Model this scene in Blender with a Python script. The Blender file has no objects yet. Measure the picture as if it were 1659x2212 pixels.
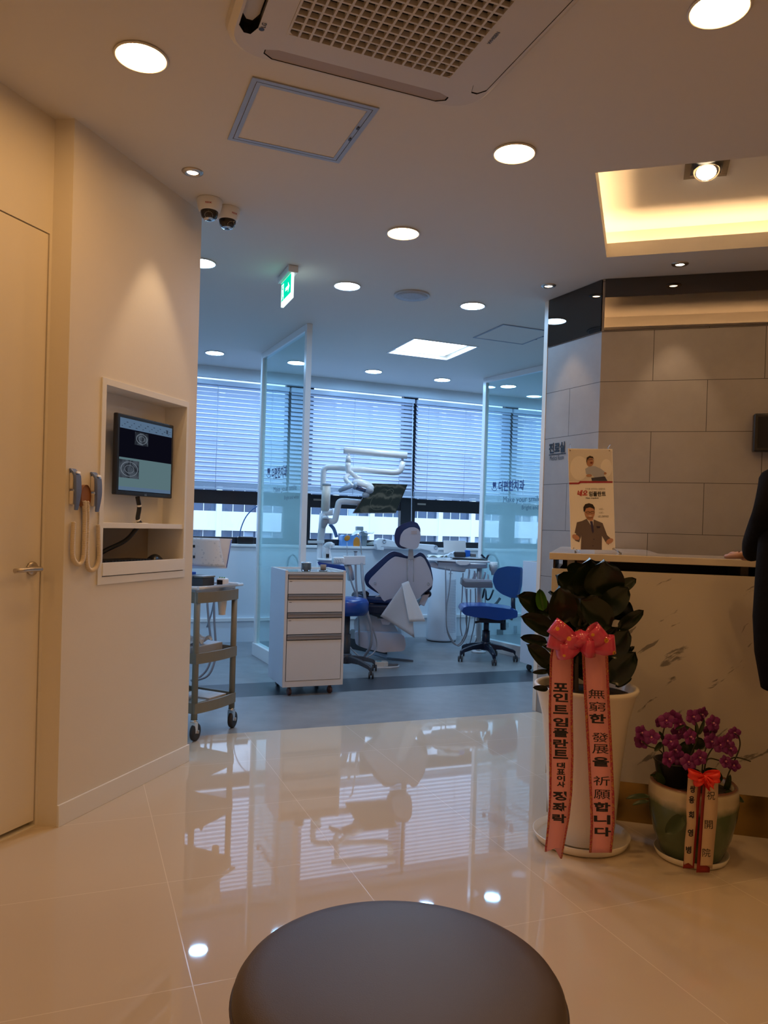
import bpy, bmesh, math, random
from mathutils import Vector, Matrix
from mathutils.geometry import tessellate_polygon
random.seed(7)
R = math.radians
C = bpy.context.scene.collection
sc = bpy.context.scene

# ------------------------------------------------------------ camera
FPX, PITCH, ROLL, EYE, CY = 1660.0, -0.01005, 0.02998, 1.187, 48.0
_f = Vector((0, math.cos(PITCH), math.sin(PITCH)))
_u = Vector((0, -math.sin(PITCH), math.cos(PITCH)))
_x = Vector((1, 0, 0))
CX_ = math.cos(ROLL) * _x + math.sin(ROLL) * _u
CU_ = -math.sin(ROLL) * _x + math.cos(ROLL) * _u
cam = bpy.data.objects.new('camera', bpy.data.cameras.new('camera'))
C.objects.link(cam)
m = Matrix((CX_, CU_, -_f)).transposed().to_4x4()
m.translation = Vector((0, 0, EYE))
cam.matrix_world = m
cam.data.sensor_width = 36
cam.data.sensor_fit = 'AUTO'
cam.data.lens = FPX / 2212 * 36
cam.data.shift_y = CY / 2212
cam.data.clip_start = 0.02
cam.data.clip_end = 300
sc.camera = cam

# ------------------------------------------------------------ sky, exposure
w = bpy.data.worlds.new('world'); sc.world = w; w.use_nodes = True
bg = w.node_tree.nodes['Background']
bg.inputs['Color'].default_value = (0.52, 0.70, 1.0, 1)
bg.inputs['Strength'].default_value = 3.6
sc.view_settings.view_transform = 'Standard'
sc.view_settings.look = 'None'
sc.view_settings.gamma = 1
sc.view_settings.use_curve_mapping = False
sc.view_settings.exposure = 0.0
sc.cycles.max_bounces = 10
sc.cycles.diffuse_bounces = 5
sc.cycles.glossy_bounces = 5
sc.cycles.transparent_max_bounces = 16
sc.cycles.caustics_reflective = False
sc.cycles.caustics_refractive = False
sc.cycles.sample_clamp_indirect = 6

# lamp colours and radiances (all light comes from the lamps below, the cove strip and the windows)
WARM, WARM_L = (1.0, 0.54, 0.19), 80.0
COOL, COOL_L = (0.30, 0.60, 1.0), 124.0
PANEL_L = 26.0
COVE_L = 34.0
SPOT_W = 10.0

H = 2.7
# clinic frame: u along the window wall, v towards it
E1 = Vector((math.cos(R(21.7)), math.sin(R(21.7)), 0))
E2 = Vector((-math.sin(R(21.7)), math.cos(R(21.7)), 0))
MUV = Matrix((E1, E2, Vector((0, 0, 1)))).transposed().to_4x4()
def UV(u, v, z=0.0): return E1 * u + E2 * v + Vector((0, 0, z))
def ray(px, py): return _f + (px - 829.5) / FPX * CX_ - (py - 1106 - CY) / FPX * CU_
EYEV = Vector((0, 0, EYE))
def at(px, py, y):            # the point at depth y seen at that place of the photograph
    d = ray(px, py); return EYEV + d * (y / d.y)
def onz(px, py, z=0.0):
    d = ray(px, py); return EYEV + d * ((z - EYE) / d.z)
def onv(px, py, v):
    d = ray(px, py); return EYEV + d * (v / d.dot(E2))
def online(px, py, a, b):
    n = Vector((b[1] - a[1], a[0] - b[0], 0)); d = ray(px, py)
    return EYEV + d * (n.dot(Vector((a[0], a[1], 0))) / n.dot(d))

# ------------------------------------------------------------ materials
def lin(c):
    if isinstance(c, str):
        c = [int(c[i:i + 2], 16) / 255 for i in (0, 2, 4)]
        c = [x / 12.92 if x <= .04045 else ((x + .055) / 1.055) ** 2.4 for x in c]
    return (*c[:3], 1)
def mat(name, col, rough=.5, metal=0, var=.04, vs=6, bump=0, bs=60, **kw):
    m = bpy.data.materials.new(name); m.use_nodes = True
    nt = m.node_tree; b = nt.nodes['Principled BSDF']
    col = lin(col)
    b.inputs['Roughness'].default_value = rough; b.inputs['Metallic'].default_value = metal
    for k, v in kw.items():
        b.inputs[k.replace('_', ' ')].default_value = v
    tc = nt.nodes.new('ShaderNodeTexCoord')
    nz = nt.nodes.new('ShaderNodeTexNoise'); nz.inputs['Scale'].default_value = vs; nz.inputs['Detail'].default_value = 3
    nt.links.new(tc.outputs['Object'], nz.inputs['Vector'])
    mx = nt.nodes.new('ShaderNodeMix'); mx.data_type = 'RGBA'
    mx.inputs['A'].default_value = tuple(c * (1 - var) for c in col[:3]) + (1,)
    mx.inputs['B'].default_value = tuple(min(1, c * (1 + var)) for c in col[:3]) + (1,)
    nt.links.new(nz.outputs['Fac'], mx.inputs['Factor']); nt.links.new(mx.outputs['Result'], b.inputs['Base Color'])
    if bump:
        n2 = nt.nodes.new('ShaderNodeTexNoise'); n2.inputs['Scale'].default_value = bs; n2.inputs['Detail'].default_value = 4
        bp = nt.nodes.new('ShaderNodeBump'); bp.inputs['Strength'].default_value = bump; bp.inputs['Distance'].default_value = .01
        nt.links.new(tc.outputs['Object'], n2.inputs['Vector']); nt.links.new(n2.outputs['Fac'], bp.inputs['Height'])
        nt.links.new(bp.outputs['Normal'], b.inputs['Normal'])
    return m
def emit(name, col, strength):
    m = bpy.data.materials.new(name); m.use_nodes = True; nt = m.node_tree
    nt.nodes.remove(nt.nodes['Principled BSDF']); e = nt.nodes.new('ShaderNodeEmission')
    e.inputs['Color'].default_value = lin(col); e.inputs['Strength'].default_value = strength
    nt.links.new(e.outputs[0], nt.nodes['Material Output'].inputs['Surface'])
    return m
class NT:                      # short hand for node graphs
    def __init__(s, name):
        s.m = bpy.data.materials.new(name); s.m.use_nodes = True; s.t = s.m.node_tree
        s.b = s.t.nodes['Principled BSDF']; s.out = s.t.nodes['Material Output']
        s.tc = s.n('TexCoord')
    def n(s, kind, **kw):
        nd = s.t.nodes.new('ShaderNode' + kind)
        for k, v in kw.items():
            if hasattr(nd, k): setattr(nd, k, v)
            else: nd.inputs[k.replace('_', ' ')].default_value = v
        return nd
    def l(s, a, b): s.t.links.new(a, b)
    def math(s, op, a, b=None, clamp=False):
        nd = s.n('Math', operation=op, use_clamp=clamp)
        for i, q in enumerate((a, b)):
            if q is None: continue
            if isinstance(q, (int, float)): nd.inputs[i].default_value = q
            else: s.l(q, nd.inputs[i])
        return nd.outputs[0]
    def mix(s, f, a, b):
        nd = s.n('Mix', data_type='RGBA')
        for k, q in (('Factor', f), ('A', a), ('B', b)):
            if isinstance(q, (int, float)): nd.inputs[k].default_value = q
            elif isinstance(q, (tuple, str)): nd.inputs[k].default_value = lin(q)
            else: s.l(q, nd.inputs[k])
        return nd.outputs['Result']

M = {}
M['wall'] = mat('wall_paint', (.78, .73, .64), .55, var=.015, bump=.03, bs=90)
M['wall_cool'] = mat('clinic_paint', (.70, .77, .83), .5, var=.015)
M['ceil'] = mat('ceiling_paint', (.72, .69, .64), .7, var=.01)
M['door'] = mat('door_laminate', (.80, .74, .64), .4, var=.015)
M['white'] = mat('white_lacquer', (.82, .82, .81), .3, var=.01)
M['wplastic'] = mat('white_plastic', (.80, .81, .83), .25, var=.01)
M['offwhite'] = mat('off_white_plastic', (.74, .68, .60), .35, var=.01)
M['black'] = mat('black_plastic', (.012, .012, .014), .3, var=.1)
M['screenblack'] = mat('screen_black', (.01, .012, .018), .15)
M['frameblack'] = mat('black_window_frame', (.008, .009, .014), .4)
M['chrome'] = mat('chrome', (.75, .75, .76), .12, 1)
M['steel'] = mat('brushed_steel', (.55, .50, .45), .3, 1, bump=.02)
M['steeldark'] = mat('dark_steel', (.30, .27, .25), .4, .8)
M['navy'] = mat('navy_vinyl', (.010, .028, .11), .28, bump=.05, bs=120)
M['blue'] = mat('blue_vinyl', (.010, .055, .27), .25, bump=.05, bs=120)
M['navydark'] = mat('dark_navy_plastic', (.006, .010, .030), .35)
M['ltgrey'] = mat('light_grey_plastic', (.42, .45, .50), .35)
M['grey'] = mat('mid_grey_plastic', (.16, .17, .19), .4)
M['darkgrey'] = mat('dark_grey_plastic', (.05, .052, .06), .4)
M['hose'] = mat('grey_hose', (.30, .31, .35), .4)
M['gold'] = mat('gold_kick_plate', (.34, .23, .085), .22, 1, var=.06)
M['ink'] = mat('black_ink', (.01, .01, .015), .5)
M['navyink'] = mat('navy_lettering', (.02, .05, .16), .5)

# ------------------------------------------------------------ mesh builder
WM = {}
def ortho(d):
    d = d.normalized(); a = Vector((0, 0, 1)) if abs(d.z) < .95 else Vector((1, 0, 0))
    s = d.cross(a).normalized(); return s, s.cross(d).normalized()
class MB:
    def __init__(s, M=None): s.bm = bmesh.new(); s.M = M or Matrix.Identity(4); s.mi = 0
    def _v(s, p): return s.bm.verts.new(s.M @ Vector(p))
    def _f(s, vs, sm=False):
        try:
            f = s.bm.faces.new(vs); f.material_index = s.mi; f.smooth = sm; return f
        except ValueError: return None
    def box(s, a, b):
        (x0, y0, z0), (x1, y1, z1) = a, b
        v = [s._v(p) for p in ((x0,y0,z0),(x1,y0,z0),(x1,y1,z0),(x0,y1,z0),(x0,y0,z1),(x1,y0,z1),(x1,y1,z1),(x0,y1,z1))]
        for q in ((3,2,1,0),(4,5,6,7),(0,1,5,4),(1,2,6,5),(2,3,7,6),(3,0,4,7)): s._f([v[i] for i in q])
        return s
    def hexa(s, P):            # 8 points: bottom ring, top ring
        v = [s._v(p) for p in P]
        for q in ((3,2,1,0),(4,5,6,7),(0,1,5,4),(1,2,6,5),(2,3,7,6),(3,0,4,7)): s._f([v[i] for i in q])
        return s
    def quad(s, *P, sm=False): s._f([s._v(p) for p in P], sm); return s
    def prism(s, poly, d, sm=False):  # polygon (3D points) swept by vector d
        d = Vector(d); a = [s._v(p) for p in poly]; b = [s._v(Vector(p) + d) for p in poly]; n = len(a)
        for t in tessellate_polygon([[Vector(p) for p in poly]]):
            s._f([a[i] for i in t]); s._f([b[i] for i in reversed(t)])
        for i in range(n): s._f([a[i], a[(i + 1) % n], b[(i + 1) % n], b[i]], sm)
        return s
    def holed(s, outer, holes, d=None):
        loops = [[Vector(p) for p in outer]] + [[Vector(p) for p in h] for h in holes]
        flat = [p for l in loops for p in l]; T = tessellate_polygon(loops)
        a = [s._v(p) for p in flat]
        for t in T: s._f([a[i] for i in t])
        if d is not None:
            d = Vector(d); b = [s._v(p + d) for p in flat]
            for t in T: s._f([b[i] for i in reversed(t)])
            k = 0
            for l in loops:
                n = len(l)
                for i in range(n): s._f([a[k + i], a[k + (i + 1) % n], b[k + (i + 1) % n], b[k + i]])
                k += n
        return s
    def tube(s, pts, r, seg=10, cap=True, closed=False):
        pts = [Vector(p) for p in pts]; n = len(pts)
        rs = r if isinstance(r, (list, tuple)) else [r] * n
        rings = []; prev = None
        for i, p in enumerate(pts):
            if closed: d = pts[(i + 1) % n] - pts[i - 1]
            else: d = pts[min(i + 1, n - 1)] - pts[max(i - 1, 0)]
            if d.length < 1e-9: d = Vector((0, 0, 1))
            d.normalize()
            if prev is None: a, b = ortho(d)
            else:
                a = prev - d * prev.dot(d)
                if a.length < 1e-6: a, _ = ortho(d)
                a.normalize(); b = a.cross(d)
            prev = a
            rings.append([s._v(p + (a * math.cos(t) + b * math.sin(t)) * rs[i]) for t in (2 * math.pi * k / seg for k in range(seg))])
        for i in range(n if closed else n - 1):
            A, B = rings[i], rings[(i + 1) % n]
            for k in range(seg): s._f([A[k], A[(k + 1) % seg], B[(k + 1) % seg], B[k]], True)
        if cap and not closed:
            s._f(rings[0][::-1]); s._f(rings[-1])
        return s
    def lathe(s, prof, c=(0, 0, 0), seg=32, axis=None, sm=True):   # prof: (r, h)
        c = Vector(c)
        ax = Vector(axis).normalized() if axis else Vector((0, 0, 1)); a, b = ortho(ax)
        rings = []
        for r, h in prof:
            if r < 1e-6: rings.append([s._v(c + ax * h)])
            else: rings.append([s._v(c + ax * h + (a * math.cos(t) + b * math.sin(t)) * r) for t in (2 * math.pi * k / seg for k in range(seg))])
        for A, B in zip(rings, rings[1:]):
            for k in range(seg):
                if len(A) == 1 and len(B) == 1: continue
                if len(A) == 1: s._f([A[0], B[(k + 1) % seg], B[k]], sm)
                elif len(B) == 1: s._f([A[k], A[(k + 1) % seg], B[0]], sm)
                else: s._f([A[k], A[(k + 1) % seg], B[(k + 1) % seg], B[k]], sm)
        return s
    def ell(s, c, rx, ry, rz, seg=20, rings=12, rot=None):
        c = Vector(c); Rm = rot or Matrix.Identity(3); g = []
        for i in range(rings + 1):
            t = math.pi * i / rings
            if i in (0, rings): g.append([s._v(c + Rm @ Vector((0, 0, rz * math.cos(t))))])
            else: g.append([s._v(c + Rm @ Vector((rx * math.sin(t) * math.cos(q), ry * math.sin(t) * math.sin(q), rz * math.cos(t)))) for q in (2 * math.pi * k / seg for k in range(seg))])
        for A, B in zip(g, g[1:]):
            for k in range(seg):
                if len(A) == 1: s._f([A[0], B[k], B[(k + 1) % seg]], True)
                elif len(B) == 1: s._f([A[k], B[0], A[(k + 1) % seg]], True)
                else: s._f([A[k], B[k], B[(k + 1) % seg], A[(k + 1) % seg]], True)
        return s
    def grid(s, F, nu, nv, sm=True):   # F(i/nu, j/nv) -> point
        g = [[s._v(F(i / nu, j / nv)) for j in range(nv + 1)] for i in range(nu + 1)]
        for i in range(nu):
            for j in range(nv): s._f([g[i][j], g[i + 1][j], g[i + 1][j + 1], g[i][j + 1]], sm)
        return s
    def build(s, name, mats, parent=None, bevel=0, seg=2, sub=0, solid=0, smooth=False):
        bm = s.bm; bmesh.ops.recalc_face_normals(bm, faces=bm.faces[:])
        me = bpy.data.meshes.new(name)
        if parent is not None: inv = WM[parent.name].inverted(); bm.transform(inv); W = WM[parent.name]
        else:
            xs = [v.co for v in bm.verts]
            lo = Vector([min(c[i] for c in xs) for i in range(3)]); hi = Vector([max(c[i] for c in xs) for i in range(3)])
            o = Vector(((lo.x + hi.x) / 2, (lo.y + hi.y) / 2, lo.z)); W = Matrix.Translation(o); bm.transform(W.inverted())
        if smooth:
            for f in bm.faces: f.smooth = True
        bm.to_mesh(me); bm.free()
        for mt in (mats if isinstance(mats, (list, tuple)) else [mats]): me.materials.append(mt)
        ob = bpy.data.objects.new(name, me); C.objects.link(ob)
        if parent is not None: ob.parent = parent
        else: ob.location = W.translation
        WM[ob.name] = W
        if bevel:
            b = ob.modifiers.new('bevel', 'BEVEL'); b.width = bevel; b.segments = seg; b.limit_method = 'ANGLE'; b.angle_limit = R(40)
        if solid:
            b = ob.modifiers.new('solid', 'SOLIDIFY'); b.thickness = solid; b.offset = 0
        if sub:
            b = ob.modifiers.new('sub', 'SUBSURF'); b.levels = sub; b.render_levels = sub
        return ob
def thing(name, label, cat, loc=(0, 0, 0), rotz=0, group=None):
    o = bpy.data.objects.new(name, None); C.objects.link(o); o.empty_display_size = .1
    o.location = loc; o.rotation_euler = (0, 0, rotz); WM[o.name] = Matrix.Translation(Vector(loc)) @ Matrix.Rotation(rotz, 4, 'Z')
    return tag(o, label, cat, group)
def tag(o, label, cat, group=None):
    o['label'] = label; o['category'] = cat
    if group: o['group'] = group
    return o
def struct(o, label=None):
    o['kind'] = 'structure'
    if label: o['label'] = label
    return o
def plab(o, label): o['label'] = label; return o
def text_bm(b, s, org, xd, yd, wid=None, hei=None, depth=.0008, bold=0.0, align='C', shear=0):
    """letters as flat raised meshes: org = centre of the block, xd / yd = its directions"""
    cu = bpy.data.curves.new('t', 'FONT'); cu.body = s; cu.size = 1; cu.offset = bold; cu.shear = shear
    cu.align_x = 'CENTER'; cu.fill_mode = 'FRONT'; cu.resolution_u = 3
    ob = bpy.data.objects.new('t', cu); C.objects.link(ob)
    dg = bpy.context.evaluated_depsgraph_get(); me = bpy.data.meshes.new_from_object(ob.evaluated_get(dg))
    xs = [v.co.x for v in me.vertices]; ys = [v.co.y for v in me.vertices]
    cx, cy = (min(xs) + max(xs)) / 2, (min(ys) + max(ys)) / 2; w_, h_ = max(xs) - min(xs), max(ys) - min(ys)
    if wid and hei: sx, sy = wid / w_, hei / h_
    elif wid: sx = sy = wid / w_
    else: sx = sy = hei / h_
    xd = Vector(xd).normalized(); yd = Vector(yd).normalized(); n = xd.cross(yd)
    vs = [b._v(Vector(org) + xd * ((v.co.x - cx) * sx) + yd * ((v.co.y - cy) * sy) + n * depth) for v in me.vertices]
    for p in me.polygons: b._f([vs[i] for i in p.vertices])
    bpy.data.objects.remove(ob); bpy.data.curves.remove(cu); bpy.data.meshes.remove(me)
    return b
def arcpts(pts, n=6, r=.05):   # rounds the corners of a polyline
    pts = [Vector(p) for p in pts]; out = [pts[0]]
    for i in range(1, len(pts) - 1):
        a, p, b = pts[i - 1], pts[i], pts[i + 1]
        ra = min(r, (a - p).length * .45, (b - p).length * .45)
        s = p + (a - p).normalized() * ra; e = p + (b - p).normalized() * ra
        for k in range(n + 1):
            t = k / n; out.append(s * (1 - t) ** 2 + p * 2 * t * (1 - t) + e * t * t)
    out.append(pts[-1]); return out
def spline(pts, n=8):
    pts = [Vector(p) for p in pts]; P = [pts[0] * 2 - pts[1]] + pts + [pts[-1] * 2 - pts[-2]]; out = []
    for i in range(1, len(P) - 2):
        for k in range(n):
            t = k / n; a, b, c, d = P[i - 1:i + 3]
            out.append(.5 * ((2 * b) + (c - a) * t + (2 * a - 5 * b + 4 * c - d) * t * t + (3 * b - a - 3 * c + d) * t ** 3))
    out.append(pts[-1]); return out
# ============================================================ the setting
A_ = Vector((-1.220, 2.932, 0)); B_ = Vector((-.940, 3.785, 0)); F_ = Vector((-1.300, 2.945, 0))
D_ = Vector((1.036, 5.055, 0)); S_ = Vector((1.264, 4.601, 0)); S2 = S_ + Vector((.9636, -.267, 0)) * 2.6
Z = Vector((0, 0, 1))
def up(p, z): return Vector((p[0], p[1], z))

# floor: polished tiles up to v = 4.30, sheet vinyl beyond
t = NT('polished_tile'); b = t.b
mp = t.n('Mapping'); mp.inputs['Rotation'].default_value = (0, 0, -R(21.7)); t.l(t.tc.outputs['Object'], mp.inputs['Vector'])
sx = t.n('SeparateXYZ'); t.l(mp.outputs[0], sx.inputs[0])
def joint(o, off):
    q = t.math('ADD', o, -off); q = t.math('DIVIDE', q, .6); q = t.math('ADD', q, .5); q = t.math('FRACT', q); q = t.math('SUBTRACT', q, .5); q = t.math('ABSOLUTE', q)
    return t.math('LESS_THAN', q, .0022)
g = t.math('MAXIMUM', joint(sx.outputs[0], .30), joint(sx.outputs[1], .18))
nz = t.n('TexNoise', Scale=1.6, Detail=5.0); t.l(t.tc.outputs['Object'], nz.inputs['Vector'])
base = t.mix(nz.outputs['Fac'], (.60, .51, .40), (.63, .54, .43))
t.l(t.mix(g, base, (.76, .68, .57)), b.inputs['Base Color'])
t.l(t.math('ADD', t.math('MULTIPLY', g, .12), .03), b.inputs['Roughness']); b.inputs['IOR'].default_value = 1.52
M['tile'] = t.m
t = NT('clinic_vinyl'); b = t.b
mp = t.n('Mapping'); mp.inputs['Rotation'].default_value = (0, 0, -R(21.7)); t.l(t.tc.outputs['Object'], mp.inputs['Vector'])
sx = t.n('SeparateXYZ'); t.l(mp.outputs[0], sx.inputs[0])
stripe = t.math('MULTIPLY', t.math('GREATER_THAN', sx.outputs[1], 5.18), t.math('LESS_THAN', sx.outputs[1], 5.62))
nz = t.n('TexNoise', Scale=9.0, Detail=6.0); t.l(t.tc.outputs['Object'], nz.inputs['Vector'])
t.l(t.mix(stripe, t.mix(nz.outputs['Fac'], (.17, .18, .19), (.30, .31, .32)), t.mix(nz.outputs['Fac'], (.035, .042, .055), (.06, .07, .085))), b.inputs['Base Color'])
b.inputs['Roughness'].default_value = .32
M['vinyl'] = t.m
def uvpoly(L, z): return [UV(u, v, z) for u, v in L]
o = MB().prism(uvpoly([(-6.5, 4.3), (-6.5, -6), (8, -6), (8, 4.3)], -.02), (0, 0, .02)).build('floor', M['tile'])
o.data.transform(Matrix.Translation(o.location)); o.location = (0, 0, 0); struct(o)
o = MB().prism(uvpoly([(-6.5, 4.3), (8, 4.3), (8, 7.9), (-6.5, 7.9)], -.02), (0, 0, .02)).build('floor', M['vinyl'])
o.data.transform(Matrix.Translation(o.location)); o.location = (0, 0, 0); struct(o)

# ceiling with the openings of the cove and of the square panel light
G1 = Vector((math.cos(R(-16.5)), math.sin(R(-16.5)), 0)); G2 = Vector((.320, .947, 0)).normalized()
CV = Vector((.842, 3.245, 0)); CW, CD = 1.75, 1.04
cove = [CV, CV + G1 * CW, CV + G1 * CW + G2 * CD, CV + G2 * CD]
PN = Vector((.196, 6.170, 0)); PS = .575
panel = [PN, PN + E1 * PS, PN + E1 * PS + E2 * PS, PN + E2 * PS]
outer = [(-4.8, -2.8), (3.7, -2.8), (3.7, 12), (-4.8, 12)]
outer = uvpoly([(-6.4, -6), (8, -6), (8, 7.61), (-6.4, 7.61)], H)
cm = MB().holed(outer, [[up(p, H) for p in cove], [up(p, H) for p in panel]])
struct(cm.build('ceiling', M['ceil']))
# cove: lip, ledge, raised walls and raised ceiling
cv = MB(); lip, led, top = .075, .16, .195
oc = [CV - G1 * led - G2 * led, CV + G1 * (CW + led) - G2 * led, CV + G1 * (CW + led) + G2 * (CD + led), CV - G1 * led + G2 * (CD + led)]
ic = [CV - G1 * .02 - G2 * .02, CV + G1 * (CW + .02) - G2 * .02, CV + G1 * (CW + .02) + G2 * (CD + .02), CV - G1 * .02 + G2 * (CD + .02)]
for i in range(4):
    j = (i + 1) % 4
    a, b2, c, d = cove[i], cove[j], ic[j], ic[i]
    cv.hexa([up(a, H - .001), up(b2, H - .001), up(c, H), up(d, H), up(a, H + lip), up(b2, H + lip), up(c, H + lip), up(d, H + lip)])
    cv.quad(up(ic[i], H + .012), up(ic[j], H + .012), up(oc[j], H + .012), up(oc[i], H + .012))
    cv.quad(up(oc[i], H + .012), up(oc[j], H + .012), up(oc[j], H + top), up(oc[i], H + top))
cv.quad(*[up(p, H + top) for p in oc])
struct(cv.build('ceiling_cove', M['ceil'])); 
st = MB()
LS = emit('led_strip', (1, .62, .30), COVE_L)
for i in range(4):
    j = (i + 1) % 4
    P = [ic[i] * .45 + oc[i] * .55, ic[j] * .45 + oc[j] * .55]; dd = (P[1] - P[0]).normalized(); nn = Vector((-dd.y, dd.x, 0)) * .012
    st.hexa([up(P[0] - nn, H + .016), up(P[1] - nn, H + .016), up(P[1] + nn, H + .016), up(P[0] + nn, H + .016), up(P[0] - nn, H + .022), up(P[1] - nn, H + .022), up(P[1] + nn, H + .022), up(P[0] + nn, H + .022)])
tag(st.build('light_strip', LS), 'warm light strip hidden on the ledge of the ceiling cove over the reception', 'light')

# left wall (monitor niche), the little return and the door wall
ABd = (B_ - A_).normalized(); ABn = Vector((ABd.y, -ABd.x, 0))   # towards the room
ABL = (B_ - A_).length
def ab(s, z, off=0): return A_ + ABd * s + ABn * off + Z * z
def ab_s(px, py):
    p = online(px, py, A_, B_); return (p - A_).dot(ABd), p.z
n0, n1 = ab_s(227, 834)[0], ab_s(403, 880)[0]; nz0, nz1 = .945, 1.735
wl = MB().holed([ab(0, 0), ab(ABL, 0), ab(ABL, H), ab(0, H)], [[ab(n0, nz0), ab(n1, nz0), ab(n1, nz1), ab(n0, nz1)]], ABn * -.26)
struct(wl.build('wall_left', M['wall']))
dwd = (Vector((-1.387, 2.709, 0)) - F_).normalized(); dwn = Vector((-dwd.y, dwd.x, 0))
if dwn.x < 0: dwn = -dwn
def dw(s, z, off=0): return F_ + dwd * s + dwn * off + Z * z
o = MB().hexa([up(p, 0) for p in (F_, A_, A_ - ABn * .2, F_ - dwn * .25)] + [up(p, H) for p in (F_, A_, A_ - ABn * .2, F_ - dwn * .25)]).build('wall_return', M['wall']); struct(o)
DW0, DW1, DH = .012, .93, 2.262
o = MB().holed([dw(0, 0), dw(0, H), dw(6.2, H), dw(6.2, 0)], [[dw(DW0, .004), dw(DW1, .004), dw(DW1, DH), dw(DW0, DH)]], dwn * -.12).build('wall_door', M['wall']); struct(o)
dr = MB().hexa([dw(DW0 + .004, .022, -.004), dw(DW1 - .004, .022, -.004), dw(DW1 - .004, .022, -.05), dw(DW0 + .004, .022, -.05),
                dw(DW0 + .004, DH - .004, -.004), dw(DW1 - .004, DH - .004, -.004), dw(DW1 - .004, DH - .004, -.05), dw(DW0 + .004, DH - .004, -.05)])
door = struct(dr.build('door_1', M['door']), 'cream flush door at the left edge')
hp = online(70, 1228, F_, F_ + dwd); hs = (hp - F_).dot(dwd); hz = hp.z
hb = MB().lathe([(0, 0), (.026, 0), (.026, .007), (.022, .010), (0, .010)], dw(hs, hz, -.004), 28, axis=dwn)
hb.tube([dw(hs, hz, 0), dw(hs, hz, .035)], .009, 12)
hb.tube(arcpts([dw(hs, hz, .030), dw(hs, hz, .045), dw(hs + .06, hz + .001, .045), dw(hs + .125, hz - .002, .043)], 5, .02), .009, 12)
plab(hb.build('door_handle', M['steel'], door), 'brushed steel lever handle on a round rose')
o = MB().prism([dw(DW0, .0, -.12), dw(DW1, .0, -.12), dw(DW1, 2.3, -.12), dw(DW0, 2.3, -.12)], dwn * -.02).build('wall_behind_door', M['frameblack']); struct(o)
# baseboard of the left wall
bbm = MB().hexa([ab(-.004, 0, .001), ab(ABL + .004, 0, .001), ab(ABL + .004, 0, .012), ab(-.004, 0, .012), ab(-.004, .083, .001), ab(ABL + .004, .083, .001), ab(ABL + .004, .083, .010), ab(-.004, .083, .010)])
struct(bbm.build('baseboard_left', M['white'], bevel=.002))

# shell behind the camera and to the sides
def wallseg(name, p, q, th=.1, z0=0, z1=H, m=None):
    p = Vector((*p[:2], 0)); q = Vector((*q[:2], 0)); d = (q - p).normalized(); n = Vector((-d.y, d.x, 0)) * th
    return struct(MB().hexa([up(p, z0), up(q, z0), up(q + n, z0), up(p + n, z0), up(p, z1), up(q, z1), up(q + n, z1), up(p + n, z1)]).build(name, m or M['wall']))
wallseg('wall_back', (-4.6, -2.7), (3.7, -2.7), -.1)
wallseg('wall_right', (3.6, -2.7), (3.6, 10.0), -.1)
wallseg('wall_far_left', UV(-2.3, 7.9), UV(-2.3, 3.9), -.1, m=M['wall_cool'])
wallseg('wall_far_left', UV(-2.3, 3.9), A_ - ABn * .3 + ABd * .1, -.1)

# grey tile wall at the right: side piece D-S, then the long piece S-S2, dark mirror band above
def tilewall(name, org, d, off, rowoff):
    t = NT(name); b = t.b
    g = t.n('NewGeometry'); vs = t.n('VectorMath', operation='SUBTRACT'); vs.inputs[1].default_value = org; t.l(t.tc.outputs['Object'], vs.inputs[0])
    dt = t.n('VectorMath', operation='DOT_PRODUCT'); dt.inputs[1].default_value = d; t.l(vs.outputs[0], dt.inputs[0])
    sz = t.n('SeparateXYZ'); t.l(t.tc.outputs['Object'], sz.inputs[0])
    row = t.math('DIVIDE', t.math('SUBTRACT', sz.outputs[2], rowoff), .2985)
    ri = t.math('FLOOR', row); par = t.math('MODULO', t.math('ADD', ri, 100.0), 2.0)
    col = t.math('DIVIDE', t.math('SUBTRACT', t.math('SUBTRACT', dt.outputs['Value'], off), t.math('MULTIPLY', par, .3)), .6)
    def ed(x, w): return t.math('LESS_THAN', t.math('ABSOLUTE', t.math('SUBTRACT', t.math('FRACT', t.math('ADD', x, .5)), .5)), w)
    gr = t.math('MAXIMUM', ed(row, .0055), ed(col, .0028))
    wn = t.n('TexWhiteNoise', noise_dimensions='2D'); cb = t.n('CombineXYZ'); t.l(ri, cb.inputs[0]); t.l(t.math('FLOOR', col), cb.inputs[1]); t.l(cb.outputs[0], wn.inputs['Vector'])
    nz = t.n('TexNoise', Scale=5.0, Detail=8.0, Roughness=.65); t.l(t.tc.outputs['Object'], nz.inputs['Vector'])
    c = t.mix(nz.outputs['Fac'], (.27, .25, .235), (.40, .375, .35)); c = t.mix(t.math('MULTIPLY', wn.outputs['Value'], .25), c, (.27, .25, .24))
    t.l(t.mix(gr, c, (.05, .045, .04)), b.inputs['Base Color']); b.inputs['Roughness'].default_value = .5
    bp = t.n('Bump', Strength=.4, Distance=.003, invert=True); t.l(gr, bp.inputs['Height']); t.l(bp.outputs[0], b.inputs['Normal'])
    return t.m
DSd = (S_ - D_).normalized(); SSd = (S2 - S_).normalized()
def worldorigin(o):
    o.data.transform(Matrix.Translation(o.location)); o.location = (0, 0, 0); return o
nS = Vector((SSd.y, -SSd.x, 0)); nD = Vector((DSd.y, -DSd.x, 0))
bw = MB().prism([up(D_, 0), up(S_, 0), up(S_ - nS * .15 - DSd * 0, 0), up(D_ - nD * .10, 0)], (0, 0, H))
M['tw1'] = tilewall('grey_wall_tile_side', D_, DSd, .235, .0)
M['tw2'] = tilewall('grey_wall_tile', S_, SSd, -.003, .0)
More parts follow.
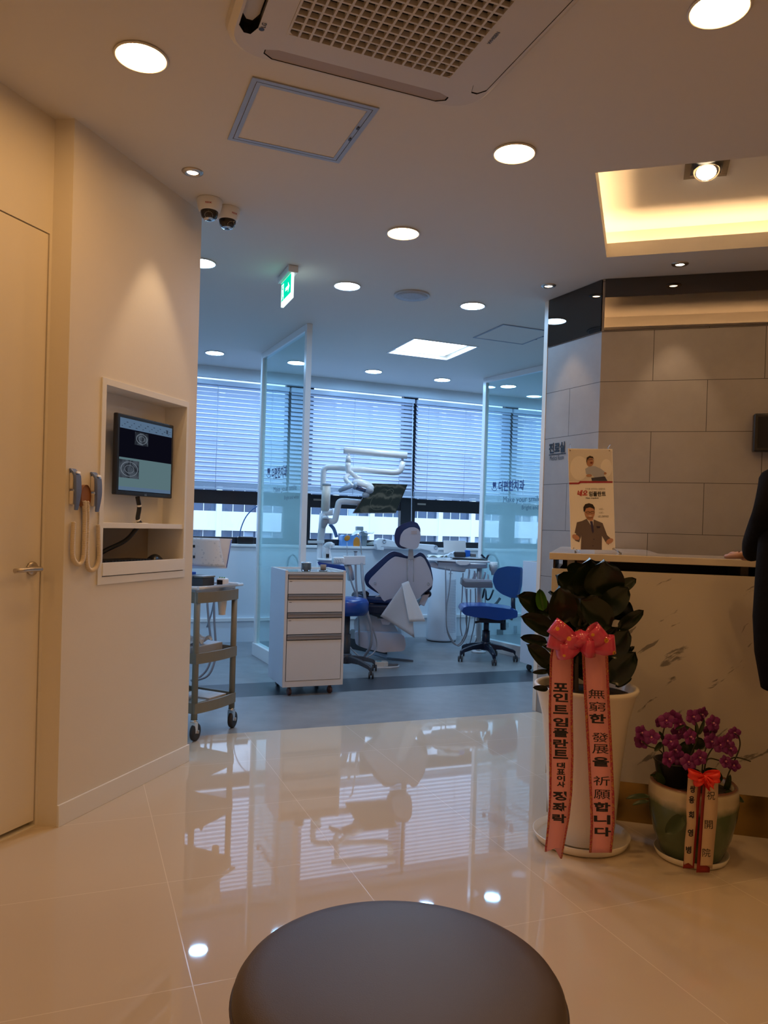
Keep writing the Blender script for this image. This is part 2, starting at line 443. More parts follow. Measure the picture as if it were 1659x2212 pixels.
# the wall body, one object per face direction
o = MB().hexa([up(D_, 0), up(S_, 0), up(S_ + Vector((.15, .06, 0)), 0), up(D_ + Vector((.15, .02, 0)), 0), up(D_, H), up(S_, H), up(S_ + Vector((.15, .06, 0)), H), up(D_ + Vector((.15, .02, 0)), H)]).build('wall_stone_side', M['tw1'])
struct(worldorigin(o))
o = MB().hexa([up(S_, 0), up(S2, 0), up(S2 - nS * .12, 0), up(S_ - nS * .12, 0), up(S_, H), up(S2, H), up(S2 - nS * .12, H), up(S_ - nS * .12, H)]).build('wall_stone', M['tw2'])
struct(worldorigin(o))
M['mirror'] = mat('bronze_mirror', (.13, .115, .105), .015, 1, var=0)
def slab(p, q, n, z0, z1, t0, t1): return [up(p + n * t1, z0), up(q + n * t1, z0), up(q + n * t0, z0), up(p + n * t0, z0), up(p + n * t1, z1), up(q + n * t1, z1), up(q + n * t0, z1), up(p + n * t0, z1)]
MZ = 2.393
struct(MB().hexa(slab(D_ + DSd * .012, S_ - DSd * .002, nD, MZ, H - .002, .001, .008)).build('trim_1', M['mirror']))
struct(MB().hexa(slab(S_ + SSd * .012, S2, nS, MZ, H - .002, .001, .008)).build('trim_2', M['mirror']))
# slim white end trim of the opening
M['cream'] = mat('cream_trim', (.80, .72, .62), .4)
o = MB().hexa(slab(D_ - DSd * .035, D_ + DSd * .002, nD, 0, H, -.03, .004)).build('trim_3', M['cream']); struct(o)

# ------------------------------------------------------------ window wall
def ubox(mb, u0, v0, z0, u1, v1, z1): return mb.hexa([UV(u0, v0, z0), UV(u1, v0, z0), UV(u1, v1, z0), UV(u0, v1, z0), UV(u0, v0, z1), UV(u1, v0, z1), UV(u1, v1, z1), UV(u0, v1, z1)])
wu0, wu1 = -2.3, 7.2
mb = MB(); ubox(mb, wu0, 7.60, 0, wu1, 7.86, .945)
struct(mb.build('wall_window', M['wall_cool']))
mb = MB(); ubox(mb, wu0, 7.60, 2.592, wu1, 7.66, H)
struct(mb.build('wall_bulkhead', M['wall_cool']))
mb = MB(); ubox(mb, wu0, 7.80, 2.70, wu1, 7.92, 2.86); ubox(mb, wu0, 7.62, 2.80, wu1, 7.92, 2.86); struct(mb.build('wall_lintel', M['wall_cool']))
mb = MB(); ubox(mb, wu0, 7.585, .945, wu1, 7.77, .97); struct(mb.build('trim_sill', M['white'], bevel=.003))
mb = MB(); ubox(mb, wu0, 7.575, .205, wu1, 7.60, .24); struct(mb.build('trim_4', M['white'], bevel=.003))
mb = MB(); ubox(mb, wu0, 7.59, 0, wu1, 7.60, .205); struct(mb.build('baseboard_window', M['wall_cool']))
# glass
t = NT('window_glass'); t.t.nodes.remove(t.b)
tr = t.n('BsdfTransparent'); tr.inputs[0].default_value = (.93, .97, 1, 1); gl = t.n('BsdfGlossy'); gl.inputs['Roughness'].default_value = .01
lw = t.n('Value'); lw.outputs[0].default_value = .05; ms = t.n('MixShader'); t.l(lw.outputs[0], ms.inputs[0]); t.l(tr.outputs[0], ms.inputs[1]); t.l(gl.outputs[0], ms.inputs[2]); t.l(ms.outputs[0], t.out.inputs['Surface'])
M['glass'] = t.m
mull = [-1.35, .82, 2.16, 3.35, 4.62, 5.9, 7.15]
for i in range(len(mull) - 1):
    u0, u1 = mull[i] - .085, mull[i + 1] - .085 
    if i == 0: u0 = -2.3
    fr = MB(); v0, v1 = 7.74, 7.80
    ubox(fr, u0 + .17 if i else u0, v0, .97, u1, v1, 1.035)        # bottom rail
    ubox(fr, u0 + .17 if i else u0, v0, 1.365, u1, v1, 1.50)       # transom
    ubox(fr, u0 + .17 if i else u0, v0, 2.67, u1, v1, 2.71)
    ubox(fr, u1 - (.12 if i == 1 else 0), v0 - .01, .97, u1 + .17, v1, 2.71)                # mullion, one widened to block the light between two blinds
    fo = struct(fr.build('window_%d' % (i + 1), M['frameblack']))
    gb = MB(); ubox(gb, u0 + .17 if i else u0, 7.768, 1.03, u1, 7.774, 1.37); ubox(gb, u0 + .17 if i else u0, 7.768, 1.495, u1, 7.774, 2.68)
    gb.build('window_pane', M['glass'], fo)
    if i in (2, 3):
        lb = MB(); ubox(lb, u0 + .20, v0 - .006, 1.437, u0 + .30, v0, 1.455); plab(lb.build('window_latch', M['steel'], fo), 'small silver latch')
# ------------------------------------------------------------ building across the street
t = NT('facade_panel'); b = t.b
nz = t.n('TexNoise', Scale=.6, Detail=4.0); t.l(t.tc.outputs['Object'], nz.inputs['Vector'])
t.l(t.mix(nz.outputs['Fac'], (.74, .76, .77), (.84, .85, .86)), b.inputs['Base Color']); b.inputs['Roughness'].default_value = .7
M['facade'] = t.m
M['fwin'] = mat('facade_window', (.035, .07, .13), .12, var=.5, vs=.9)
M['curtain'] = mat('facade_curtain', (.30, .38, .48), .8, var=.3, vs=2)
fc = thing('office_building', 'white office building across the street with rows of dark windows', 'building', tuple(UV(8, 50, -9)), R(21.7))
mb = MB()
for k in range(-3, 5):
    z0 = .62 + k * 3.0
    ubox(mb, -50, 50, z0, 62, 50.6, z0 + 1.24)
ubox(mb, -50, 50.6, -9, 62, 56, 17)
mb.build('wall', M['facade'], fc)
mb = MB()
for i in range(-18, 24):
    u = 11.05 + i * 2.64; ubox(mb, u - .17, 49.95, -9, u + .17, 50.5, 16)
mb.build('pilaster', M['facade'], fc)
rnd = random.Random(3)
for k in (-1, 0):
    for i in range(-7, 16):
        u = 11.05 + i * 2.64; z0 = .62 + 1.24 + k * 3.0
        wb = MB(); ubox(wb, u + .17, 50.35, z0, u + 2.47, 50.45, z0 + 1.76); wo = wb.build('window', M['fwin'], fc)
        fb = MB()
        for q in (.75, 1.5): ubox(fb, u + .17 + q, 50.27, z0, u + .21 + q, 50.36, z0 + 1.76)
        fb.build('window_frame', M['facade'], wo)
        if rnd.random() < .6:
            cb = MB(); a = rnd.choice((.25, 1.0, 1.7)); ubox(cb, u + a, 50.31, z0 + rnd.choice((0, .5)), u + a + .62, 50.34, z0 + 1.7); cb.build('curtain', M['curtain'], wo)
ground = MB(); ubox(ground, -50, 8.2, -9.2, 62, 50, -9.0); o = ground.build('street_ground', mat('asphalt', (.15, .16, .17), .9)); struct(o)

# ------------------------------------------------------------ venetian blinds
t = NT('blind_slat'); b = t.b
b.inputs['Base Color'].default_value = (.62, .64, .76, 1); b.inputs['Roughness'].default_value = .4
tl = t.n('BsdfTranslucent'); tl.inputs[0].default_value = (.50, .66, .95, 1); ms = t.n('MixShader'); ms.inputs[0].default_value = .13
t.l(b.outputs[0], ms.inputs[1]); t.l(tl.outputs[0], ms.inputs[2]); t.l(ms.outputs[0], t.out.inputs['Surface'])
M['slat'] = t.m
M['rail'] = mat('blind_rail', (.66, .72, .84), .35)
def blind(u0, u1, label, zt=2.575, zb=1.505):
    th = thing('venetian_blind', label, 'window blind', tuple(UV((u0 + u1) / 2, 7.67, zb)), R(21.7), 'venetian blinds along the clinic windows')
    mb = MB(); ubox(mb, u0, 7.645, zt - .045, u1, 7.70, zt); mb.build('headrail', M['rail'], th, bevel=.004)
    mb = MB(); n = 22; z1 = zt - .055; pitch = (z1 - zb - .075) / n
    for k in range(n + 1):
        z = zb + .078 + k * pitch
        P = []
        for j in range(5):
            a = -1 + j / 2; ca = a * .0245
            P.append((7.672 + ca * .50 - (1 - a * a) * .002, z + ca * .80))
        for j in range(4):
            (va, za), (vb, zb_) = P[j], P[j + 1]
            mb.quad(UV(u0 + .004, va, za), UV(u1 - .004, va, za), UV(u1 - .004, vb, zb_), UV(u0 + .004, vb, zb_), sm=True)
    mb.build('slats', M['slat'], th)
    mb = MB(); ubox(mb, u0, 7.648, zb, u1, 7.698, zb + .022)
    for k in range(9): ubox(mb, u0 + .003, 7.65, zb + .026 + k * .0055, u1 - .003, 7.696, zb + .0295 + k * .0055)
    mb.build('bottom_rail', M['rail'], th, bevel=.002)
    for f in ([.12, .5, .88] if u1 - u0 > 1.15 else [.2, .8]):
        mb = MB(); u = u0 + (u1 - u0) * f
        mb.tube([UV(u, 7.642, zt - .04), UV(u, 7.642, zb + .01)], .0022, 6); mb.build('ladder_cord', M['slat'], th)
    return th
blind(-.95, .50, 'white venetian blind at the far left end behind the niche wall')
blind(.52, 1.965, 'white venetian blind seen left of the first glass partition')
bl = blind(1.985, 3.36, 'white venetian blind behind the dental lamp arm, second full one')
mb = MB(); mb.tube([UV(3.33, 7.635, 2.54), UV(3.335, 7.62, 1.8), UV(3.34, 7.60, 1.17)], .004, 8); mb.lathe([(0, 0), (.018, .004), (.022, .03), (.008, .06), (0, .062)], UV(3.34, 7.60, 1.12), 12)
mb.build('pull_cord', M['rail'], bl)
blind(3.385, 4.575, 'white venetian blind behind the dental chair headrest, left of the right glass partition')
blind(4.595, 5.85, 'white venetian blind seen through the right glass partition')

# ------------------------------------------------------------ ceiling lamps
EW, EC = emit('lamp_glow_warm', WARM, WARM_L), emit('lamp_glow_cool', COOL, COOL_L)
M['ring'] = mat('lamp_ring', (.72, .70, .67), .35)
def downlight(x, y, warm, label, vis=True):
    th = thing('downlight', label, 'ceiling light', (x, y, H - .008), 0, 'round downlights of the reception' if warm else 'round downlights of the clinic')
    c = (x, y, H); mb = MB()
    mb.lathe([(.080, 0), (.0865, -.002), (.0875, -.005), (.084, -.008), (.0795, -.007), (.078, -.002), (.080, 0)], c, 40); mb.build('ring', M['ring'], th)
    mb = MB(); mb.lathe([(0, -.0035), (.0788, -.003)], c, 40); mb.build('diffuser', EW if warm else EC, th)
    return th
for px, py, l in [(305, 122, 'round downlight nearest the top left, above the cream door'), (1554, 18, 'round downlight cut by the top right edge'), (1111, 330, 'round downlight between the square hatch and the lit ceiling cove'), (871, 503, 'round downlight in the middle of the ceiling, beyond the hatch')]:
    p = onz(px, py, H); downlight(p.x, p.y, True, l)
for x, y, l in [(-1.9, .6, 'left of the viewer beside the door wall'), (-.7, -.2, 'just behind the viewer, left of the middle'), (.9, .5, 'above the viewer to the right'), (2.2, 1.2, 'far right of the viewer, before the counter'), (-2.0, -1.5, 'rear left corner of the reception'), (.4, -1.6, 'rear middle of the reception'), (2.4, -1.2, 'rear right corner of the reception')]: downlight(x, y, True, 'round downlight ' + l)
for px, py, l in [(435, 567, 'round downlight half hidden behind the end of the niche wall'), (750, 617, 'round downlight just right of the green exit sign'), (1021, 660, 'round downlight right of the round ceiling speaker'),
                  (464, 762, 'round downlight at the far left, left of the first glass partition'), (640, 783, 'round downlight seen through the top of the first glass partition'), (807, 802, 'round downlight left of the square panel light, near the windows'),
                  (955, 820, 'round downlight just beyond the square panel light'), (1098, 834, 'round downlight seen through the top of the right glass partition')]:
    p = onz(px, py, H); downlight(p.x, p.y, False, l)
for u, v, l in [(-.9, 5.0, 'behind the niche wall, far from the windows'), (-.9, 7.0, 'behind the niche wall, near the windows'), (4.9, 5.2, 'behind the grey tiled wall, nearest its back'), (6.1, 5.2, 'behind the grey tiled wall at its far right'), (6.1, 7.0, 'right end of the clinic by the windows'), (5.1, 7.0, 'right of the right glass partition by the windows')]:
    p = UV(u, v); downlight(p.x, p.y, False, 'round downlight ' + l)

M['spotglow'] = emit('spot_glow', (1, .75, .5), 25.0)
def spotlight(px, py, aim, label, w=SPOT_W, ang=52):
    p = onz(px, py, H); th = thing('spotlight', label, 'ceiling spotlight', (p.x, p.y, H - .006), 0, 'small chrome spotlights')
    c = (p.x, p.y, H); mb = MB()
    mb.lathe([(.024, -.004), (.030, -.010), (.036, -.008), (.042, -.006), (.046, -.002), (.046, 0)], c, 32); mb.build('ring', M['steel'], th)
    mb = MB(); mb.lathe([(0, -.004), (.024, -.003)], c, 24); mb.build('bulb', M['spotglow'], th)
    ld = bpy.data.lights.new('spot_beam', 'SPOT'); ld.energy = w; ld.color = (1, .70, .42); ld.spot_size = R(ang); ld.spot_blend = .5; ld.shadow_soft_size = .02
    lo = bpy.data.objects.new('spot_beam', ld); C.objects.link(lo); lo.parent = th; lo.location = (0, 0, -.012)
    lo.rotation_euler = (Vector(aim) - Vector((p.x, p.y, H))).to_track_quat('-Z', 'Y').to_euler()
    return th
s1 = onz(416, 371, H); s2 = onz(1185, 617, H); s3 = onz(1469, 570, H)
spotlight(416, 371, (s1.x - .12, s1.y + .1, 0), 'small chrome spotlight above the monitor niche, beside the two dome cameras', 14)
spotlight(1185, 617, (s2.x + .13, s2.y + .02, 0), 'small chrome spotlight above the narrow end of the grey tiled wall', 12)
spotlight(1469, 570, (s3.x + .02, s3.y + .12, 0), 'small chrome spotlight between the lit cove and the dark mirror band', 10)

# square spotlight in the raised cove ceiling
q = onz(1526, 362, H + .193); qc = Vector((q.x, q.y, H + .195))
th = thing('recessed_spotlight', 'square brown framed spotlight in the raised ceiling of the lit cove', 'ceiling light', (q.x, q.y, H + .185), R(-16.5))
def gbox(mb, c, a0, b0, z0, a1, b1, z1): return mb.hexa([c + G1 * a + G2 * b2 + Z * z for z in (z0, z1) for a, b2 in ((a0, b0), (a1, b0), (a1, b1), (a0, b1))])
mb = MB(); r0, r1 = .095, .068
for a0, b0, a1, b1 in ((-r0, -r0, r0, -r1), (-r0, r1, r0, r0), (-r0, -r1, -r1, r1), (r1, -r1, r0, r1)): gbox(mb, qc, a0, b0, -.008, a1, b1, 0)
mb.build('frame', mat('brown_metal', (.06, .035, .022), .4, .3), th, bevel=.001)
mb = MB(); gbox(mb, qc, -r1, -r1, -.003, r1, r1, 0); mb.build('back_plate', M['black'], th)
tl_ = (Vector((-.25, -.55, -1))).normalized()
mb = MB(); mb.lathe([(.044, .0), (.058, .012), (.060, .022), (.055, .022), (.044, .008)], qc + Z * -.026, 32, axis=tl_ * -1); mb.build('lamp_ring', M['chrome'], th)
mb = MB(); mb.lathe([(0, .012), (.046, .010)], qc + Z * -.026, 32, axis=tl_ * -1); mb.build('bulb', emit('square_spot_glow', (1, .78, .5), 20.0), th)

# square panel light
th = thing('panel_light', 'bright square panel light recessed in the clinic ceiling', 'ceiling light', tuple(UV(1, 1)), 0)
th.location = PN + (E1 + E2) * PS / 2 + Z * (H + .02); WM[th.name] = Matrix.Translation(th.location)
mb = MB()
for a0, b0, a1, b1, f in ((0, 0, PS, .06, 0), (0, PS - .06, PS, PS, 0), (0, .06, .06, PS - .06, 0), (PS - .06, .06, PS, PS - .06, 0)):
    mb.hexa([PN + E1 * a + E2 * b2 + Z * z for z in (H + .03, H + .04) for a, b2 in ((a0, b0), (a1, b0), (a1, b1), (a0, b1))])
for i in range(4):
    a, c = panel[i], panel[(i + 1) % 4]; d = (c - a).normalized(); nn = Vector((-d.y, d.x, 0)) * .006
    mb.hexa([up(a + nn, H - .004), up(c + nn, H - .004), up(c - nn * 2, H - .004), up(a - nn * 2, H - .004), up(a + nn, H + .04), up(c + nn, H + .04), up(c - nn * 2, H + .04), up(a - nn * 2, H + .04)])
mb.build('frame', M['ring'], th)
mb = MB(); a0, a1 = .055, PS - .055
mb.prism([PN + E1 * a + E2 * b2 + Z * (H + .020) for a, b2 in ((a0, a0), (a1, a0), (a1, a1), (a0, a1))], (0, 0, .006)); mb.build('diffuser', emit('panel_glow', (.62, .82, 1), PANEL_L), th)

# ceiling access hatches
def hatch(corners, label, fw, mt, handle=True):
    P = [onz(*c, H) for c in corners]; c0 = sum(P, Vector()) / 4
    a = P[0]; ex = ((P[1] - P[0]) + (P[2] - P[3])) / 2; ex.normalize(); ey = Vector((-ex.y, ex.x, 0)); S = ((P[1] - P[0]).length + (P[3] - P[0]).length) / 2
    o0 = c0 - ex * S / 2 - ey * S / 2
    th = thing('access_hatch', label, 'ceiling hatch', (c0.x, c0.y, H - .004), 0)
    def rb(mb, x0, y0, x1, y1, z0, z1): mb.hexa([o0 + ex * x + ey * y + Z * (z - 0) for z in (z0 - 0, z1) for x, y in ((x0, y0), (x1, y0), (x1, y1), (x0, y1))]); 
    zb = -o0.z
    def rb(mb, x0, y0, x1, y1, z0, z1): mb.hexa([Vector(((o0 + ex * x + ey * y).x, (o0 + ex * x + ey * y).y, z)) for z in (z0, z1) for x, y in ((x0, y0), (x1, y0), (x1, y1), (x0, y1))])
    mb = MB(); z0, z1 = H - .005, H - .0005
    for r in ((0, 0, S, fw), (0, S - fw, S, S), (0, fw, fw, S - fw), (S - fw, fw, S, S - fw)): rb(mb, *r, z0, z1)
    mb.build('outer_frame', mt, th)
    mb = MB(); g = fw + .003; k = fw * .9
    for r in ((g, g, S - g, g + k), (g, S - g - k, S - g, S - g), (g, g + k, g + k, S - g - k), (S - g - k, g + k, S - g, S - g - k)): rb(mb, *r, z0, z1)
    dp = mb.build('inner_frame', mt, th)
    mb = MB(); rb(mb, g + k, g + k, S - g - k, S - g - k, H - .003, z1); mb.build('door_panel', M['ceil'], th)
    if handle:
        mb = MB(); rb(mb, S - fw * 1.7, S * .32, S - fw * 1.3, S * .36, H - .009, H - .004); rb(mb, S - fw * 1.7, S * .52, S - fw * 1.3, S * .56, H - .009, H - .004); mb.build('latch', M['darkgrey'], th)
M['hframe'] = mat('hatch_aluminium', (.40, .42, .46), .35, .3)
hatch([(480, 295), (727, 348), (830, 237), (553, 168)], 'large square ceiling hatch with a grey metal frame below the air conditioner', .017, M['hframe'])
hatch([(1022, 729), (1130, 743), (1195, 716), (1091, 700)][:4], 'faint square ceiling hatch in the clinic beside the grey tiled wall', .006, mat('hatch_line', (.30, .33, .40), .4))

# round ceiling speaker
p = onz(890, 637, H); th = thing('ceiling_speaker', 'round flat ceiling speaker in the clinic ceiling', 'speaker', (p.x, p.y, H - .012))
mb = MB(); mb.lathe([(.115, 0), (.118, -.006), (.112, -.011), (.104, -.010)], (p.x, p.y, H), 48); mb.build('rim', mat('speaker_rim', (.45, .46, .48), .4), th)
t = NT('speaker_mesh'); vo = t.n('TexVoronoi', Scale=260.0); t.l(t.tc.outputs['Object'], vo.inputs['Vector']); t.l(t.mix(t.math('LESS_THAN', vo.outputs['Distance'], .3), (.42, .43, .46), (.16, .17, .19)), t.b.inputs['Base Color'])
mb = MB(); mb.lathe([(0, -.010), (.06, -.0105), (.104, -.010), (.104, -.002)], (p.x, p.y, H), 48); mb.build('grille', t.m, th)

# wall spot strip slit on the ceiling, left of the air conditioner
a, c = onz(455, 5, H), onz(424, 92, H); d = (c - a).normalized(); nn = Vector((-d.y, d.x, 0)) * .0015

# emergency exit sign
p = onz(622, 587, H); px = Vector((p.x, p.y, H))
sd = (Vector((-.02, -1, 0))).normalized()            # its face looks along the corridor
th = thing('exit_sign', 'small green running man exit sign hanging from the ceiling', 'exit sign', (p.x, p.y, H - .15), 0)
ax = Vector((math.cos(R(111.7)), math.sin(R(111.7)), 0)); an = Vector((-ax.y, ax.x, 0))     # long side runs away from the viewer
def sb(mb, a0, n0_, z0, a1, n1_, z1): mb.hexa([px + ax * a + an * n - Z * (-z) for z in (z0, z1) for a, n in ((a0, n0_), (a1, n0_), (a1, n1_), (a0, n1_))])
mb = MB(); sb(mb, -.13, -.03, -.04, .13, .03, -.001); mb.build('housing', M['ring'], th, bevel=.004)
mb = MB(); sb(mb, -.12, -.008, -.185, .12, .008, -.04); pn = mb.build('sign_panel', emit('exit_panel', (.75, 1, .95), 1.6), th)
mb = MB(); sb(mb, -.115, .0085, -.155, .115, .010, -.043); mb.build('green_face', emit('exit_green', (.0, .62, .36), 1.3), th)
mb = MB(); F0 = lambda a, z: px - ax * (a * .85) + an * .0115 + Z * z
def fpoly(pts): mb.prism([F0(a, z) for a, z in pts], an * .0006)
fpoly([(-.12, -.155), (-.12, -.058), (-.055, -.058), (-.055, -.155), (-.062, -.155), (-.062, -.066), (-.113, -.066), (-.113, -.155)])
fpoly([(-.09, -.075), (-.078, -.07), (-.072, -.08), (-.082, -.088)]); fpoly([(-.1, -.09), (-.075, -.092), (-.07, -.12), (-.05, -.135), (-.056, -.142), (-.08, -.126), (-.095, -.15), (-.105, -.146), (-.09, -.115)])
fpoly([(.0, -.10), (.07, -.10), (.07, -.08), (.11, -.11), (.07, -.14), (.07, -.12), (.0, -.12)])
mb.build('pictogram', emit('exit_white', (.9, 1, .97), 1.6), pn)
# ------------------------------------------------------------ ceiling cassette air conditioner
AC = onz(830, 30, H - .03)
acx, acy = E1, E2          # runs parallel to the building grid
far_l, far_r = onz(500, 100, H - .03), onz(1000, 236, H - .03)
th = thing('air_conditioner', 'white ceiling cassette air conditioner with a square grille, cut by the top edge', 'air conditioner', (0, 2, H - .06), 0)
fr = onz(1020, 243, H - .02); FU = fr.dot(E1); FV = fr.dot(E2)        # far right corner in the u, v frame
S = .90; ac0u, ac0v = FU - S, FV - S
M['ac'] = mat('aircon_plastic', (.64, .61, .57), .35, var=.01)
def rrect(x0, y0, x1, y1, r, n=6):
    L = []
    for cx, cy, a0 in ((x1 - r, y1 - r, 0), (x0 + r, y1 - r, 90), (x0 + r, y0 + r, 180), (x1 - r, y0 + r, 270)):
        for k in range(n + 1):
            a = R(a0 + 90 * k / n); L.append((cx + r * math.cos(a), cy + r * math.sin(a)))
    return L
def ringm(mb, La, za, Lb, zb, sm=True):
    A = [mb._v(UV(u, v, za)) for u, v in La]; B = [mb._v(UV(u, v, zb)) for u, v in Lb]; n = len(A)
    for i in range(n): mb._f([A[i], A[(i + 1) % n], B[(i + 1) % n], B[i]], sm)
def RR(i, r): return rrect(ac0u + i, ac0v + i, FU - i, FV - i, r)
mb = MB(); ringm(mb, RR(0, .12), H - .001, RR(.006, .118), H - .020); ringm(mb, RR(.006, .118), H - .020, RR(.024, .11), H - .034)
slots = []
g0 = .172
for k in range(4):
    L = []
    a0, a1, b0, b1 = .13, S - .13, .032, .088
    pts = [(a0, b0 + .02), (a0 + .03, b0), (a1 - .03, b0), (a1, b0 + .02), (a1, b1 - .015), (a1 - .04, b1), (a0 + .04, b1), (a0, b1 - .015)]
    for x, y in pts:
        if k == 0: q = (x, y)
        elif k == 1: q = (S - y, x)
        elif k == 2: q = (S - x, S - y)
        else: q = (y, S - x)
        L.append(UV(ac0u + q[0], ac0v + q[1], H - .034))
    slots.append(L)
gr = [UV(u, v, H - .034) for u, v in rrect(ac0u + g0, ac0v + g0, FU - g0, FV - g0, .045)]
mb.holed([UV(u, v, H - .034) for u, v in RR(.024, .11)], slots + [gr])
mb.build('panel', M['ac'], th)
mb = MB()
for L in slots:
    n = len(L); c = sum(L, Vector()) / n
    for i in range(n): mb.quad(L[i], L[(i + 1) % n], L[(i + 1) % n] + Z * .03, L[i] + Z * .03)
    mb.prism([p + Z * .03 for p in L], (0, 0, .002))
mb.build('air_duct', M['black'], th)
for i, L in enumerate(slots):
    c = sum(L, Vector()) / 8; mb = MB(); d = .022 if i == 3 else .002; k_ = .90 if i == 3 else .988
    mb.prism([c + (p - c) * k_ + Z * d for p in L], (0, 0, .003))
    mb.build('louver_flap', M['ac'] if i != 2 else mat('flap_beige', (.42, .33, .25), .4), th, bevel=.001)
mb = MB(); n = 16; Q0, Q1 = g0 + .004, S - g0 - .004
step = (Q1 - Q0) / n
for i in range(n + 1):
    a = Q0 + i * step
    ubox(mb, ac0u + a - .0035, ac0v + Q0, H - .036, ac0u + a + .0035, ac0v + Q1, H - .020)
    ubox(mb, ac0u + Q0, ac0v + a - .0035, H - .0355, ac0u + Q1, ac0v + a + .0035, H - .020)
mb.build('intake_grille', M['ac'], th)
mb = MB(); ubox(mb, ac0u + g0, ac0v + g0, H - .012, FU - g0, FV - g0, H - .008); mb.build('filter', mat('filter_brown', (.018, .013, .011), .8), th)
# the printed marks
p = onz(565, 63, H - .034); mb = MB(); mb.lathe([(0, -.0008), (.0085, -.0008)], p, 20); mb.build('round_mark', M['darkgrey'], th)
q = onz(569, 57, H - .034) ; mb = MB(); text_bm(mb, 'LG', UV(p.dot(E1) + .002, p.dot(E2) - .022, H - .0345), -E2, -E1 * -1 * -1, wid=.022, bold=.02, depth=.0006)
mb.build('lettering', M['darkgrey'], th)
p = onz(1066, 82, H - .034); mb = MB(); text_bm(mb, 'WHISEN', UV(p.dot(E1), p.dot(E2), H - .0345), -E2, E1 * -1, wid=.062, bold=.02, depth=.0006); mb.build('lettering', M['darkgrey'], th)

# ------------------------------------------------------------ dome cameras
def dome(px, py, label, face, slide=0):
    p = onz(px, py, H) + Vector(face) * slide; c = Vector((p.x, p.y, H)); th = thing('dome_camera', label, 'security camera', (p.x, p.y, H - .095), 0, 'dome cameras beside the niche wall')
    mb = MB(); mb.lathe([(0, 0), (.058, 0), (.060, -.004), (.058, -.025), (.050, -.052), (.044, -.056), (0, -.056)], c, 36); mb.build('housing', M['white'], th)
    t = MB(); t.lathe([(.041, -.056), (.041, -.062), (.036, -.080), (.024, -.092), (.010, -.097), (0, -.098)], c, 32); t.build('dome', mat('smoked_dome', (.02, .018, .02), .06), th)
    f = Vector(face).normalized(); mb = MB()
    for k in range(16):
        a = 2 * math.pi * k / 16; s_ = Vector((-f.y, f.x, 0)); u_ = (f * .75 - Z * .66).normalized(); w_ = s_.cross(u_).normalized()
        q = c + Z * -.058 + u_ * .0415 + (s_ * math.cos(a) + w_ * math.sin(a)) * .018 - u_ * .004; mb.ell(q, .0016, .0016, .0016, 6, 4)
    mb.build('infrared_led', mat('led_glass', (.6, .58, .52), .3), th)
    mb = MB(); mb.lathe([(.012, -.0965), (.022, -.0935), (.026, -.091)], c, 32); mb.build('rim_glint', M['chrome'], th)
    mb = MB(); s_ = Vector((-f.y, f.x, 0)); text_bm(mb, 'NSOK', c + f * .0555 - Z * .034, s_, Z, wid=.030, bold=.03, depth=.002); mb.build('lettering', mat('red_print', (.45, .03, .03), .5), th)
    return th
cl = onz(452, 430, H)
dome(453, 432, 'front dome security camera on the ceiling at the end of the niche wall', (.15, -1, 0))
dome(492, 452, 'rear dome security camera partly hidden behind the other dome', (.75, -.7, 0))

# ------------------------------------------------------------ monitor niche
M['niche'] = M['white']
th = thing('monitor_niche', 'white framed recess in the left wall with a shelf and a keyboard tray', 'wall shelf', tuple(ab((n0 + n1) / 2, nz0)), 0)
def abx(mb, s0, z0, o0, s1, z1, o1): return mb.hexa([ab(s, z, o) for z in (z0, z1) for s, o in ((s0, o0), (s1, o0), (s1, o1), (s0, o1))])
mb = MB(); fw = .022; pr = .006; shz0_ = ab_s(221, 1129)[1] - .01
abx(mb, n0 - fw, nz0 - .03, .0005, n0 + .004, nz1 + fw, pr); abx(mb, n1 - .004, nz0 - .03, .0005, n1 + fw * .6, nz1 + fw, pr)
abx(mb, n0 + .004, nz1 - .004, .0005, n1 - .004, nz1 + fw, pr); abx(mb, n0 + .004, nz0 - .03, .0005, n1 - .004, nz0 + .001, pr)
ND = -.115
abx(mb, n0 + .0005, nz0 + .0005, -.2, n0 + .004, nz1 - .0005, .0005); abx(mb, n1 - .004, nz0 + .0005, -.2, n1 - .0005, nz1 - .0005, .0005); abx(mb, n0 + .004, nz1 - .004, -.2, n1 - .004, nz1 - .0005, .0005); abx(mb, n0 + .004, nz0 + .0005, -.2, n1 - .004, nz0 + .001, .0005)
abx(mb, n0 + .004, shz0_, ND - .01, n1 - .004, nz1 - .004, ND)
mb.build('frame', M['white'], th, bevel=.0015)
shz = ab_s(221, 1129)[1]
mb = MB(); abx(mb, n0 + .004, shz - .022, -.199, n1 - .004, shz, .001); plab(mb.build('shelf', M['white'], th, bevel=.001), 'upper shelf')
mb = MB(); abx(mb, n0 + .005, nz0 + .002, -.19, n1 - .005, nz0 + .012, -.004); abx(mb, n0 + .003, nz0 + .005, -.012, n1 + .004, nz0 + .058, .010); mb.build('keyboard_tray', M['white'], th, bevel=.001)
mb = MB(); abx(mb, n0 + .004, nz0 + .001, -.199, n1 - .004, shz - .022, -.195); mb.build('back_panel', mat('niche_back', (.36, .30, .24), .6), th)
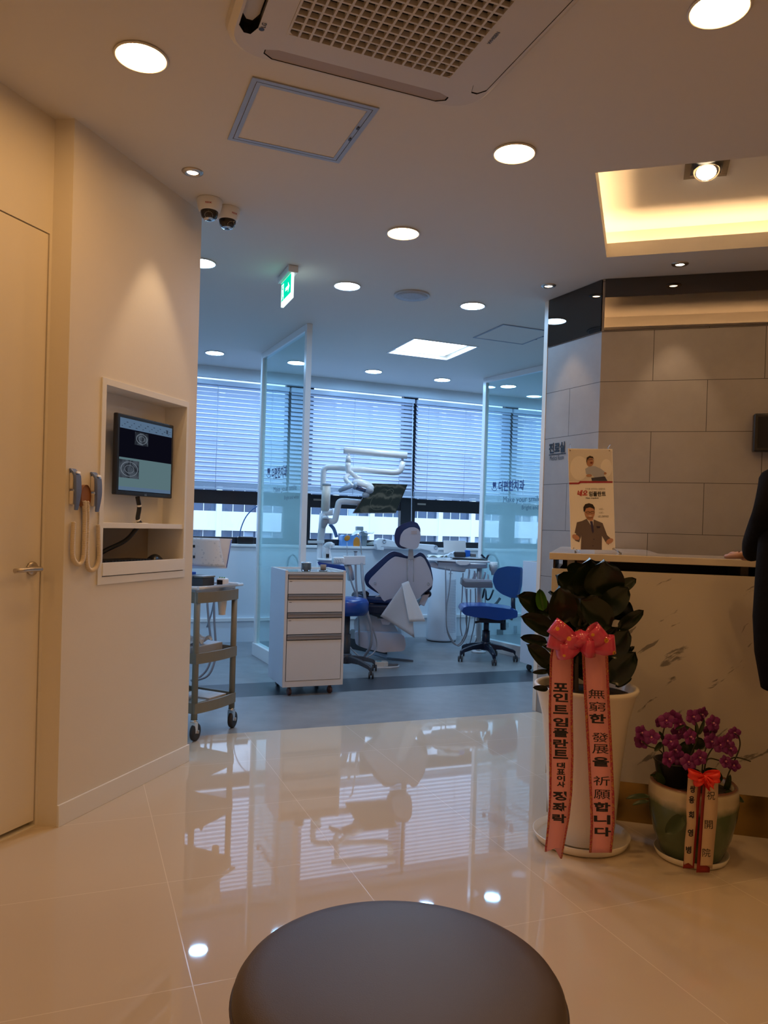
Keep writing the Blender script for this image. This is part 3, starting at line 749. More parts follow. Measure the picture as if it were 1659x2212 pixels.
# monitor on the niche's back wall, turned towards the room
TL, TR, BR, BL = [Vector(at(*q)) for q in ((249, 890, 3.22), (376, 916, 3.62), (376, 1077, 3.62), (249, 1068, 3.22))]
mo = ab(n0 + .27, 0, .0)
mc = (n0 + n1) / 2
ml = ab_s(249, 980)[0]; mr = ab_s(376, 990)[0]
md = ABd.copy(); mn = ABn.copy(); off = -.035
def proj_ab(px, py, off):
    n = ABn; d = ray(px, py); tt = (ABn.dot(A_ + ABn * off) - ABn.dot(EYEV)) / ABn.dot(d); p = EYEV + d * tt; return (p - A_).dot(ABd), p.z
(s0, z1a), (s1, z1b) = proj_ab(254, 893, off), proj_ab(376, 917, off); (_, z0a), (_, z0b) = proj_ab(254, 1069, off), proj_ab(376, 1077, off)
mz0, mz1 = (z0a + z0b) / 2, (z1a + z1b) / 2
th = thing('computer_monitor', 'black computer monitor mounted in the wall niche showing x-ray thumbnails', 'monitor', tuple(ab((s0 + s1) / 2, mz0, off)), 0)
mb = MB(); abx(mb, s0, mz0, off - .022, s1, mz1, off); mb.build('case', M['black'], th, bevel=.005)
bz = .017
mb = MB(); abx(mb, s0 + bz, mz0 + bz * 1.1, off, s1 - bz, mz1 - bz, off + .0008); 
def scr(mb, a0, b0, a1, b1, o=.0012):
    W_, H_ = s1 - s0 - 2 * bz, mz1 - mz0 - 2.1 * bz
    abx(mb, s0 + bz + W_ * a0, mz0 + bz * 1.1 + H_ * b0, off + o - .0003, s0 + bz + W_ * a1, mz0 + bz * 1.1 + H_ * b1, off + o)
scn = mb.build('screen', emit('screen_dark', '10101c', .6), th)
mb = MB(); scr(mb, 0, .86, 1, 1); scr(mb, 0, .008, 1, .06); mb.build('toolbar', emit('screen_blue', '5c7590', .8), scn)
mb = MB(); scr(mb, 0, .06, 1, .46); mb.build('window_area', emit('screen_teal', '5f7a80', .8), scn)
t = NT('xray_screen'); t.t.nodes.remove(t.b); e = t.n('Emission', Strength=.8); wv = t.n('TexWave', Scale=14.0, Distortion=12.0, Detail=3.0); t.l(t.tc.outputs['Object'], wv.inputs['Vector'])
t.l(t.mix(wv.outputs['Fac'], '262a32', '4a525c'), e.inputs[0]); t.l(e.outputs[0], t.out.inputs['Surface'])
mb = MB(); scr(mb, .27, .66, .52, .84, .0016); mb.build('x_ray_image', t.m, scn)
mb = MB(); scr(mb, 0, .18, .36, .43, .0016); mb.build('x_ray_image', t.m, scn)
for a_, b_, wx, hy in ((.395, .75, .10, .07), (.18, .305, .15, .10)):
    mb = MB(); W_, H_ = s1 - s0 - 2 * bz, mz1 - mz0 - 2.1 * bz
    for f_ in (1, .55): mb.tube([ab(s0 + bz + W_ * (a_ + wx * f_ * math.cos(q_)), mz0 + bz * 1.1 + H_ * (b_ + hy * f_ * math.sin(q_)), off + .0022) for q_ in [2 * math.pi * k / 20 for k in range(20)]], .0009 * (1.5 if f_ == 1 else 1), 4, closed=True)
    mb.build('x_ray_outline', emit('xray_outline', '808a96', .7), scn)
mb = MB()
for k in range(22): scr(mb, .03 + k * .042, .885 + (k % 3) * .03, .045 + k * .042 + (k % 4) * .006, .895 + (k % 3) * .03, .0016)
scr(mb, .88, .90, .915, .955, .0018); scr(mb, .94, .90, .97, .905, .0018); scr(mb, .94, .93, .97, .935, .0018)
mb.build('toolbar_icons', emit('screen_icons', '3a4658', .7), scn)
mb = MB(); text_bm(mb, 'LG', ab((s0 + s1) / 2 - .0, mz0 + .008, off + .0006), ABd, Z, wid=.014, bold=.02); mb.build('lettering', M['steel'], th)
mb = MB(); abx(mb, (s0 + s1) / 2 - .05, (mz0 + mz1) / 2 - .05, ND, (s0 + s1) / 2 + .05, (mz0 + mz1) / 2 + .05, off - .022); mb.build('wall_mount', M['darkgrey'], th)
# cables
cm_ = (s0 + s1) / 2
mb = MB(); pts = spline([ab(cm_ - .03, mz0 - .002, off - .02), ab(cm_ - .015, mz0 - .05, off - .02), ab(cm_ - .01, mz0 - .10, off - .03), ab(cm_ + .01, shz + .0, off - .03)], 6)
mb.tube(pts, .010, 10); mb.tube(spline([ab(cm_ - .01, shz - .02, off - .03), ab(cm_ - .05, shz - .08, -.10), ab(cm_ - .15, shz - .13, -.14), ab(cm_ - .24, nz0 + .03, -.16)], 6), .010, 10)
o = mb.build('monitor_cable', M['black']); tag(o, 'black cable bundle hanging from the niche monitor through the shelf', 'cable')
mb = MB()
for f in (.28, .75): 
    i = int(f * (len(pts) - 1)); d = (pts[i + 1] - pts[i]).normalized() * .004; mb.tube([pts[i] - d, pts[i] + d], .0108, 10)
oc_ = mb.build('cable_tie', M['white'], o)
mb = MB(); mb.lathe([(0, .003), (.03, .003), (.032, 0)], ab(cm_ + .015, shz, off - .03), 24); tag(mb.build('cable_cover', M['white']), 'white oval cable cover lying on the niche shelf', 'cable cover')
# keyboard and mouse on the tray
kz = nz0 + .0125
th = thing('keyboard', 'black keyboard on the pull-out tray of the niche', 'keyboard', tuple(ab(n0 + .2, kz, -.08)), 0)
mb = MB(); abx(mb, n0 + .02, kz, -.16, n0 + .40, kz + .018, -.022); mb.build('base', M['black'], th, bevel=.004)
mb = MB()
for r_ in range(5):
    for c_ in range(17): abx(mb, n0 + .028 + c_ * .0215, kz + .018, -.15 + r_ * .024, n0 + .046 + c_ * .0215, kz + .05, -.13 + r_ * .024)
mb.build('keys', M['black'], th)
th = thing('computer_mouse', 'black computer mouse at the right end of the keyboard tray', 'mouse', tuple(ab(n0 + .46, kz, -.07)), 0)
mb = MB(); mb.grid(lambda a, b2: ab(n0 + .42 + .12 * a, kz + .002 + .066 * math.sqrt(max(0, 1 - (2 * a - 1) ** 2)) * math.sqrt(max(0, 1 - (2 * b2 - 1) ** 2)), -.11 + .07 * b2), 14, 12); mb.build('shell', M['black'], th)
mb = MB(); abx(mb, n0 + .425, kz, -.10, n0 + .535, kz + .004, -.05); mb.build('base', M['darkgrey'], th)

# ------------------------------------------------------------ two handsets with coiled cords
M['handblue'] = mat('blue_grey_handset', (.14, .20, .40), .25)
M['cord'] = mat('cream_cord', (.72, .62, .48), .45)
def handset(px, pyt, pyb, label):
    s_, zt = proj_ab(px, pyt, .022); _, zb = proj_ab(px, pyb, .022); L = zt - zb; s_ -= 0
    th = thing('intercom_handset', label, 'phone handset', tuple(ab(s_, zb, 0)), 0, 'intercom handsets beside the monitor niche')
    mb = MB()
    mb.hexa([ab(a, z, o_) for z, q in ((zb + L * .50, .022), (zt - L * .10, .026)) for a, o_ in ((s_ - .015, .001), (s_ + .015, .001), (s_ + .015, q - .004), (s_ - .015, q - .004))])
    mb.build('cradle', M['offwhite'], th, bevel=.006, seg=3)
    mb = MB(); mb.hexa([ab(a, z, o_) for z, q in ((zb + L * .13, .022), (zb + L * .46, .026)) for a, o_ in ((s_ - .014, .001), (s_ + .014, .001), (s_ + .014, q - .004), (s_ - .014, q - .004))])
    mb.build('lower_holder', M['offwhite'], th, bevel=.005, seg=3)
    mb = MB(); P = []
    for k in range(13):
        f = k / 12; z = zb + L * f; o_ = .029 + .008 * math.sin(f * math.pi) + (.0 if f < .85 else -(f - .85) * .14); P.append((z, o_))
    for (za, oa), (zc, o2), k in zip(P, P[1:], range(12)):
        f0, f1 = k / 12, (k + 1) / 12; wf = lambda f: .009 + .007 * min(1, f / .45) if f < .9 else .015
        tf = lambda f: .008 if f < .45 else .013
        mb.hexa([ab(s_ - wf(f0), za, oa - tf(f0)), ab(s_ + wf(f0), za, oa - tf(f0)), ab(s_ + wf(f0), za, oa), ab(s_ - wf(f0), za, oa),
                 ab(s_ - wf(f1), zc, o2 - tf(f1)), ab(s_ + wf(f1), zc, o2 - tf(f1)), ab(s_ + wf(f1), zc, o2), ab(s_ - wf(f1), zc, o2)])
    bmesh.ops.remove_doubles(mb.bm, verts=mb.bm.verts[:], dist=1e-5)
    mb.build('receiver', M['handblue'], th, bevel=.003)
    mb = MB(); mb.hexa([ab(a, z, o_) for z, o0 in ((zt - L * .12, .030), (zt - L * .07, .026)) for a, o_ in ((s_ - .010, o0), (s_ + .010, o0), (s_ + .010, o0 + .006), (s_ - .010, o0 + .006))]); mb.build('speaker_slot', M['white'], th)
    return th
handset(165, 1012, 1102, 'left blue and cream intercom handset on the wall')
handset(210, 1020, 1106, 'right blue and cream intercom handset, next to the monitor niche')
s_, zc = proj_ab(184, 1072, .015)
th = thing('cord_hook', 'brown oval wall bracket holding the coiled cords between the two handsets', 'wall bracket', tuple(ab(s_, zc - .03, 0)), 0)
mb = MB(); mb.grid(lambda a, b2: ab(s_ + .028 * math.cos(2 * math.pi * a) * (1 - .0 * b2), zc + .045 * math.sin(2 * math.pi * a), .001 + .02 * b2), 24, 1)
mb.prism([ab(s_ + .028 * math.cos(2 * math.pi * k / 24), zc + .045 * math.sin(2 * math.pi * k / 24), .012) for k in range(24)], ABn * .003)
mb.build('plate', mat('tan_brown_plastic', (.30, .13, .055), .4), th)
def coil(name, path, label, rr=.0075, wr=.0023, turns=70):
    pts = spline(path, 14); n = len(pts); L = [0]
    for a, b2 in zip(pts, pts[1:]): L.append(L[-1] + (b2 - a).length)
    out = []; N = turns * 9; j = 0
    for k in range(N + 1):
        q = L[-1] * k / N
        while j < n - 2 and L[j + 1] < q: j += 1
        f = (q - L[j]) / max(1e-9, L[j + 1] - L[j]); p = pts[j].lerp(pts[j + 1], f); d = (pts[j + 1] - pts[j]).normalized()
        a = ABn; b2 = d.cross(a).normalized(); ang = 2 * math.pi * turns * k / N
        out.append(p + (a * math.cos(ang) + b2 * math.sin(ang)) * rr)
    mb = MB(); mb.tube(out, wr, 5); o = mb.build(name, M['cord']); tag(o, label, 'phone cord', 'coiled cords of the handsets'); return o
def PA(px, py, o_=.014): s, z = proj_ab(px, py, o_); return ab(s, z, o_)
coil('coiled_cord', [PA(159, 1128), PA(157, 1165), PA(157, 1200), PA(163, 1215), PA(172, 1219), PA(180, 1205), PA(182, 1160), PA(183, 1120), PA(182, 1082, .02)], 'coiled cream cord looping from the left handset', turns=120)
coil('coiled_cord', [PA(212, 1134), PA(213, 1170), PA(214, 1205), PA(208, 1226), PA(196, 1232), PA(188, 1220), PA(187, 1180), PA(189, 1125), PA(188, 1083, .02)], 'coiled cream cord looping from the right handset, beside the niche', turns=120)

# narrow cream shade strip on the ceiling line is wall paint; nothing else hangs here
# ------------------------------------------------------------ glass partitions of the clinic
t = NT('partition_glass'); t.t.nodes.remove(t.b)
sz = t.n('SeparateXYZ'); g = t.n('NewGeometry'); t.l(g.outputs['Position'], sz.inputs[0])
tr = t.n('BsdfTransparent'); tr.inputs[0].default_value = (.84, .95, .96, 1)
df = t.n('BsdfDiffuse'); df.inputs[0].default_value = (.66, .88, .90, 1); tl = t.n('BsdfTranslucent'); tl.inputs[0].default_value = (.68, .94, .97, 1)
m1 = t.n('MixShader'); m1.inputs[0].default_value = .65; t.l(df.outputs[0], m1.inputs[1]); t.l(tl.outputs[0], m1.inputs[2])
mr = t.n('MapRange'); mr.inputs['From Min'].default_value = 2.05; mr.inputs['From Max'].default_value = 1.25; mr.inputs['To Min'].default_value = .03; mr.inputs['To Max'].default_value = .40; t.l(sz.outputs[2], mr.inputs['Value'])
mr2 = t.n('MapRange'); mr2.inputs['From Min'].default_value = .95; mr2.inputs['From Max'].default_value = .55; mr2.inputs['To Min'].default_value = 0; mr2.inputs['To Max'].default_value = .35; t.l(sz.outputs[2], mr2.inputs['Value'])
fac = t.math('SUBTRACT', mr.outputs[0], mr2.outputs[0])
m2 = t.n('MixShader'); t.l(fac, m2.inputs[0]); t.l(tr.outputs[0], m2.inputs[1]); t.l(m1.outputs[0], m2.inputs[2])
gl = t.n('BsdfGlossy'); gl.inputs['Roughness'].default_value = .02; fz = t.n('Value'); fz.outputs[0].default_value = .04; m3 = t.n('MixShader'); t.l(fz.outputs[0], m3.inputs[0]); t.l(m2.outputs[0], m3.inputs[1]); t.l(gl.outputs[0], m3.inputs[2]); t.l(m3.outputs[0], t.out.inputs['Surface'])
M['pglass'] = t.m
def partition(N, F, label, texts):
    N, F = UV(*N), UV(*F); d = (F - N).normalized(); n = Vector((-d.y, d.x, 0))   # n points to the -u side
    if n.dot(E1) > 0: n = -n
    L = (F - N).length
    th = thing('glass_partition', label, 'glass partition', tuple((N + F) / 2), 0)
    def pb(mb, s0, o0, z0, s1, o1, z1): return mb.hexa([N + d * s + n * o + Z * z for z in (z0, z1) for s, o in ((s0, o0), (s1, o0), (s1, o1), (s0, o1))])
    mb = MB(); pb(mb, 0, -.022, .11, .046, .022, H - .001); mb.build('near_post', M['white'], th, bevel=.002)
    mb = MB(); pb(mb, L - .046, -.022, .11, L, .022, H - .001); mb.build('far_post', M['white'], th, bevel=.002)
    mb = MB(); pb(mb, .046, -.022, H - .05, L - .046, .022, H - .001); mb.build('top_rail', M['white'], th, bevel=.002)
    mb = MB(); pb(mb, -.004, -.032, 0, L + .004, .032, .11); mb.build('base_curb', M['white'], th, bevel=.003)
    mb = MB(); pb(mb, .046, -.005, .11, L - .046, .005, H - .05); gp = mb.build('glass_pane', M['pglass'], th)
    def onp(px, py):
        q = N + n * .0055; dr = ray(px, py); return EYEV + dr * ((q - EYEV).dot(n) / dr.dot(n))
    for s, (x0, y0), (x1, y1), hpx, bold in texts:
        P0, P1 = onp(x0, y0), onp(x1, y1); c = (P0 + P1) / 2; w_ = (Vector((P1.x, P1.y, 0)) - Vector((P0.x, P0.y, 0))).length
        hm = abs(onp((x0 + x1) / 2, (y0 + y1) / 2 - hpx / 2).z - onp((x0 + x1) / 2, (y0 + y1) / 2 + hpx / 2).z)
        mb = MB(); text_bm(mb, s, c, -d, Z, wid=w_, hei=hm, depth=.0006, bold=bold); mb.build('lettering', M['navyink'] if bold > .012 else M['teallet'], gp)
    return th, gp, onp, d, n
M['teallet'] = mat('teal_lettering', (.02, .07, .12), .5)
def toothlogo(onp, d, px, py, hpx, gp, kx=1):
    P = lambda x, y: onp(px + x * hpx * kx, py + y * hpx)
    mb = MB()
    for sgn in (-1, 1):
        L = [(0, -.40), (.14, -.46), (.27, -.42), (.32, -.26), (.26, -.02), (.18, .20), (.12, .22), (.06, .02), (0, -.02)]
        pts = [P(x * sgn * .78, y) for x, y in L]
        mb.prism(pts, d.cross(Z) * -.0004 if False else Vector((0, 0, 0)) + (EYEV - pts[0]).normalized() * .0004)
    A = []
    for k in range(15):
        a = R(20 + 140 * k / 14); A.append((math.cos(a) * .42, math.sin(a) * .42 + .02))
    B = [(x * .86, y - .05) for x, y in A[::-1]]
    mb.prism([P(x, y) for x, y in A + B], (EYEV - P(0, 0)).normalized() * .0004)
    mb.build('tooth_logo', M['navyink'], gp)
th, gp, onp, d_, n_ = partition((1.585, 5.62), (1.508, 6.835), 'left glass partition with white frame and frosted lower half, behind the drawer cabinet',
    [('더편한치과', (587.5, 1021), (620, 1020), 25, .03), ('Make your smile', (591, 1057), (641, 1056), 15, 0), ('Bright and white', (614, 1075), (646, 1075.5), 11, 0)])
toothlogo(onp, d_, 580.5, 1022, 24, gp, .5)
th, gp, onp, d_, n_ = partition((3.99, 5.55), (3.757, 6.825), 'right glass partition with white frame and frosted lower half, beside the grey wall',
    [('더편한치과', (1077, 1050), (1133, 1048.5), 23, .03), ('Make your smile', (1087, 1081), (1168, 1079), 17, 0), ('Bright and white', (1127, 1098), (1187, 1096), 12, 0)])
toothlogo(onp, d_, 1068, 1051, 22, gp, .72)

# ------------------------------------------------------------ mobile drawer cabinets
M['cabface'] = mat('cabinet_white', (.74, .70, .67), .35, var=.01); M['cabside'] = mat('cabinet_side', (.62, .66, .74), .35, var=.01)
M['handlegrey'] = mat('handle_strip', (.34, .31, .30), .35, .5)
def caster(mb, p, r=.025):
    mb.lathe([(0, -.011), (r * .8, -.011), (r, -.008), (r, .008), (r * .8, .011), (0, .011)], (p[0], p[1], r), 18, axis=(.8, .6, 0)); mb.box((p[0] - .010, p[1] - .010, r * 1.1), (p[0] + .010, p[1] + .010, .070))
def cabinet(u0, v0, u1, v1, z0, z1, label, drawers=True):
    th = thing('drawer_cabinet', label, 'cabinet', tuple(UV((u0 + u1) / 2, (v0 + v1) / 2)), R(21.7))
    mb = MB()
    for a, b2 in (((u0, v0), (u0 + .018, v1)), ((u1 - .018, v0), (u1, v1))): ubox(mb, a[0], a[1], z0, b2[0], b2[1], z1)
    ubox(mb, u0 + .018, v1 - .015, z0, u1 - .018, v1, z1); ubox(mb, u0 + .018, v0, z0, u1 - .018, v1 - .015, z0 + .04); ubox(mb, u0 + .018, v0, z1 - .028, u1 - .018, v1 - .015, z1 - .016)
    mb.build('body', M['cabface'], th, bevel=.001)
    mb = MB(); ubox(mb, u0 - .0015, v0 + .004, z0 + .001, u0, v1, z1 - .001); mb.build('side_panel', M['cabside'], th)
    mb = MB(); ubox(mb, u0 + .019, v0 + .002, z1 - .015, u1 - .019, v1 - .016, z1 - .009); mb.build('glass_top', mat('glass_sheet', (.62, .70, .72), .06, Transmission_Weight=.3), th)
    if drawers:
        for za, zb in ((.706, .845), (.580, .702), (.428, .576), (.108, .424)):
            mb = MB(); ubox(mb, u0 + .022, v0 - .002, za, u1 - .022, v0 + .34, zb - .040); dr_ = mb.build('drawer', M['cabface'], th, bevel=.001)
            mb = MB()
            A = [(0, -.036), (-.008, -.030), (-.006, -.014), (-.010, -.010), (-.010, -.002), (0, 0)]
            a = [UV(u0 + .022, v0 + x, zb + z) for x, z in A]; mb.prism(a, E1 * (u1 - u0 - .044)); mb.build('handle', M['handlegrey'], dr_)
            mb = MB(); ubox(mb, u0 + .030, v0 - .003, zb - .055, u0 + .048, v0 - .002, zb - .052)
            if za > .2: mb.build('label_mark', M['darkgrey'], dr_)
        mb = MB(); ubox(mb, u0 + .0182, v0 + .012, z0 + .04, u1 - .0182, v0 + .02, z1 - .029); mb.build('drawer_gap', M['black'], th)
    for a, b2 in ((u0 + .06, v0 + .05), (u1 - .08, v0 + .05), (u0 + .06, v1 - .05), (u1 - .08, v1 - .05)):
        mb = MB(); caster(mb, UV(a, b2)); mb.build('caster', mat('red_grey_caster', (.10, .045, .04), .4) if b2 < v0 + .1 else M['darkgrey'], th)
    return th
cabinet(1.322, 5.116, 1.757, 5.535, .065, .868, 'white four drawer mobile cabinet standing in front of the left glass partition')
cabinet(3.540, 5.10, 3.925, 5.66, .065, .93, 'plain white mobile cabinet half hidden behind the grey tiled wall', False)
# small jars on the drawer cabinet
def onz3(px, py, z): return onz(px, py, z)
p = at(661, 1236, 5.37); p.z = .859
th = thing('glass_jar', 'small clear glass jar with brown contents on the drawer cabinet', 'jar', tuple(p), 0)
M['clearglass'] = mat('clear_glass', (.85, .9, .92), .03, Transmission_Weight=.92)
mb = MB(); mb.lathe([(0, 0), (.034, 0), (.036, .01), (.036, .055), (.034, .055), (.034, .012), (0, .008)], p, 24); mb.build('glass', M['clearglass'], th)
mb = MB(); mb.lathe([(0, .010), (.022, .010), (.024, .04), (0, .042)], p, 20); mb.build('contents', mat('brown_contents', (.30, .20, .12), .7), th)
mb = MB(); mb.lathe([(0, .056), (.037, .056), (.037, .063), (0, .065)], p, 24); mb.build('lid', M['chrome'], th)
p = at(698, 1236, 5.43); p.z = .859
th = thing('small_cup', 'small brown cup on a clear saucer on the drawer cabinet', 'cup', tuple(p), 0)
mb = MB(); mb.lathe([(0, .006), (.019, .006), (.021, .046), (.019, .046), (.017, .010), (0, .010)], p, 24); mb.build('cup', mat('brown_cup', (.28, .20, .14), .6), th)
mb = MB(); mb.lathe([(0, 0), (.028, 0), (.032, .006), (.03, .008), (0, .004)], p, 24); mb.build('saucer', M['clearglass'], th)

# ------------------------------------------------------------ beige utility cart
M['cart'] = mat('beige_grey_plastic', (.20, .185, .14), .45, bump=.02)
c1 = Vector((-.985, 4.105, 0)); cd = Vector((.443, .896, 0)); cn = Vector((-.896, .443, 0))   # cd: along the side we see, cn: to the left
th = thing('utility_cart', 'beige grey three shelf utility cart on casters behind the end of the niche wall', 'cart', tuple(c1 + cd * .16 + cn * .3), 0)
def cbx(mb, a0, b0, z0, a1, b1, z1): return mb.hexa([c1 + cd * a + cn * b2 + Z * z for z in (z0, z1) for a, b2 in ((a0, b0), (a1, b0), (a1, b1), (a0, b1))])
CL, CWD = .355, .62
legs = [(0, 0), (CL - .03, 0), (0, CWD - .03), (CL - .03, CWD - .03)]
for a, b2 in legs:
    mb = MB(); mb.tube([c1 + cd * (a + .016) + cn * (b2 + .016) + Z * z for z in (.115, .80)], .017, 14); mb.build('leg', M['cart'], th)
    mb = MB(); q = c1 + cd * (a + .016) + cn * (b2 + .016); mb.lathe([(.008, .118), (.019, .116), (.020, .104), (.010, .100)], q, 18)
    mb.hexa([q + cd * x + cn * y + Z * z for z in (.045, .104) for x, y in ((-.012, -.018), (.012, -.018), (.012, .018), (-.012, .018))]); cs = mb.build('caster', M['chrome'], th)
    mb = MB(); wax = (cd * .25 - cn).normalized(); mb.lathe([(0, -.013), (.030, -.013), (.044, -.012), (.048, -.006), (.048, .006), (.044, .012), (.030, .013), (0, .013)], q + Z * .048 + cd * .012, 28, axis=wax); mb.build('wheel', mat('dark_rubber', (.03, .027, .027), .6), cs)
    mb = MB(); mb.lathe([(0, -.02), (.010, -.02), (.010, .02), (0, .02)], q + Z * .050 + cd * .012, 14, axis=wax); mb.build('axle', M['steel'], cs)
for zs, hh in ((.745, .058), (.418, .056), (.150, .056)):
    mb = MB(); bow = .018
    L = [(0, 0)] + [(CL * k / 8, -.002 - bow * math.sin(math.pi * k / 8)) for k in range(1, 8)] + [(CL, 0), (CL, CWD), (0, CWD)]
    I = [(CL * .5 + (x - CL * .5) * .94, CWD * .5 + (y - CWD * .5) * .965) for x, y in L]
    P = lambda q, z: c1 + cd * q[0] + cn * q[1] + Z * z
    n = len(L)
    for i in range(n):
        j = (i + 1) % n
        mb.quad(P(L[i], zs), P(L[j], zs), P(L[j], zs + hh), P(L[i], zs + hh)); mb.quad(P(I[i], zs + .03), P(I[j], zs + .03), P(I[j], zs + hh), P(I[i], zs + hh)); mb.quad(P(L[i], zs + hh), P(L[j], zs + hh), P(I[j], zs + hh), P(I[i], zs + hh))
    mb.prism([P(q, zs) for q in I], (0, 0, .03)); mb.build('shelf', M['cart'], th)
def onc(px, py, z): return onz(px, py, z)
# things on the cart
zt = .775
th = thing('instrument_tray', 'white lipped plastic tray lying on top of the utility cart', 'tray', tuple(c1 + cd * .18 + cn * .25 + Z * zt), 0)
L = [(.02, .03), (CL + .02, .035), (CL + .01, .50), (.02, .50)]
mb = MB(); mb.hexa([c1 + cd * a + cn * b2 + Z * z for z, s in ((zt + .001, 0), (zt + .045, 1)) for a, b2 in L]); 
mb.build('base', M['ltgrey'], th, bevel=.006)
mb = MB(); rim = [(.0, .0), (CL + .035, .0), (CL + .03, .53), (.0, .53)]
mb.tube(arcpts([c1 + cd * a + cn * b2 + Z * (zt + .052) for a, b2 in rim + rim[:2]], 6, .05), .009, 8); mb.build('rim', M['wplastic'], th)
def item(name, label, cat, a0, b0, z0, a1, b1, z1, mt, bev=.003, parent=None):
    mb = MB(); cbx(mb, a0, b0, z0, a1, b1, z1); o = mb.build(name, mt, parent, bevel=bev)
    if parent is None: tag(o, label, cat)
    return o
z1 = zt + .046
th = thing('instrument_box', 'dark grey box with a clear divided lid on the cart tray', 'box', tuple(c1 + cd * .17 + cn * .12 + Z * z1), 0)
item('body', '', '', .11, .06, z1, .21, .18, z1 + .052, M['darkgrey'], parent=th); item('lid', '', '', .105, .056, z1 + .053, .212, .118, z1 + .062, mat('smoky_lid', (.20, .21, .20), .2), parent=th, bev=.001); item('lid', '', '', .105, .121, z1 + .053, .212, .184, z1 + .062, M['grey'], parent=th, bev=.001)
item('blue_box', 'bright blue box at the left end of the cart tray', 'box', .12, .20, z1, .22, .28, z1 + .075, mat('bright_blue', (.01, .10, .60), .35))
th = thing('clear_timer', 'small white timer with a dark screen and green buttons on the cart tray', 'timer', tuple(c1 + cd * .25 + cn * .03 + Z * z1), 0)
item('body', '', '', .225, .005, z1, .275, .062, z1 + .048, M['wplastic'], .010, th)
mb = MB(); cbx(mb, .2235, .014, z1 + .012, .225, .053, z1 + .038); mb.build('screen', M['black'], th, bevel=.001)
mb = MB()
for k in range(3): mb.ell(c1 + cd * .245 + cn * (.018 + k * .016) + Z * (z1 + .050), .005, .005, .004, 10, 6)
mb.build('button', mat('green_button', (.10, .32, .05), .4), th)
item('dark_mat', 'flat black mat lying on the cart tray', 'mat', .06, .08, zt + .0312, .22, .40, zt + .035, M['black'], .001) if False else None
# document sheets standing on the tray
M['paper'] = mat('paper', (.78, .80, .82), .6)
t = NT('printed_sheet'); b = t.b
bk = t.n('TexBrick', Scale=38.0); t.l(t.tc.outputs['Object'], bk.inputs['Vector']); nz = t.n('TexNoise', Scale=55.0, Detail=2.0); t.l(t.tc.outputs['Object'], nz.inputs['Vector'])
t.l(t.mix(t.math('GREATER_THAN', nz.outputs['Fac'], .63), (.62, .67, .72), (.46, .53, .60)), b.inputs['Base Color']); b.inputs['Roughness'].default_value = .5
M['print'] = t.m
yb = 4.46
th = thing('document_holder', 'white document pages standing in a blue edged holder on the cart', 'papers', tuple(at(450, 1222, yb)), 0)
Q = [at(400, 1228, yb), at(489, 1228, yb + .05), at(500, 1164, yb + .09), at(395, 1160, yb + .04)]
mb = MB(); mb.prism(Q, Vector((.01, .02, 0)) * .3); mb.build('back_board', M['paper'], th)
mb = MB(); q0, q1 = at(489.5, 1226, yb + .045), at(500, 1166, yb + .085); mb.tube([q0, q1], .0022, 6); mb.build('blue_edge', mat('blue_edge', (.02, .10, .45), .4), th)
mb = MB()
a, b2, c, d = at(396, 1222, yb - .02), at(486, 1225, yb - .0), at(474, 1163, yb + .04), at(402, 1160, yb + .02)
mb.grid(lambda s, r_: (a.lerp(b2, s)).lerp(d.lerp(c, s), r_) + Vector((0, -.02 * math.sin(math.pi * s), 0)), 10, 10); mb.build('page', M['print'], th, solid=.001)
mb = MB()
for py in (1180, 1203): q = at(419, py, yb - .03); mb.box(q - Vector((.006, .002, .008)), q + Vector((.006, .002, .008)))
mb.build('binder_clip', M['black'], th)
mb = MB(); q = c1 + cd * .26 + cn * .04; mb.lathe([(.026, .735), (.019, .665), (.020, .660), (.012, .658), (0, .658)], q, 24); mb.lathe([(.0262, .735), (.0268, .745), (.024, .745)], q, 24)
tag(mb.build('paper_cup', M['offwhite'], None), 'small white cup holder hanging under the cart top', 'cup')
zs = .449
item('storage_box', 'flat grey box lying on the middle shelf of the cart', 'box', .03, .06, zs, .30, .40, zs + .050, M['ltgrey'], .004)
mb = MB(); rr_ = random.Random(5)
mb.grid(lambda s, r_: c1 + cd * (.06 + .16 * s) + cn * (.07 + .22 * r_) + Z * (zs + .053 + .028 * math.sin(7 * s + 3 * r_) ** 2 + .02 * math.cos(9 * r_ - 4 * s) ** 2), 16, 16)
tag(mb.build('plastic_bag', mat('crumpled_plastic', (.60, .66, .74), .25)), 'crumpled clear plastic bag on the grey box of the middle cart shelf', 'bag')
zs = .181
item('magazine', 'pale blue magazine lying on the bottom shelf of the cart', 'magazine', .03, .05, zs, .16, .30, zs + .012, mat('pale_blue_print', (.40, .52, .58), .4), .001)
item('booklet', 'white booklet stack at the far end of the bottom cart shelf', 'booklet', .17, .04, zs, .32, .24, zs + .02, mat('white_print', (.62, .62, .64), .5, var=.2, vs=40), .001)
mb = MB(); q = c1 + cd * .10 + cn * .16; mb.lathe([(0, zs + .014), (.04, zs + .014), (.045, zs + .03), (.035, zs + .034), (0, zs + .034)], q, 24); tag(mb.build('round_tin', M['ltgrey'], None), 'round pale tin lying on the magazine of the bottom cart shelf', 'tin')
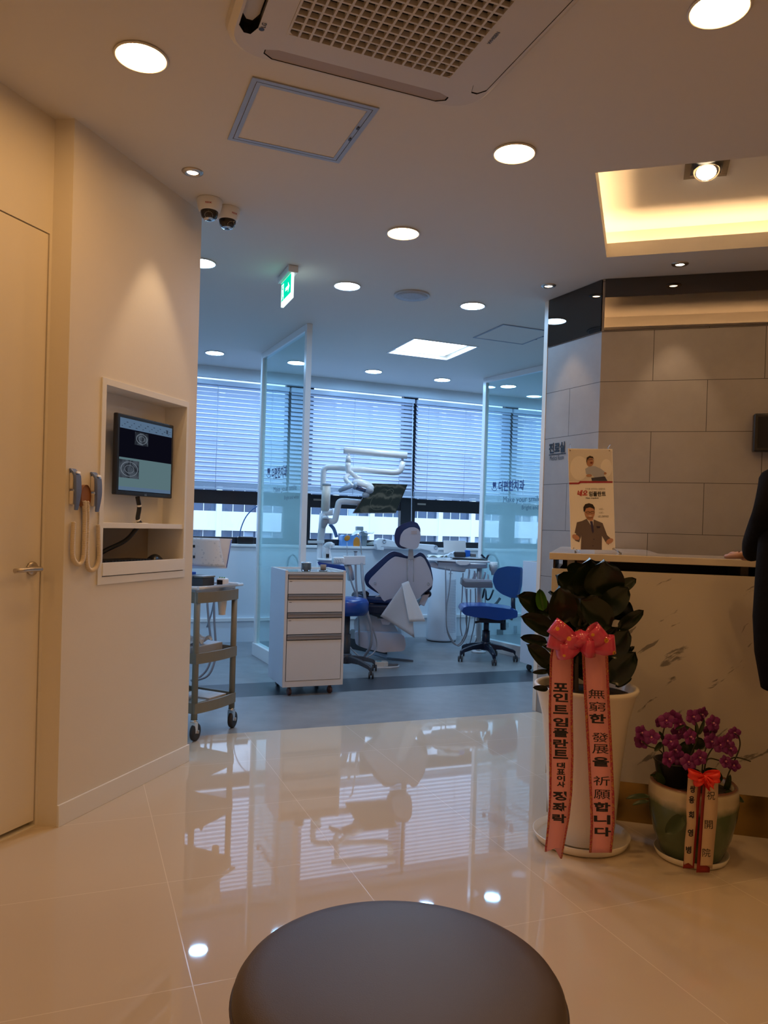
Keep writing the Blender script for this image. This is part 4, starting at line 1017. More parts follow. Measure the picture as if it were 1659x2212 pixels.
# hoses hanging beyond the cart
def hose(pts, r, label, group=None, m=None, name='hose', n=10):
    mb = MB(); mb.tube(spline(pts, n), r, 8); o = mb.build(name, m or M['hose']); tag(o, label, 'hose', group); return o
y_ = 5.6
hose([at(446, 1265, y_), at(449, 1320, y_), at(454, 1370, y_), at(459, 1400, y_), at(450, 1440, y_ - .02), at(432, 1462, y_ - .03), at(412, 1470, y_ - .03)], .0085, 'left grey hose hanging behind the cart', 'hoses behind the cart')
hose([at(462, 1288, y_ - .01), at(463, 1340, y_), at(466, 1395, y_), at(463, 1430, y_ - .02), at(448, 1460, y_ - .05), at(414, 1472, y_ - .06)], .0085, 'right grey hose hanging behind the cart', 'hoses behind the cart')
hose([at(465, 1280, y_ + .03), at(458, 1320, y_ + .03), at(447, 1355, y_ + .03)], .006, 'thin grey hose crossing behind the two hoses of the cart', 'hoses behind the cart')
# gooseneck on the window sill
p = onv(519, 1163, 7.68); th = thing('gooseneck_lamp', 'thin arched gooseneck rod on a black base at the left of the window sill', 'lamp', tuple(p), 0)
mb = MB(); ubox(mb, p.dot(E1) - .03, 7.64, .971, p.dot(E1) + .13, 7.72, 1.045); mb.build('base', M['black'], th, bevel=.01)
mb = MB(); mb.tube(spline([onv(517, 1162, 7.68), onv(521, 1140, 7.68), onv(531, 1117, 7.68), onv(545, 1101, 7.68), onv(560, 1091, 7.68)], 8), .006, 8); mb.build('arched_rod', mat('blue_grey_rod', (.05, .14, .33), .4), th)
# ------------------------------------------------------------ dental chair (seen from behind)
M['shell'] = mat('chair_shell', (.58, .60, .70), .28, var=.01)
DY = 6.35
def cr(x, y): return 760 + x * .26522, 1050 + y * .26522       # positions noted on an enlarged crop
def outline(L, y0, tilt=0, ref=1200):
    return [at(*cr(x, y), y0 + tilt * (cr(x, y)[1] - ref) / 100) for x, y in L]
def smooth(P, n=4): 
    for _ in range(3 if n > 2 else 2): P = [q for i in range(len(P)) for q in (P[i].lerp(P[(i + 1) % len(P)], .25 if _ else .15), P[i].lerp(P[(i + 1) % len(P)], .75 if _ else .85))]
    return P
th = thing('dental_chair', 'dental treatment chair seen from behind, white backrest shell with navy cushion', 'dental chair', tuple(at(860, 1440, 6.75)), 0)
TI = .10
sh = [(452, 592), (498, 594), (560, 570), (592, 590), (640, 690), (662, 780), (655, 812), (600, 858), (572, 880), (548, 918), (440, 940), (300, 955), (252, 932), (216, 866), (132, 792), (152, 752), (300, 606), (352, 572), (420, 586)]
mb = MB(); mb.prism(smooth(outline(sh, DY, TI), 3), Vector((0, .035, 0)), sm=True); mb.build('back_shell', M['shell'], th, bevel=.008, seg=3)
cu = [(440, 570), (505, 572), (556, 538), (590, 556), (640, 640), (664, 760), (650, 850), (560, 880), (400, 940), (216, 878), (118, 815), (100, 760), (108, 718), (300, 545), (340, 530), (400, 545)]
mb = MB(); P = smooth(outline(cu, DY + .045, TI), 3); mb.prism(P, Vector((0, .085, 0)), sm=True); mb.build('back_cushion', M['navy'], th, bevel=.02, seg=4)
mb = MB(); mb.prism(outline([(462, 515), (498, 515), (506, 596), (456, 596)], DY - .012, TI), Vector((0, .012, 0))); mb.build('headrest_bracket', M['ltgrey'], th, bevel=.002)
mb = MB(); mb.prism(outline([(444, 590), (452, 590), (456, 800), (448, 800)], DY - .002, TI), Vector((0, -.001, 0))); mb.prism(outline([(500, 592), (503, 592), (506, 780), (502, 780)], DY - .002, TI), Vector((0, -.001, 0))); mb.build('panel_seam', M['ltgrey'], th)
mb = MB()
for x, y in ((188, 792), (622, 795)): mb.lathe([(0, 0), (.011, 0), (.011, .003), (.007, .003), (.007, .001), (0, .001)], at(*cr(x, y), DY - .002 + TI * .6), 16, axis=(0, -1, 0))
mb.build('screw_cap', M['ltgrey'], th)
hd = [(470, 336), (510, 334), (545, 352), (562, 390), (556, 450), (540, 500), (510, 516), (470, 512), (400, 488), (388, 470), (398, 400), (425, 360)]
mb = MB(); mb.prism(smooth(outline(hd, DY - .05, TI), 3), Vector((0, .045, 0)), sm=True); hr = mb.build('headrest_shell', M['shell'], th, bevel=.012, seg=4)
hc = [(440, 300), (490, 284), (535, 300), (560, 345), (556, 430), (500, 500), (420, 512), (375, 498), (350, 460), (346, 400), (362, 345), (400, 315)]
mb = MB(); mb.prism(smooth(outline(hc, DY + .0, TI), 3), Vector((0, .075, 0)), sm=True); mb.build('headrest_cushion', M['navy'], th, bevel=.025, seg=4)
mb = MB(); mb.prism(outline([(484, 366), (530, 362), (530, 390), (484, 392)], DY - .053, TI), Vector((0, .004, 0))); mb.build('release_latch', mat('latch_pink', (.55, .48, .50), .4), hr)
mb = MB()
for x, y in ((434, 432), (546, 428)): mb.lathe([(0, 0), (.012, 0), (.010, .002), (0, .002)], at(*cr(x, y), DY - .052), 16, axis=(0, -1, 0))
mb.build('screw_cap', M['ltgrey'], hr)
# arms of the back frame and armrests
for L in ([(130, 930), (260, 870), (320, 940), (240, 955), (150, 965)], [(575, 890), (635, 880), (590, 980), (545, 960)]):
    mb = MB(); mb.prism(outline(L, DY + .03, TI), Vector((0, .05, 0))); mb.build('back_frame', M['shell'], th, bevel=.006)
for (x0, y0), (x1, y1) in (((10, 890), (125, 878)), ((570, 872), (628, 880))):
    a, b2 = at(*cr(x0, y0), DY + .45), at(*cr(x1, y1), DY + .12); mb = MB(); mb.tube([a, a.lerp(b2, .15), a.lerp(b2, .85), b2], [.015, .032, .032, .018], 14); mb.build('armrest', M['navydark'], th)
# seat cushion and legs
sc0 = at(*cr(150, 985), 6.62); 
mb = MB()
S0, S1, S2_, S3 = at(792, 1320, 6.5), at(905, 1318, 6.5), at(930, 1308, 7.5), at(850, 1303, 7.5)
for o in (S0, S1, S2_, S3): pass
zt_ = .52
def flat(px, py, z): return onz(px, py, z)
cen = Vector((.06, 6.95, 0)); ang = Vector((.17, .985, 0)); sid = Vector((ang.y, -ang.x, 0))
def sb2(mb, a0, s0_, z0, a1, s1_, z1): return mb.hexa([cen + ang * a + sid * s + Z * z for z in (z0, z1) for a, s in ((a0, s0_), (a1, s0_), (a1, s1_), (a0, s1_))])
mb = MB(); sb2(mb, -.50, -.24, .53, .45, .24, .60); mb.build('seat_cushion', M['navy'], th, bevel=.03, seg=4)
mb = MB(); sb2(mb, -.52, -.245, .44, .45, .245, .53); mb.build('seat_pan', M['navydark'], th, bevel=.02, seg=3)
mb = MB(); sb2(mb, .45, -.20, .46, 1.0, .20, .56); mb.build('leg_rest', M['navy'], th, bevel=.03, seg=4)
# white base body: hump, lift, lower housing
mb = MB()
ho = [(15, 1090), (90, 1030), (240, 1075), (330, 1110), (385, 1195), (360, 1222), (200, 1215), (20, 1190)]
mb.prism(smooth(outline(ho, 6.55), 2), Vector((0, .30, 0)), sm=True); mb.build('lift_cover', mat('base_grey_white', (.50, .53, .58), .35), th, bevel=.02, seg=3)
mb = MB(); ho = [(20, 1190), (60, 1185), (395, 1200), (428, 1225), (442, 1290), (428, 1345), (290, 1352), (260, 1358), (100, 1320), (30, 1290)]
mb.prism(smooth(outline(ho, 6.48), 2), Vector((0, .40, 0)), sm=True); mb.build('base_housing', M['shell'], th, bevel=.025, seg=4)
mb = MB(); mb.prism(outline([(205, 1078), (235, 1090), (245, 1128), (300, 1130), (320, 1112), (300, 1080)], 6.50), Vector((0, .06, 0))); mb.build('tilt_bracket', M['shell'], th, bevel=.004)
mb = MB(); mb.hexa([onz(*q, .0) for q in ((742, 1398), (836, 1418), (838, 1398), (760, 1378))] + [Vector((p.x, p.y, .10)) for p in [onz(*q, .0) for q in ((742, 1398), (836, 1418), (838, 1398), (760, 1378))]]); mb.build('pedestal', M['black'], th)
mb = MB(); BP = [onz(*q, .0) for q in ((836, 1424), (893, 1430), (888, 1424), (838, 1401), (800, 1396), (790, 1410))]; mb.prism(BP, (0, 0, .018)); mb.build('base_plate', mat('base_plate', (.22, .25, .30), .35), th, bevel=.004)
# foot control
q = onz(812, 1441, 0); th = thing('foot_pedal', 'cream foot control pedal on the floor behind the dental chair', 'foot pedal', tuple(q), 0)
ax_ = Vector((.97, .25, 0)); ay_ = Vector((-.25, .97, 0))
def fp(L, z): return [q + ax_ * x + ay_ * y + Z * z for x, y in L]
mb = MB(); mb.prism(fp([(-.03, -.06), (.12, -.06), (.19, -.03), (.21, .01), (.15, .04), (0, .05), (-.03, .03)], .0), (0, 0, .010)); mb.build('base', M['wplastic'], th, bevel=.003)
mb = MB(); mb.prism(fp([(-.025, -.05), (.06, -.05), (.10, -.03), (.10, .03), (.02, .045), (-.025, .03)], .010), (0, 0, .040)); mb.build('housing', M['offwhite'], th, bevel=.008)
mb = MB(); mb.hexa(fp([(.08, -.03), (.19, -.02), (.19, .02), (.08, .02)], .014) + fp([(.08, -.03), (.19, -.02), (.19, .02), (.08, .02)], .028)); mb.build('pedal', M['grey'], th, bevel=.003)
mb = MB(); mb.prism(fp([(.0, -.02), (.04, -.02), (.05, .01), (.01, .015)], .050), (0, 0, .0015)); mb.build('sticker', mat('teal_sticker', (.05, .35, .45), .4), th)
# paper bib hanging on the backrest
th = thing('paper_towel_bib', 'thin white paper bib hanging from the back of the dental chair', 'paper bib', tuple(at(*cr(430, 1230), DY - .05)), 0)
def sheet(mb, tl, tr_, bl, br, w_=.012, n=12):
    mb.grid(lambda s, r_: tl.lerp(tr_, s).lerp(bl.lerp(br, s), r_) + Vector((0, -1, 0)) * w_ * math.sin(5 * s + 3 * r_) * r_, n, n)
yb = DY - .06
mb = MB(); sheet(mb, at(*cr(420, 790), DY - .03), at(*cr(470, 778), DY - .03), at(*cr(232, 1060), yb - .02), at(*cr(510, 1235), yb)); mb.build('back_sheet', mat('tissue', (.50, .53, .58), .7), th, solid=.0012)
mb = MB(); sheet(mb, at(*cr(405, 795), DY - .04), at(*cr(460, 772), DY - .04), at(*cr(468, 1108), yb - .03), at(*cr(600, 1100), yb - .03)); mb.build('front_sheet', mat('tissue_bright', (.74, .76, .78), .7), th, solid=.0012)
mb = MB(); mb.tube([at(*cr(455, 775), DY - .02), at(*cr(452, 700), DY - .01), at(*cr(470, 600), DY - .012)], .0022, 6); mb.tube([at(*cr(500, 780), DY - .01), at(*cr(502, 700), DY - .01), at(*cr(490, 600), DY - .012)], .0022, 6); mb.build('neck_cord', M['ltgrey'], th)

# ------------------------------------------------------------ lamp post, dental lamp, monitor arm
def c3(x, y): return 640 + x * .16878, 940 + y * .16878
PY = 6.95
th = thing('dental_unit_post', 'white dental unit post with a bent upper tube, clamp and holder left of the chair', 'dental unit', tuple(Vector((at(700, 1200, PY).x, PY, 0))), 0)
def P3(x, y, d=PY): return at(*c3(x, y), d)
px_ = P3(310, 1300)
mb = MB(); mb.tube([Vector((px_.x - .0, PY, .02)), Vector((px_.x, PY, P3(310, 1380).z))], .028, 16); mb.tube([Vector((px_.x, PY, P3(310, 1380).z)), P3(330, 1180), P3(345, 1000)], .033, 16); mb.build('lower_post', M['wplastic'], th)
mb = MB(); mb.tube([P3(372, 970), P3(385, 640)], .040, 20); mb.build('upper_column', M['offwhite'], th)
mb = MB(); mb.tube([P3(385, 645), P3(386, 620)], .043, 20); mb.build('column_collar', M['ltgrey'], th)
mb = MB(); mb.tube([P3(340, 995), P3(468, 985)], .030, 16); mb.build('clamp', M['wplastic'], th)
mb = MB(); mb.tube([P3(370, 1040, PY - .05), P3(365, 1110, PY - .06), P3(345, 1190, PY - .06)], [.030, .034, .018], 16); mb.build('instrument_holder', mat('taupe_plastic', (.38, .36, .38), .35), th)
mb = MB(); mb.tube([P3(372, 1045, PY - .075), P3(370, 1075, PY - .08)], .026, 16); mb.build('holder_cap', M['wplastic'], th)
mb = MB(); mb.hexa([P3(x, y, d) for y in (1385, 1350) for x, d in ((150, PY - .02), (360, PY - .05), (360, PY + .04), (150, PY + .05))]); mb.build('bracket_plate', M['wplastic'], th, bevel=.003)
mb = MB(); mb.lathe([(.20, 0), (.20, .02), (.05, .04), (.03, .05)], Vector((px_.x, PY, 0)), 28); mb.lathe([(0, 0), (.2, 0)], Vector((px_.x, PY, 0)), 28); mb.build('foot_plate', M['wplastic'], th)
mb = MB(); mb.tube(arcpts([P3(343, 700), P3(345, 560), P3(352, 415), P3(500, 412), P3(760, 440), P3(1240, 478), P3(1330, 470), P3(1368, 340)], 8, .10), .026, 16); ua = mb.build('upper_arm', M['wplastic'], th)
mb = MB(); mb.tube([P3(1362, 345), P3(1356, 280)], .012, 12); mb.build('pivot', M['ltgrey'], ua)
mb = MB(); mb.tube([P3(608, 190, PY - .03), P3(630, 192, PY - .03), P3(1000, 228, PY - .02), P3(1418, 262, PY)], .031, 18); mb.build('balance_beam', M['wplastic'], th)
LY = PY - .06
lth = thing('dental_lamp', 'white dental operating lamp with a grey handle hanging from the beam', 'dental lamp', tuple(P3(800, 680, LY)), 0)
mb = MB(); mb.tube([P3(672, 235, PY - .04), P3(670, 265, PY - .04)], .012, 12); mb.tube([P3(668, 262, LY), P3(664, 350, LY)], [.019, .026], 14); mb.tube(arcpts([P3(664, 350, LY), P3(656, 430, LY), P3(680, 490, LY)], 4, .04), .025, 14); mb.build('hanger', M['wplastic'], lth)
mb = MB(); mb.tube(spline([P3(690, 470, LY), P3(760, 530, LY + .03), P3(840, 560, LY + .04)], 5), .020, 12); mb.tube(spline([P3(670, 500, LY), P3(630, 560, LY - .06), P3(700, 640, LY - .08), P3(760, 660, LY - .06)], 5), .020, 12); mb.build('yoke', M['wplastic'], lth)
a, b2 = P3(720, 610, LY), P3(985, 690, LY); mb = MB(); Rm = (b2 - a).to_track_quat('X', 'Z').to_matrix()
mb.ell((a + b2) / 2 + Vector((0, 0, .005)), (b2 - a).length / 2 * 1.08, .075, .050, 28, 16, Rm); mb.build('lamp_head', M['wplastic'], lth)
mb = MB(); mb.ell((a + b2) / 2 + Vector((-.015, -.03, -.025)), .105, .05, .028, 20, 10, Rm); mb.build('reflector', mat('smoked_reflector', (.10, .12, .20), .08, .5), lth)
mb = MB(); mb.ell(P3(935, 705, LY - .05), .040, .035, .034, 16, 10); mb.ell(P3(890, 765, LY - .05), .034, .025, .026, 14, 8); mb.build('handle_hub', M['ltgrey'], lth)
mb = MB(); mb.tube([P3(705, 640, LY - .10), P3(610, 680, LY - .11), P3(545, 718, LY - .12)], [.026, .024, .014], 14); mb.lathe([(.0, 0), (.03, 0), (.034, .02), (.0, .02)], P3(735, 645, LY - .10), 16, axis=(1, .2, -.3)); mb.build('handle', mat('blue_grey_grip', (.30, .38, .50), .35), lth)
# unit monitor
M['film'] = None
t = NT('panoramic_xray'); t.t.nodes.remove(t.b); e = t.n('Emission', Strength=.55)
mp = t.n('Mapping'); t.l(t.tc.outputs['Object'], mp.inputs['Vector']); wv = t.n('TexWave', wave_type='RINGS', Scale=3.2, Distortion=5.0, Detail=4.0, Detail_Scale=2.5); t.l(mp.outputs[0], wv.inputs['Vector'])
pw = t.math('POWER', wv.outputs['Fac'], 6.0); nz = t.n('TexNoise', Scale=7.0, Detail=5.0); t.l(mp.outputs[0], nz.inputs['Vector'])
t.l(t.mix(t.math('MULTIPLY', pw, nz.outputs['Fac']), (.022, .036, .042), (.15, .18, .18)), e.inputs[0]); t.l(e.outputs[0], t.out.inputs['Surface'])
mth = thing('unit_monitor', 'tilted flat monitor showing a panoramic dental x-ray beside the dental lamp', 'monitor', tuple(P3(1080, 990, PY)), 0)
q4 = [P3(732, 998, PY - .10), P3(1275, 998, PY + .05), P3(1428, 630, PY + .10), P3(975, 615, PY - .04)]
nn = (q4[1] - q4[0]).cross(q4[3] - q4[0]).normalized()
mb = MB(); mb.prism(q4, -nn * .030); mb.build('case', M['black'], mth, bevel=.003)
c0 = sum(q4, Vector()) / 4
mb = MB(); mb.prism([c0 + (p - c0) * .955 + nn * .0006 for p in q4], nn * .0006); sn = mb.build('screen', t.m, mth)
def q4p(s, r_): return q4[0].lerp(q4[1], s).lerp(q4[3].lerp(q4[2], s), r_) + nn * .002
mb = MB()
for cx_, cy_, rx_, ry_ in ((.42, .72, .09, .10), (.60, .72, .09, .10), (.50, .45, .26, .34)):
    mb.tube([q4p(cx_ + rx_ * math.cos(a), cy_ + ry_ * math.sin(a)) for a in [2 * math.pi * k / 24 for k in range(24)]], .0016, 4, closed=True)
mb.build('x_ray_outline', emit('xray_line', (.085, .11, .11), .7), sn)
mb = MB(); mb.prism([q4p(.50, .41), q4p(.58, .40), q4p(.58, .46), q4p(.50, .47)], nn * .0004); mb.build('x_ray_mark', emit('xray_white', (.6, .66, .66), .8), sn)
mb = MB(); mb.prism([q4p(0, -.012), q4p(1, -.012), q4p(1, .01), q4p(0, .01)], -nn * .02); mb.build('lower_bezel', M['ltgrey'], mth)
mb = MB(); mb.tube(arcpts([P3(415, 1100, PY - .03), P3(495, 1105, PY - .04), P3(520, 980, PY - .04), P3(545, 850, PY - .04), P3(620, 845, PY - .03), P3(900, 870, PY + .02)], 8, .09), .028, 16); mb.build('support_arm', M['wplastic'], mth)
hose([P3(430, 1140, PY + .03), P3(480, 1200, PY + .05), P3(515, 1300, PY + .08)], .017, 'blue grey flexible tube behind the unit post', m=mat('blue_tube', (.10, .22, .45), .4))

# ------------------------------------------------------------ assistant side: cuspidor, tray of instruments
UY = 6.47
th = thing('assistant_instrument_unit', 'white instrument bracket with suction hoses between the drawer cabinet and the chair', 'instrument holder', tuple(P3(700, 1660, UY)), 0)
mb = MB(); mb.hexa([P3(x, y, d) for y in (1660, 1545) for x, d in ((600, UY), (882, UY + .02), (888, UY + .12), (600, UY + .10))]); mb.build('bracket', M['wplastic'], th, bevel=.006)
mb = MB(); mb.hexa([P3(x, y, d) for y, g_ in ((1650, 0), (1560, 0)) for x, d in ((470, UY - .03), (620, UY - .02), (590, UY + .10), (450, UY + .08))]); cp = mb.build('control_pad', M['wplastic'], th, bevel=.015, seg=3)
mb = MB()
for i in range(3):
    for j in range(3): mb.ell(P3(505 + i * 30 + j * 6, 1590 + j * 18, UY - .031 - .0), .006, .003, .004, 8, 6)
mb.build('pad_button', M['ltgrey'], cp)
mb = MB(); mb.tube([P3(655, 1660, UY + .05), P3(690, 1750, UY + .1), P3(700, 1850, UY + .12)], .03, 14); mb.build('arm', M['wplastic'], th)
for k, (x, yt, yb_, r_) in enumerate([(660, 1530, 1650, .008), (758, 1490, 1650, .013), (835, 1540, 1650, .010)]):
    mb = MB(); mb.tube([P3(x, yt, UY + .04), P3(x + 2, yb_, UY + .04)], [r_, r_ * .8], 12); hp_ = mb.build('handpiece', mat('handpiece_grey', (.30, .31, .36), .3) if k else M['ltgrey'], th)
    if k == 1: mb = MB(); mb.ell(P3(758, 1488, UY + .04), .018, .018, .008, 14, 8); mb.build('suction_tip', M['grey'], hp_)
mb = MB(); mb.tube(spline([P3(835, 1545, UY + .04), P3(828, 1440, UY + .04), P3(815, 1330, UY + .04), P3(800, 1275, UY + .04), P3(775, 1268, UY + .04)], 5), .0055, 8); mb.build('saliva_ejector', M['chrome'], th)
mb = MB(); mb.tube([P3(650, 1550, UY + .05), P3(648, 1370, UY + .06)], .003, 6); mb.build('thin_rod', M['ltgrey'], th)
g_ = 'suction hoses by the dental chair'
hose([at(751, 1220, UY + .03), at(757, 1250, UY), at(770, 1290, UY), at(772, 1310, UY)], .007, 'leftmost suction hose under the instrument bracket', g_)
hose([at(768, 1218, UY + .03), at(769, 1260, UY), at(773, 1300, UY - .04), at(775, 1350, UY - .06), at(776, 1395, UY - .06)], .009, 'middle suction hose running straight down to the floor box', g_)
hose([at(781, 1215, UY + .03), at(784, 1260, UY - .06), at(793, 1320, UY - .1), at(802, 1360, UY - .1), at(800, 1395, UY - .1), at(787, 1418, UY - .05)], .013, 'thick suction hose bowing down to the right beside the chair', g_)
hose([at(747, 1385, UY - .1), at(762, 1405, UY - .15), at(783, 1421, UY - .18), at(803, 1414, UY - .15), at(814, 1395, UY - .1), at(808, 1365, UY - .1), at(795, 1330, UY - .08)], .006, 'thin hose looping near the floor below the dental chair', g_)
# cuspidor
CYY = 6.9
th = thing('spittoon', 'white spittoon with a cup filler spout beside the unit post', 'spittoon', tuple(P3(430, 1620, CYY)), 0)
mb = MB(); mb.tube([P3(395, 1600, CYY), P3(390, 1500, CYY), P3(392, 1440, CYY)], [.048, .036, .030], 18); mb.tube(spline([P3(380, 1440, CYY), P3(400, 1412, CYY), P3(440, 1408, CYY - .02), P3(478, 1415, CYY - .03)], 4), [.030] * 10 + [.022] * 3, 12); mb.build('spout', M['wplastic'], th)
mb = MB(); mb.lathe([(0, 0), (.11, 0), (.12, .012), (.105, .022), (0, .022)], P3(425, 1610, CYY), 28); mb.build('basin_rim', M['wplastic'], th)
mb = MB(); mb.box(P3(400, 1570, CYY - .055) - Vector((.014, 0, .0)), P3(400, 1570, CYY - .045) + Vector((.014, 0, .035))); mb.build('sensor', M['black'], th)
mb = MB(); mb.lathe([(0, -.30), (.08, -.30), (.09, -.05), (.10, 0)], P3(425, 1612, CYY), 28); mb.build('body', M['wplastic'], th)
mb = MB(); a, b2, c, d = P3(280, 1625, CYY - .12), P3(650, 1680, CYY - .12), P3(660, 1700, CYY + .1), P3(640, 1745, CYY - .12)
mb.prism([P3(270, 1625, CYY - .14), P3(655, 1680, CYY - .10), P3(640, 1760, CYY - .10), P3(290, 1665, CYY - .14)], Vector((0, .14, 0))); tag(mb.build('blue_tray_cover', M['blue']), 'shiny blue padded tray behind the jars of the drawer cabinet', 'tray')

# ------------------------------------------------------------ stools
def castor(mb, p, r=.026):
    for s in (-.013, .013): mb.lathe([(0, -.008), (r * .7, -.008), (r, -.005), (r, .005), (r * .7, .008), (0, .008)], Vector((p.x + s, p.y, r)), 18, axis=(1, 0, 0))
    mb.box((p.x - .006, p.y - .012, r), (p.x + .006, p.y + .012, r * 2.3))
def starbase(th, c, rad, a0, m, zh=.10, k5=5):
    for k in range(k5):
        a = R(a0 + 72 * k); d = Vector((math.cos(a), math.sin(a), 0)); e_ = c + d * rad; s = Vector((-d.y, d.x, 0))
        mb = MB(); P_ = []
        for f, w_, z0, z1 in ((.06, .026, zh - .02, zh + .035), (.55, .022, zh - .022, zh + .015), (.92, .018, zh - .045, zh - .014), (1.0, .015, .052, zh - .030)):
            q = c + d * rad * f; P_.append([q - s * w_ + Z * z0, q + s * w_ + Z * z0, q + s * w_ * .8 + Z * z1, q - s * w_ * .8 + Z * z1])
        for A, B in zip(P_, P_[1:]): mb.hexa([A[0], A[1], B[1], B[0], A[3], A[2], B[2], B[3]])
        sp = mb.build('base_spoke', m, th, bevel=.004)
        mb = MB(); castor(mb, e_); mb.build('caster', M['darkgrey'], sp)
    mb = MB(); mb.lathe([(0, zh - .03), (.045, zh - .03), (.045, zh + .04), (.030, zh + .05)], c, 20); mb.build('hub', m, th)
q = Vector((-.325, 6.10, 0)); q = Vector((at(748, 1400, 6.15).x, 6.15, 0))
th = thing('dentist_stool', 'round blue padded stool on a dark star base, half hidden behind the drawer cabinet', 'stool', tuple(q), 0)
zs = at(748, 1290, 6.15).z
mb = MB(); mb.lathe([(0, zs), (.11, zs - .002), (.155, zs - .012), (.170, zs - .035), (.172, zs - .10), (.155, zs - .135), (0, zs - .14)], q, 40); mb.build('seat', M['blue'], th)
mb = MB(); mb.tube([q + Z * .12, q + Z * (zs - .14)], .024, 16); mb.tube([q + Z * .12, q + Z * .32], .032, 16); mb.build('gas_column', M['darkgrey'], th)
starbase(th, q, .27, -40, mat('stool_base', (.055, .055, .068), .4), .115)
# wheeled chair on the right
q = Vector((.955, 6.98, 0))
th = thing('dental_office_chair', 'blue upholstered wheeled chair with a black star base, left of the grey wall', 'chair', tuple(q), 0)
CYD = 6.98
def c6(x, y): return 880 + x * .18083, 1140 + y * .18083
seatL = [(650, 1000), (670, 955), (720, 938), (960, 938), (1180, 965), (1318, 985), (1318, 1075), (1200, 1095), (1080, 1110), (930, 1080), (800, 1070), (680, 1040)]
mb = MB(); P = smooth([at(*c6(x, y), CYD - .17) for x, y in seatL], 3); mb.prism(P, Vector((0, .36, 0)), sm=True); mb.build('seat', M['blue'], th, bevel=.035, seg=5)
bk = [(1018, 640), (1030, 560), (1080, 485), (1190, 458), (1340, 470), (1350, 540), (1335, 700), (1300, 840), (1240, 842), (1120, 790), (1050, 730)]
P = smooth([at(*c6(x, y), CYD - .12 + (x - 1018) / 332 * .22) for x, y in bk], 3)
mb = MB(); mb.prism(P, Vector((.035, .05, 0)), sm=True); mb.build('backrest', M['blue'], th, bevel=.02, seg=4)
mb = MB(); mb.tube(arcpts([at(*c6(1265, 840), CYD + .02), at(*c6(1262, 930), CYD + .02), at(*c6(1275, 1000), CYD + .02), at(*c6(1230, 1095), CYD)], 5, .05), .020, 12); mb.build('back_support', M['navydark'], th)
mb = MB(); zz = at(*c6(1000, 1090), CYD).z; mb.tube([q + Z * .13, q + Z * .27], .036, 16); mb.tube([q + Z * .25, q + Z * zz], .025, 16); mb.build('gas_column', M['navydark'], th)
mb = MB(); mb.box((q.x - .08, q.y - .10, zz - .025), (q.x + .14, q.y + .10, zz + .01)); mb.build('seat_plate', M['navydark'], th, bevel=.006)
mb = MB(); mb.tube([at(*c6(940, 1085), CYD - .05), at(*c6(900, 1115), CYD - .08), at(*c6(810, 1130), CYD - .10)], [.006, .007, .011], 10); mb.build('height_lever', M['navydark'], th)
mb = MB(); mb.tube([at(*c6(1143, 1100), CYD - .02), at(*c6(1143, 1218), CYD - .02)], .026, 16); mb.build('tilt_knob', M['navydark'], th)
starbase(th, q, .27, 207, M['navydark'], .125)
# ------------------------------------------------------------ air purifier, delivery unit and things on the sill
q = Vector((at(953, 1375, 8.13).x, 8.13, 0))
th = thing('air_purifier', 'tall white oval air purifier standing by the window wall behind the chair', 'air purifier', tuple(q), 0)
mb = MB(); mb.lathe([(0, .012), (.158, .012), (.160, .03), (.150, .40), (.140, .76), (.132, .79), (.10, .80), (0, .80)], q, 48); mb.build('body', mat('purifier_white', (.80, .83, .88), .3), th)
mb = MB(); mb.lathe([(0, 0), (.152, 0), (.152, .014), (0, .014)], q, 48); mb.build('base', M['darkgrey'], th)
mb = MB()
for r_ in range(34):
    for c_ in range(14):
        a = R(-82 + c_ * 4.2); z = .10 + r_ * .0165; rr = .1605 - .018 * z / .76 - .0; mb.box((q.x + math.cos(a) * rr - .0022, q.y + math.sin(a) * rr - .0022, z), (q.x + math.cos(a) * rr + .0022, q.y + math.sin(a) * rr + .0022, z + .007))
mb.build('air_vent', mat('vent_grey', (.45, .50, .60), .5), th)
mb = MB(); a = R(-62); mb.box((q.x + math.cos(a) * .147 - .02, q.y + math.sin(a) * .147 - .004, .715), (q.x + math.cos(a) * .147 + .02, q.y + math.sin(a) * .147, .719)); mb.build('logo_line', M['grey'], th)

DU = 7.36
def D6(x, y, d=DU): return at(*c6(x, y), d)
th = thing('delivery_unit', 'white dentist delivery table with hanging handpieces between the chair and the right glass partition', 'dental unit', tuple(Vector((D6(850, 1270).x, DU + .05, 0))), 0)
def slabpx(mb, L, d0, d1): return mb.prism([D6(x, y, d0) for x, y in L], Vector((0, d1 - d0, 0)))
mb = MB(); slabpx(mb, [(250, 378), (990, 396), (985, 418), (700, 420), (560, 410), (250, 392)], DU - .10, DU + .26); mb.build('tray_rim', M['wplastic'], th, bevel=.006)
mb = MB(); slabpx(mb, [(370, 408), (960, 424), (955, 485), (700, 492), (690, 530), (560, 520), (370, 480)], DU - .08, DU + .20); mb.build('body', M['ltgrey'], th, bevel=.008)
mb = MB(); slabpx(mb, [(240, 398), (340, 405), (365, 450), (560, 480), (690, 500), (680, 535), (540, 520), (380, 495), (270, 470)], DU - .02, DU + .08); mb.build('support_arm', M['wplastic'], th, bevel=.01)
mb = MB(); slabpx(mb, [(578, 398), (600, 388), (720, 390), (750, 405), (750, 432), (720, 448), (620, 448), (585, 430)], DU - .17, DU - .12); kp = mb.build('keypad', M['wplastic'], th, bevel=.008)
mb = MB(); mb.tube([D6(745, 432, DU - .14), D6(940, 438, DU - .12)], .009, 10); mb.build('handle', M['wplastic'], th)
mb = MB(); mb.tube([D6(862, 480, DU + .05), D6(858, 900, DU + .05), Vector((D6(858, 1270, DU + .05).x, DU + .05, .02))], .026, 14); mb.build('pole', M['wplastic'], th)
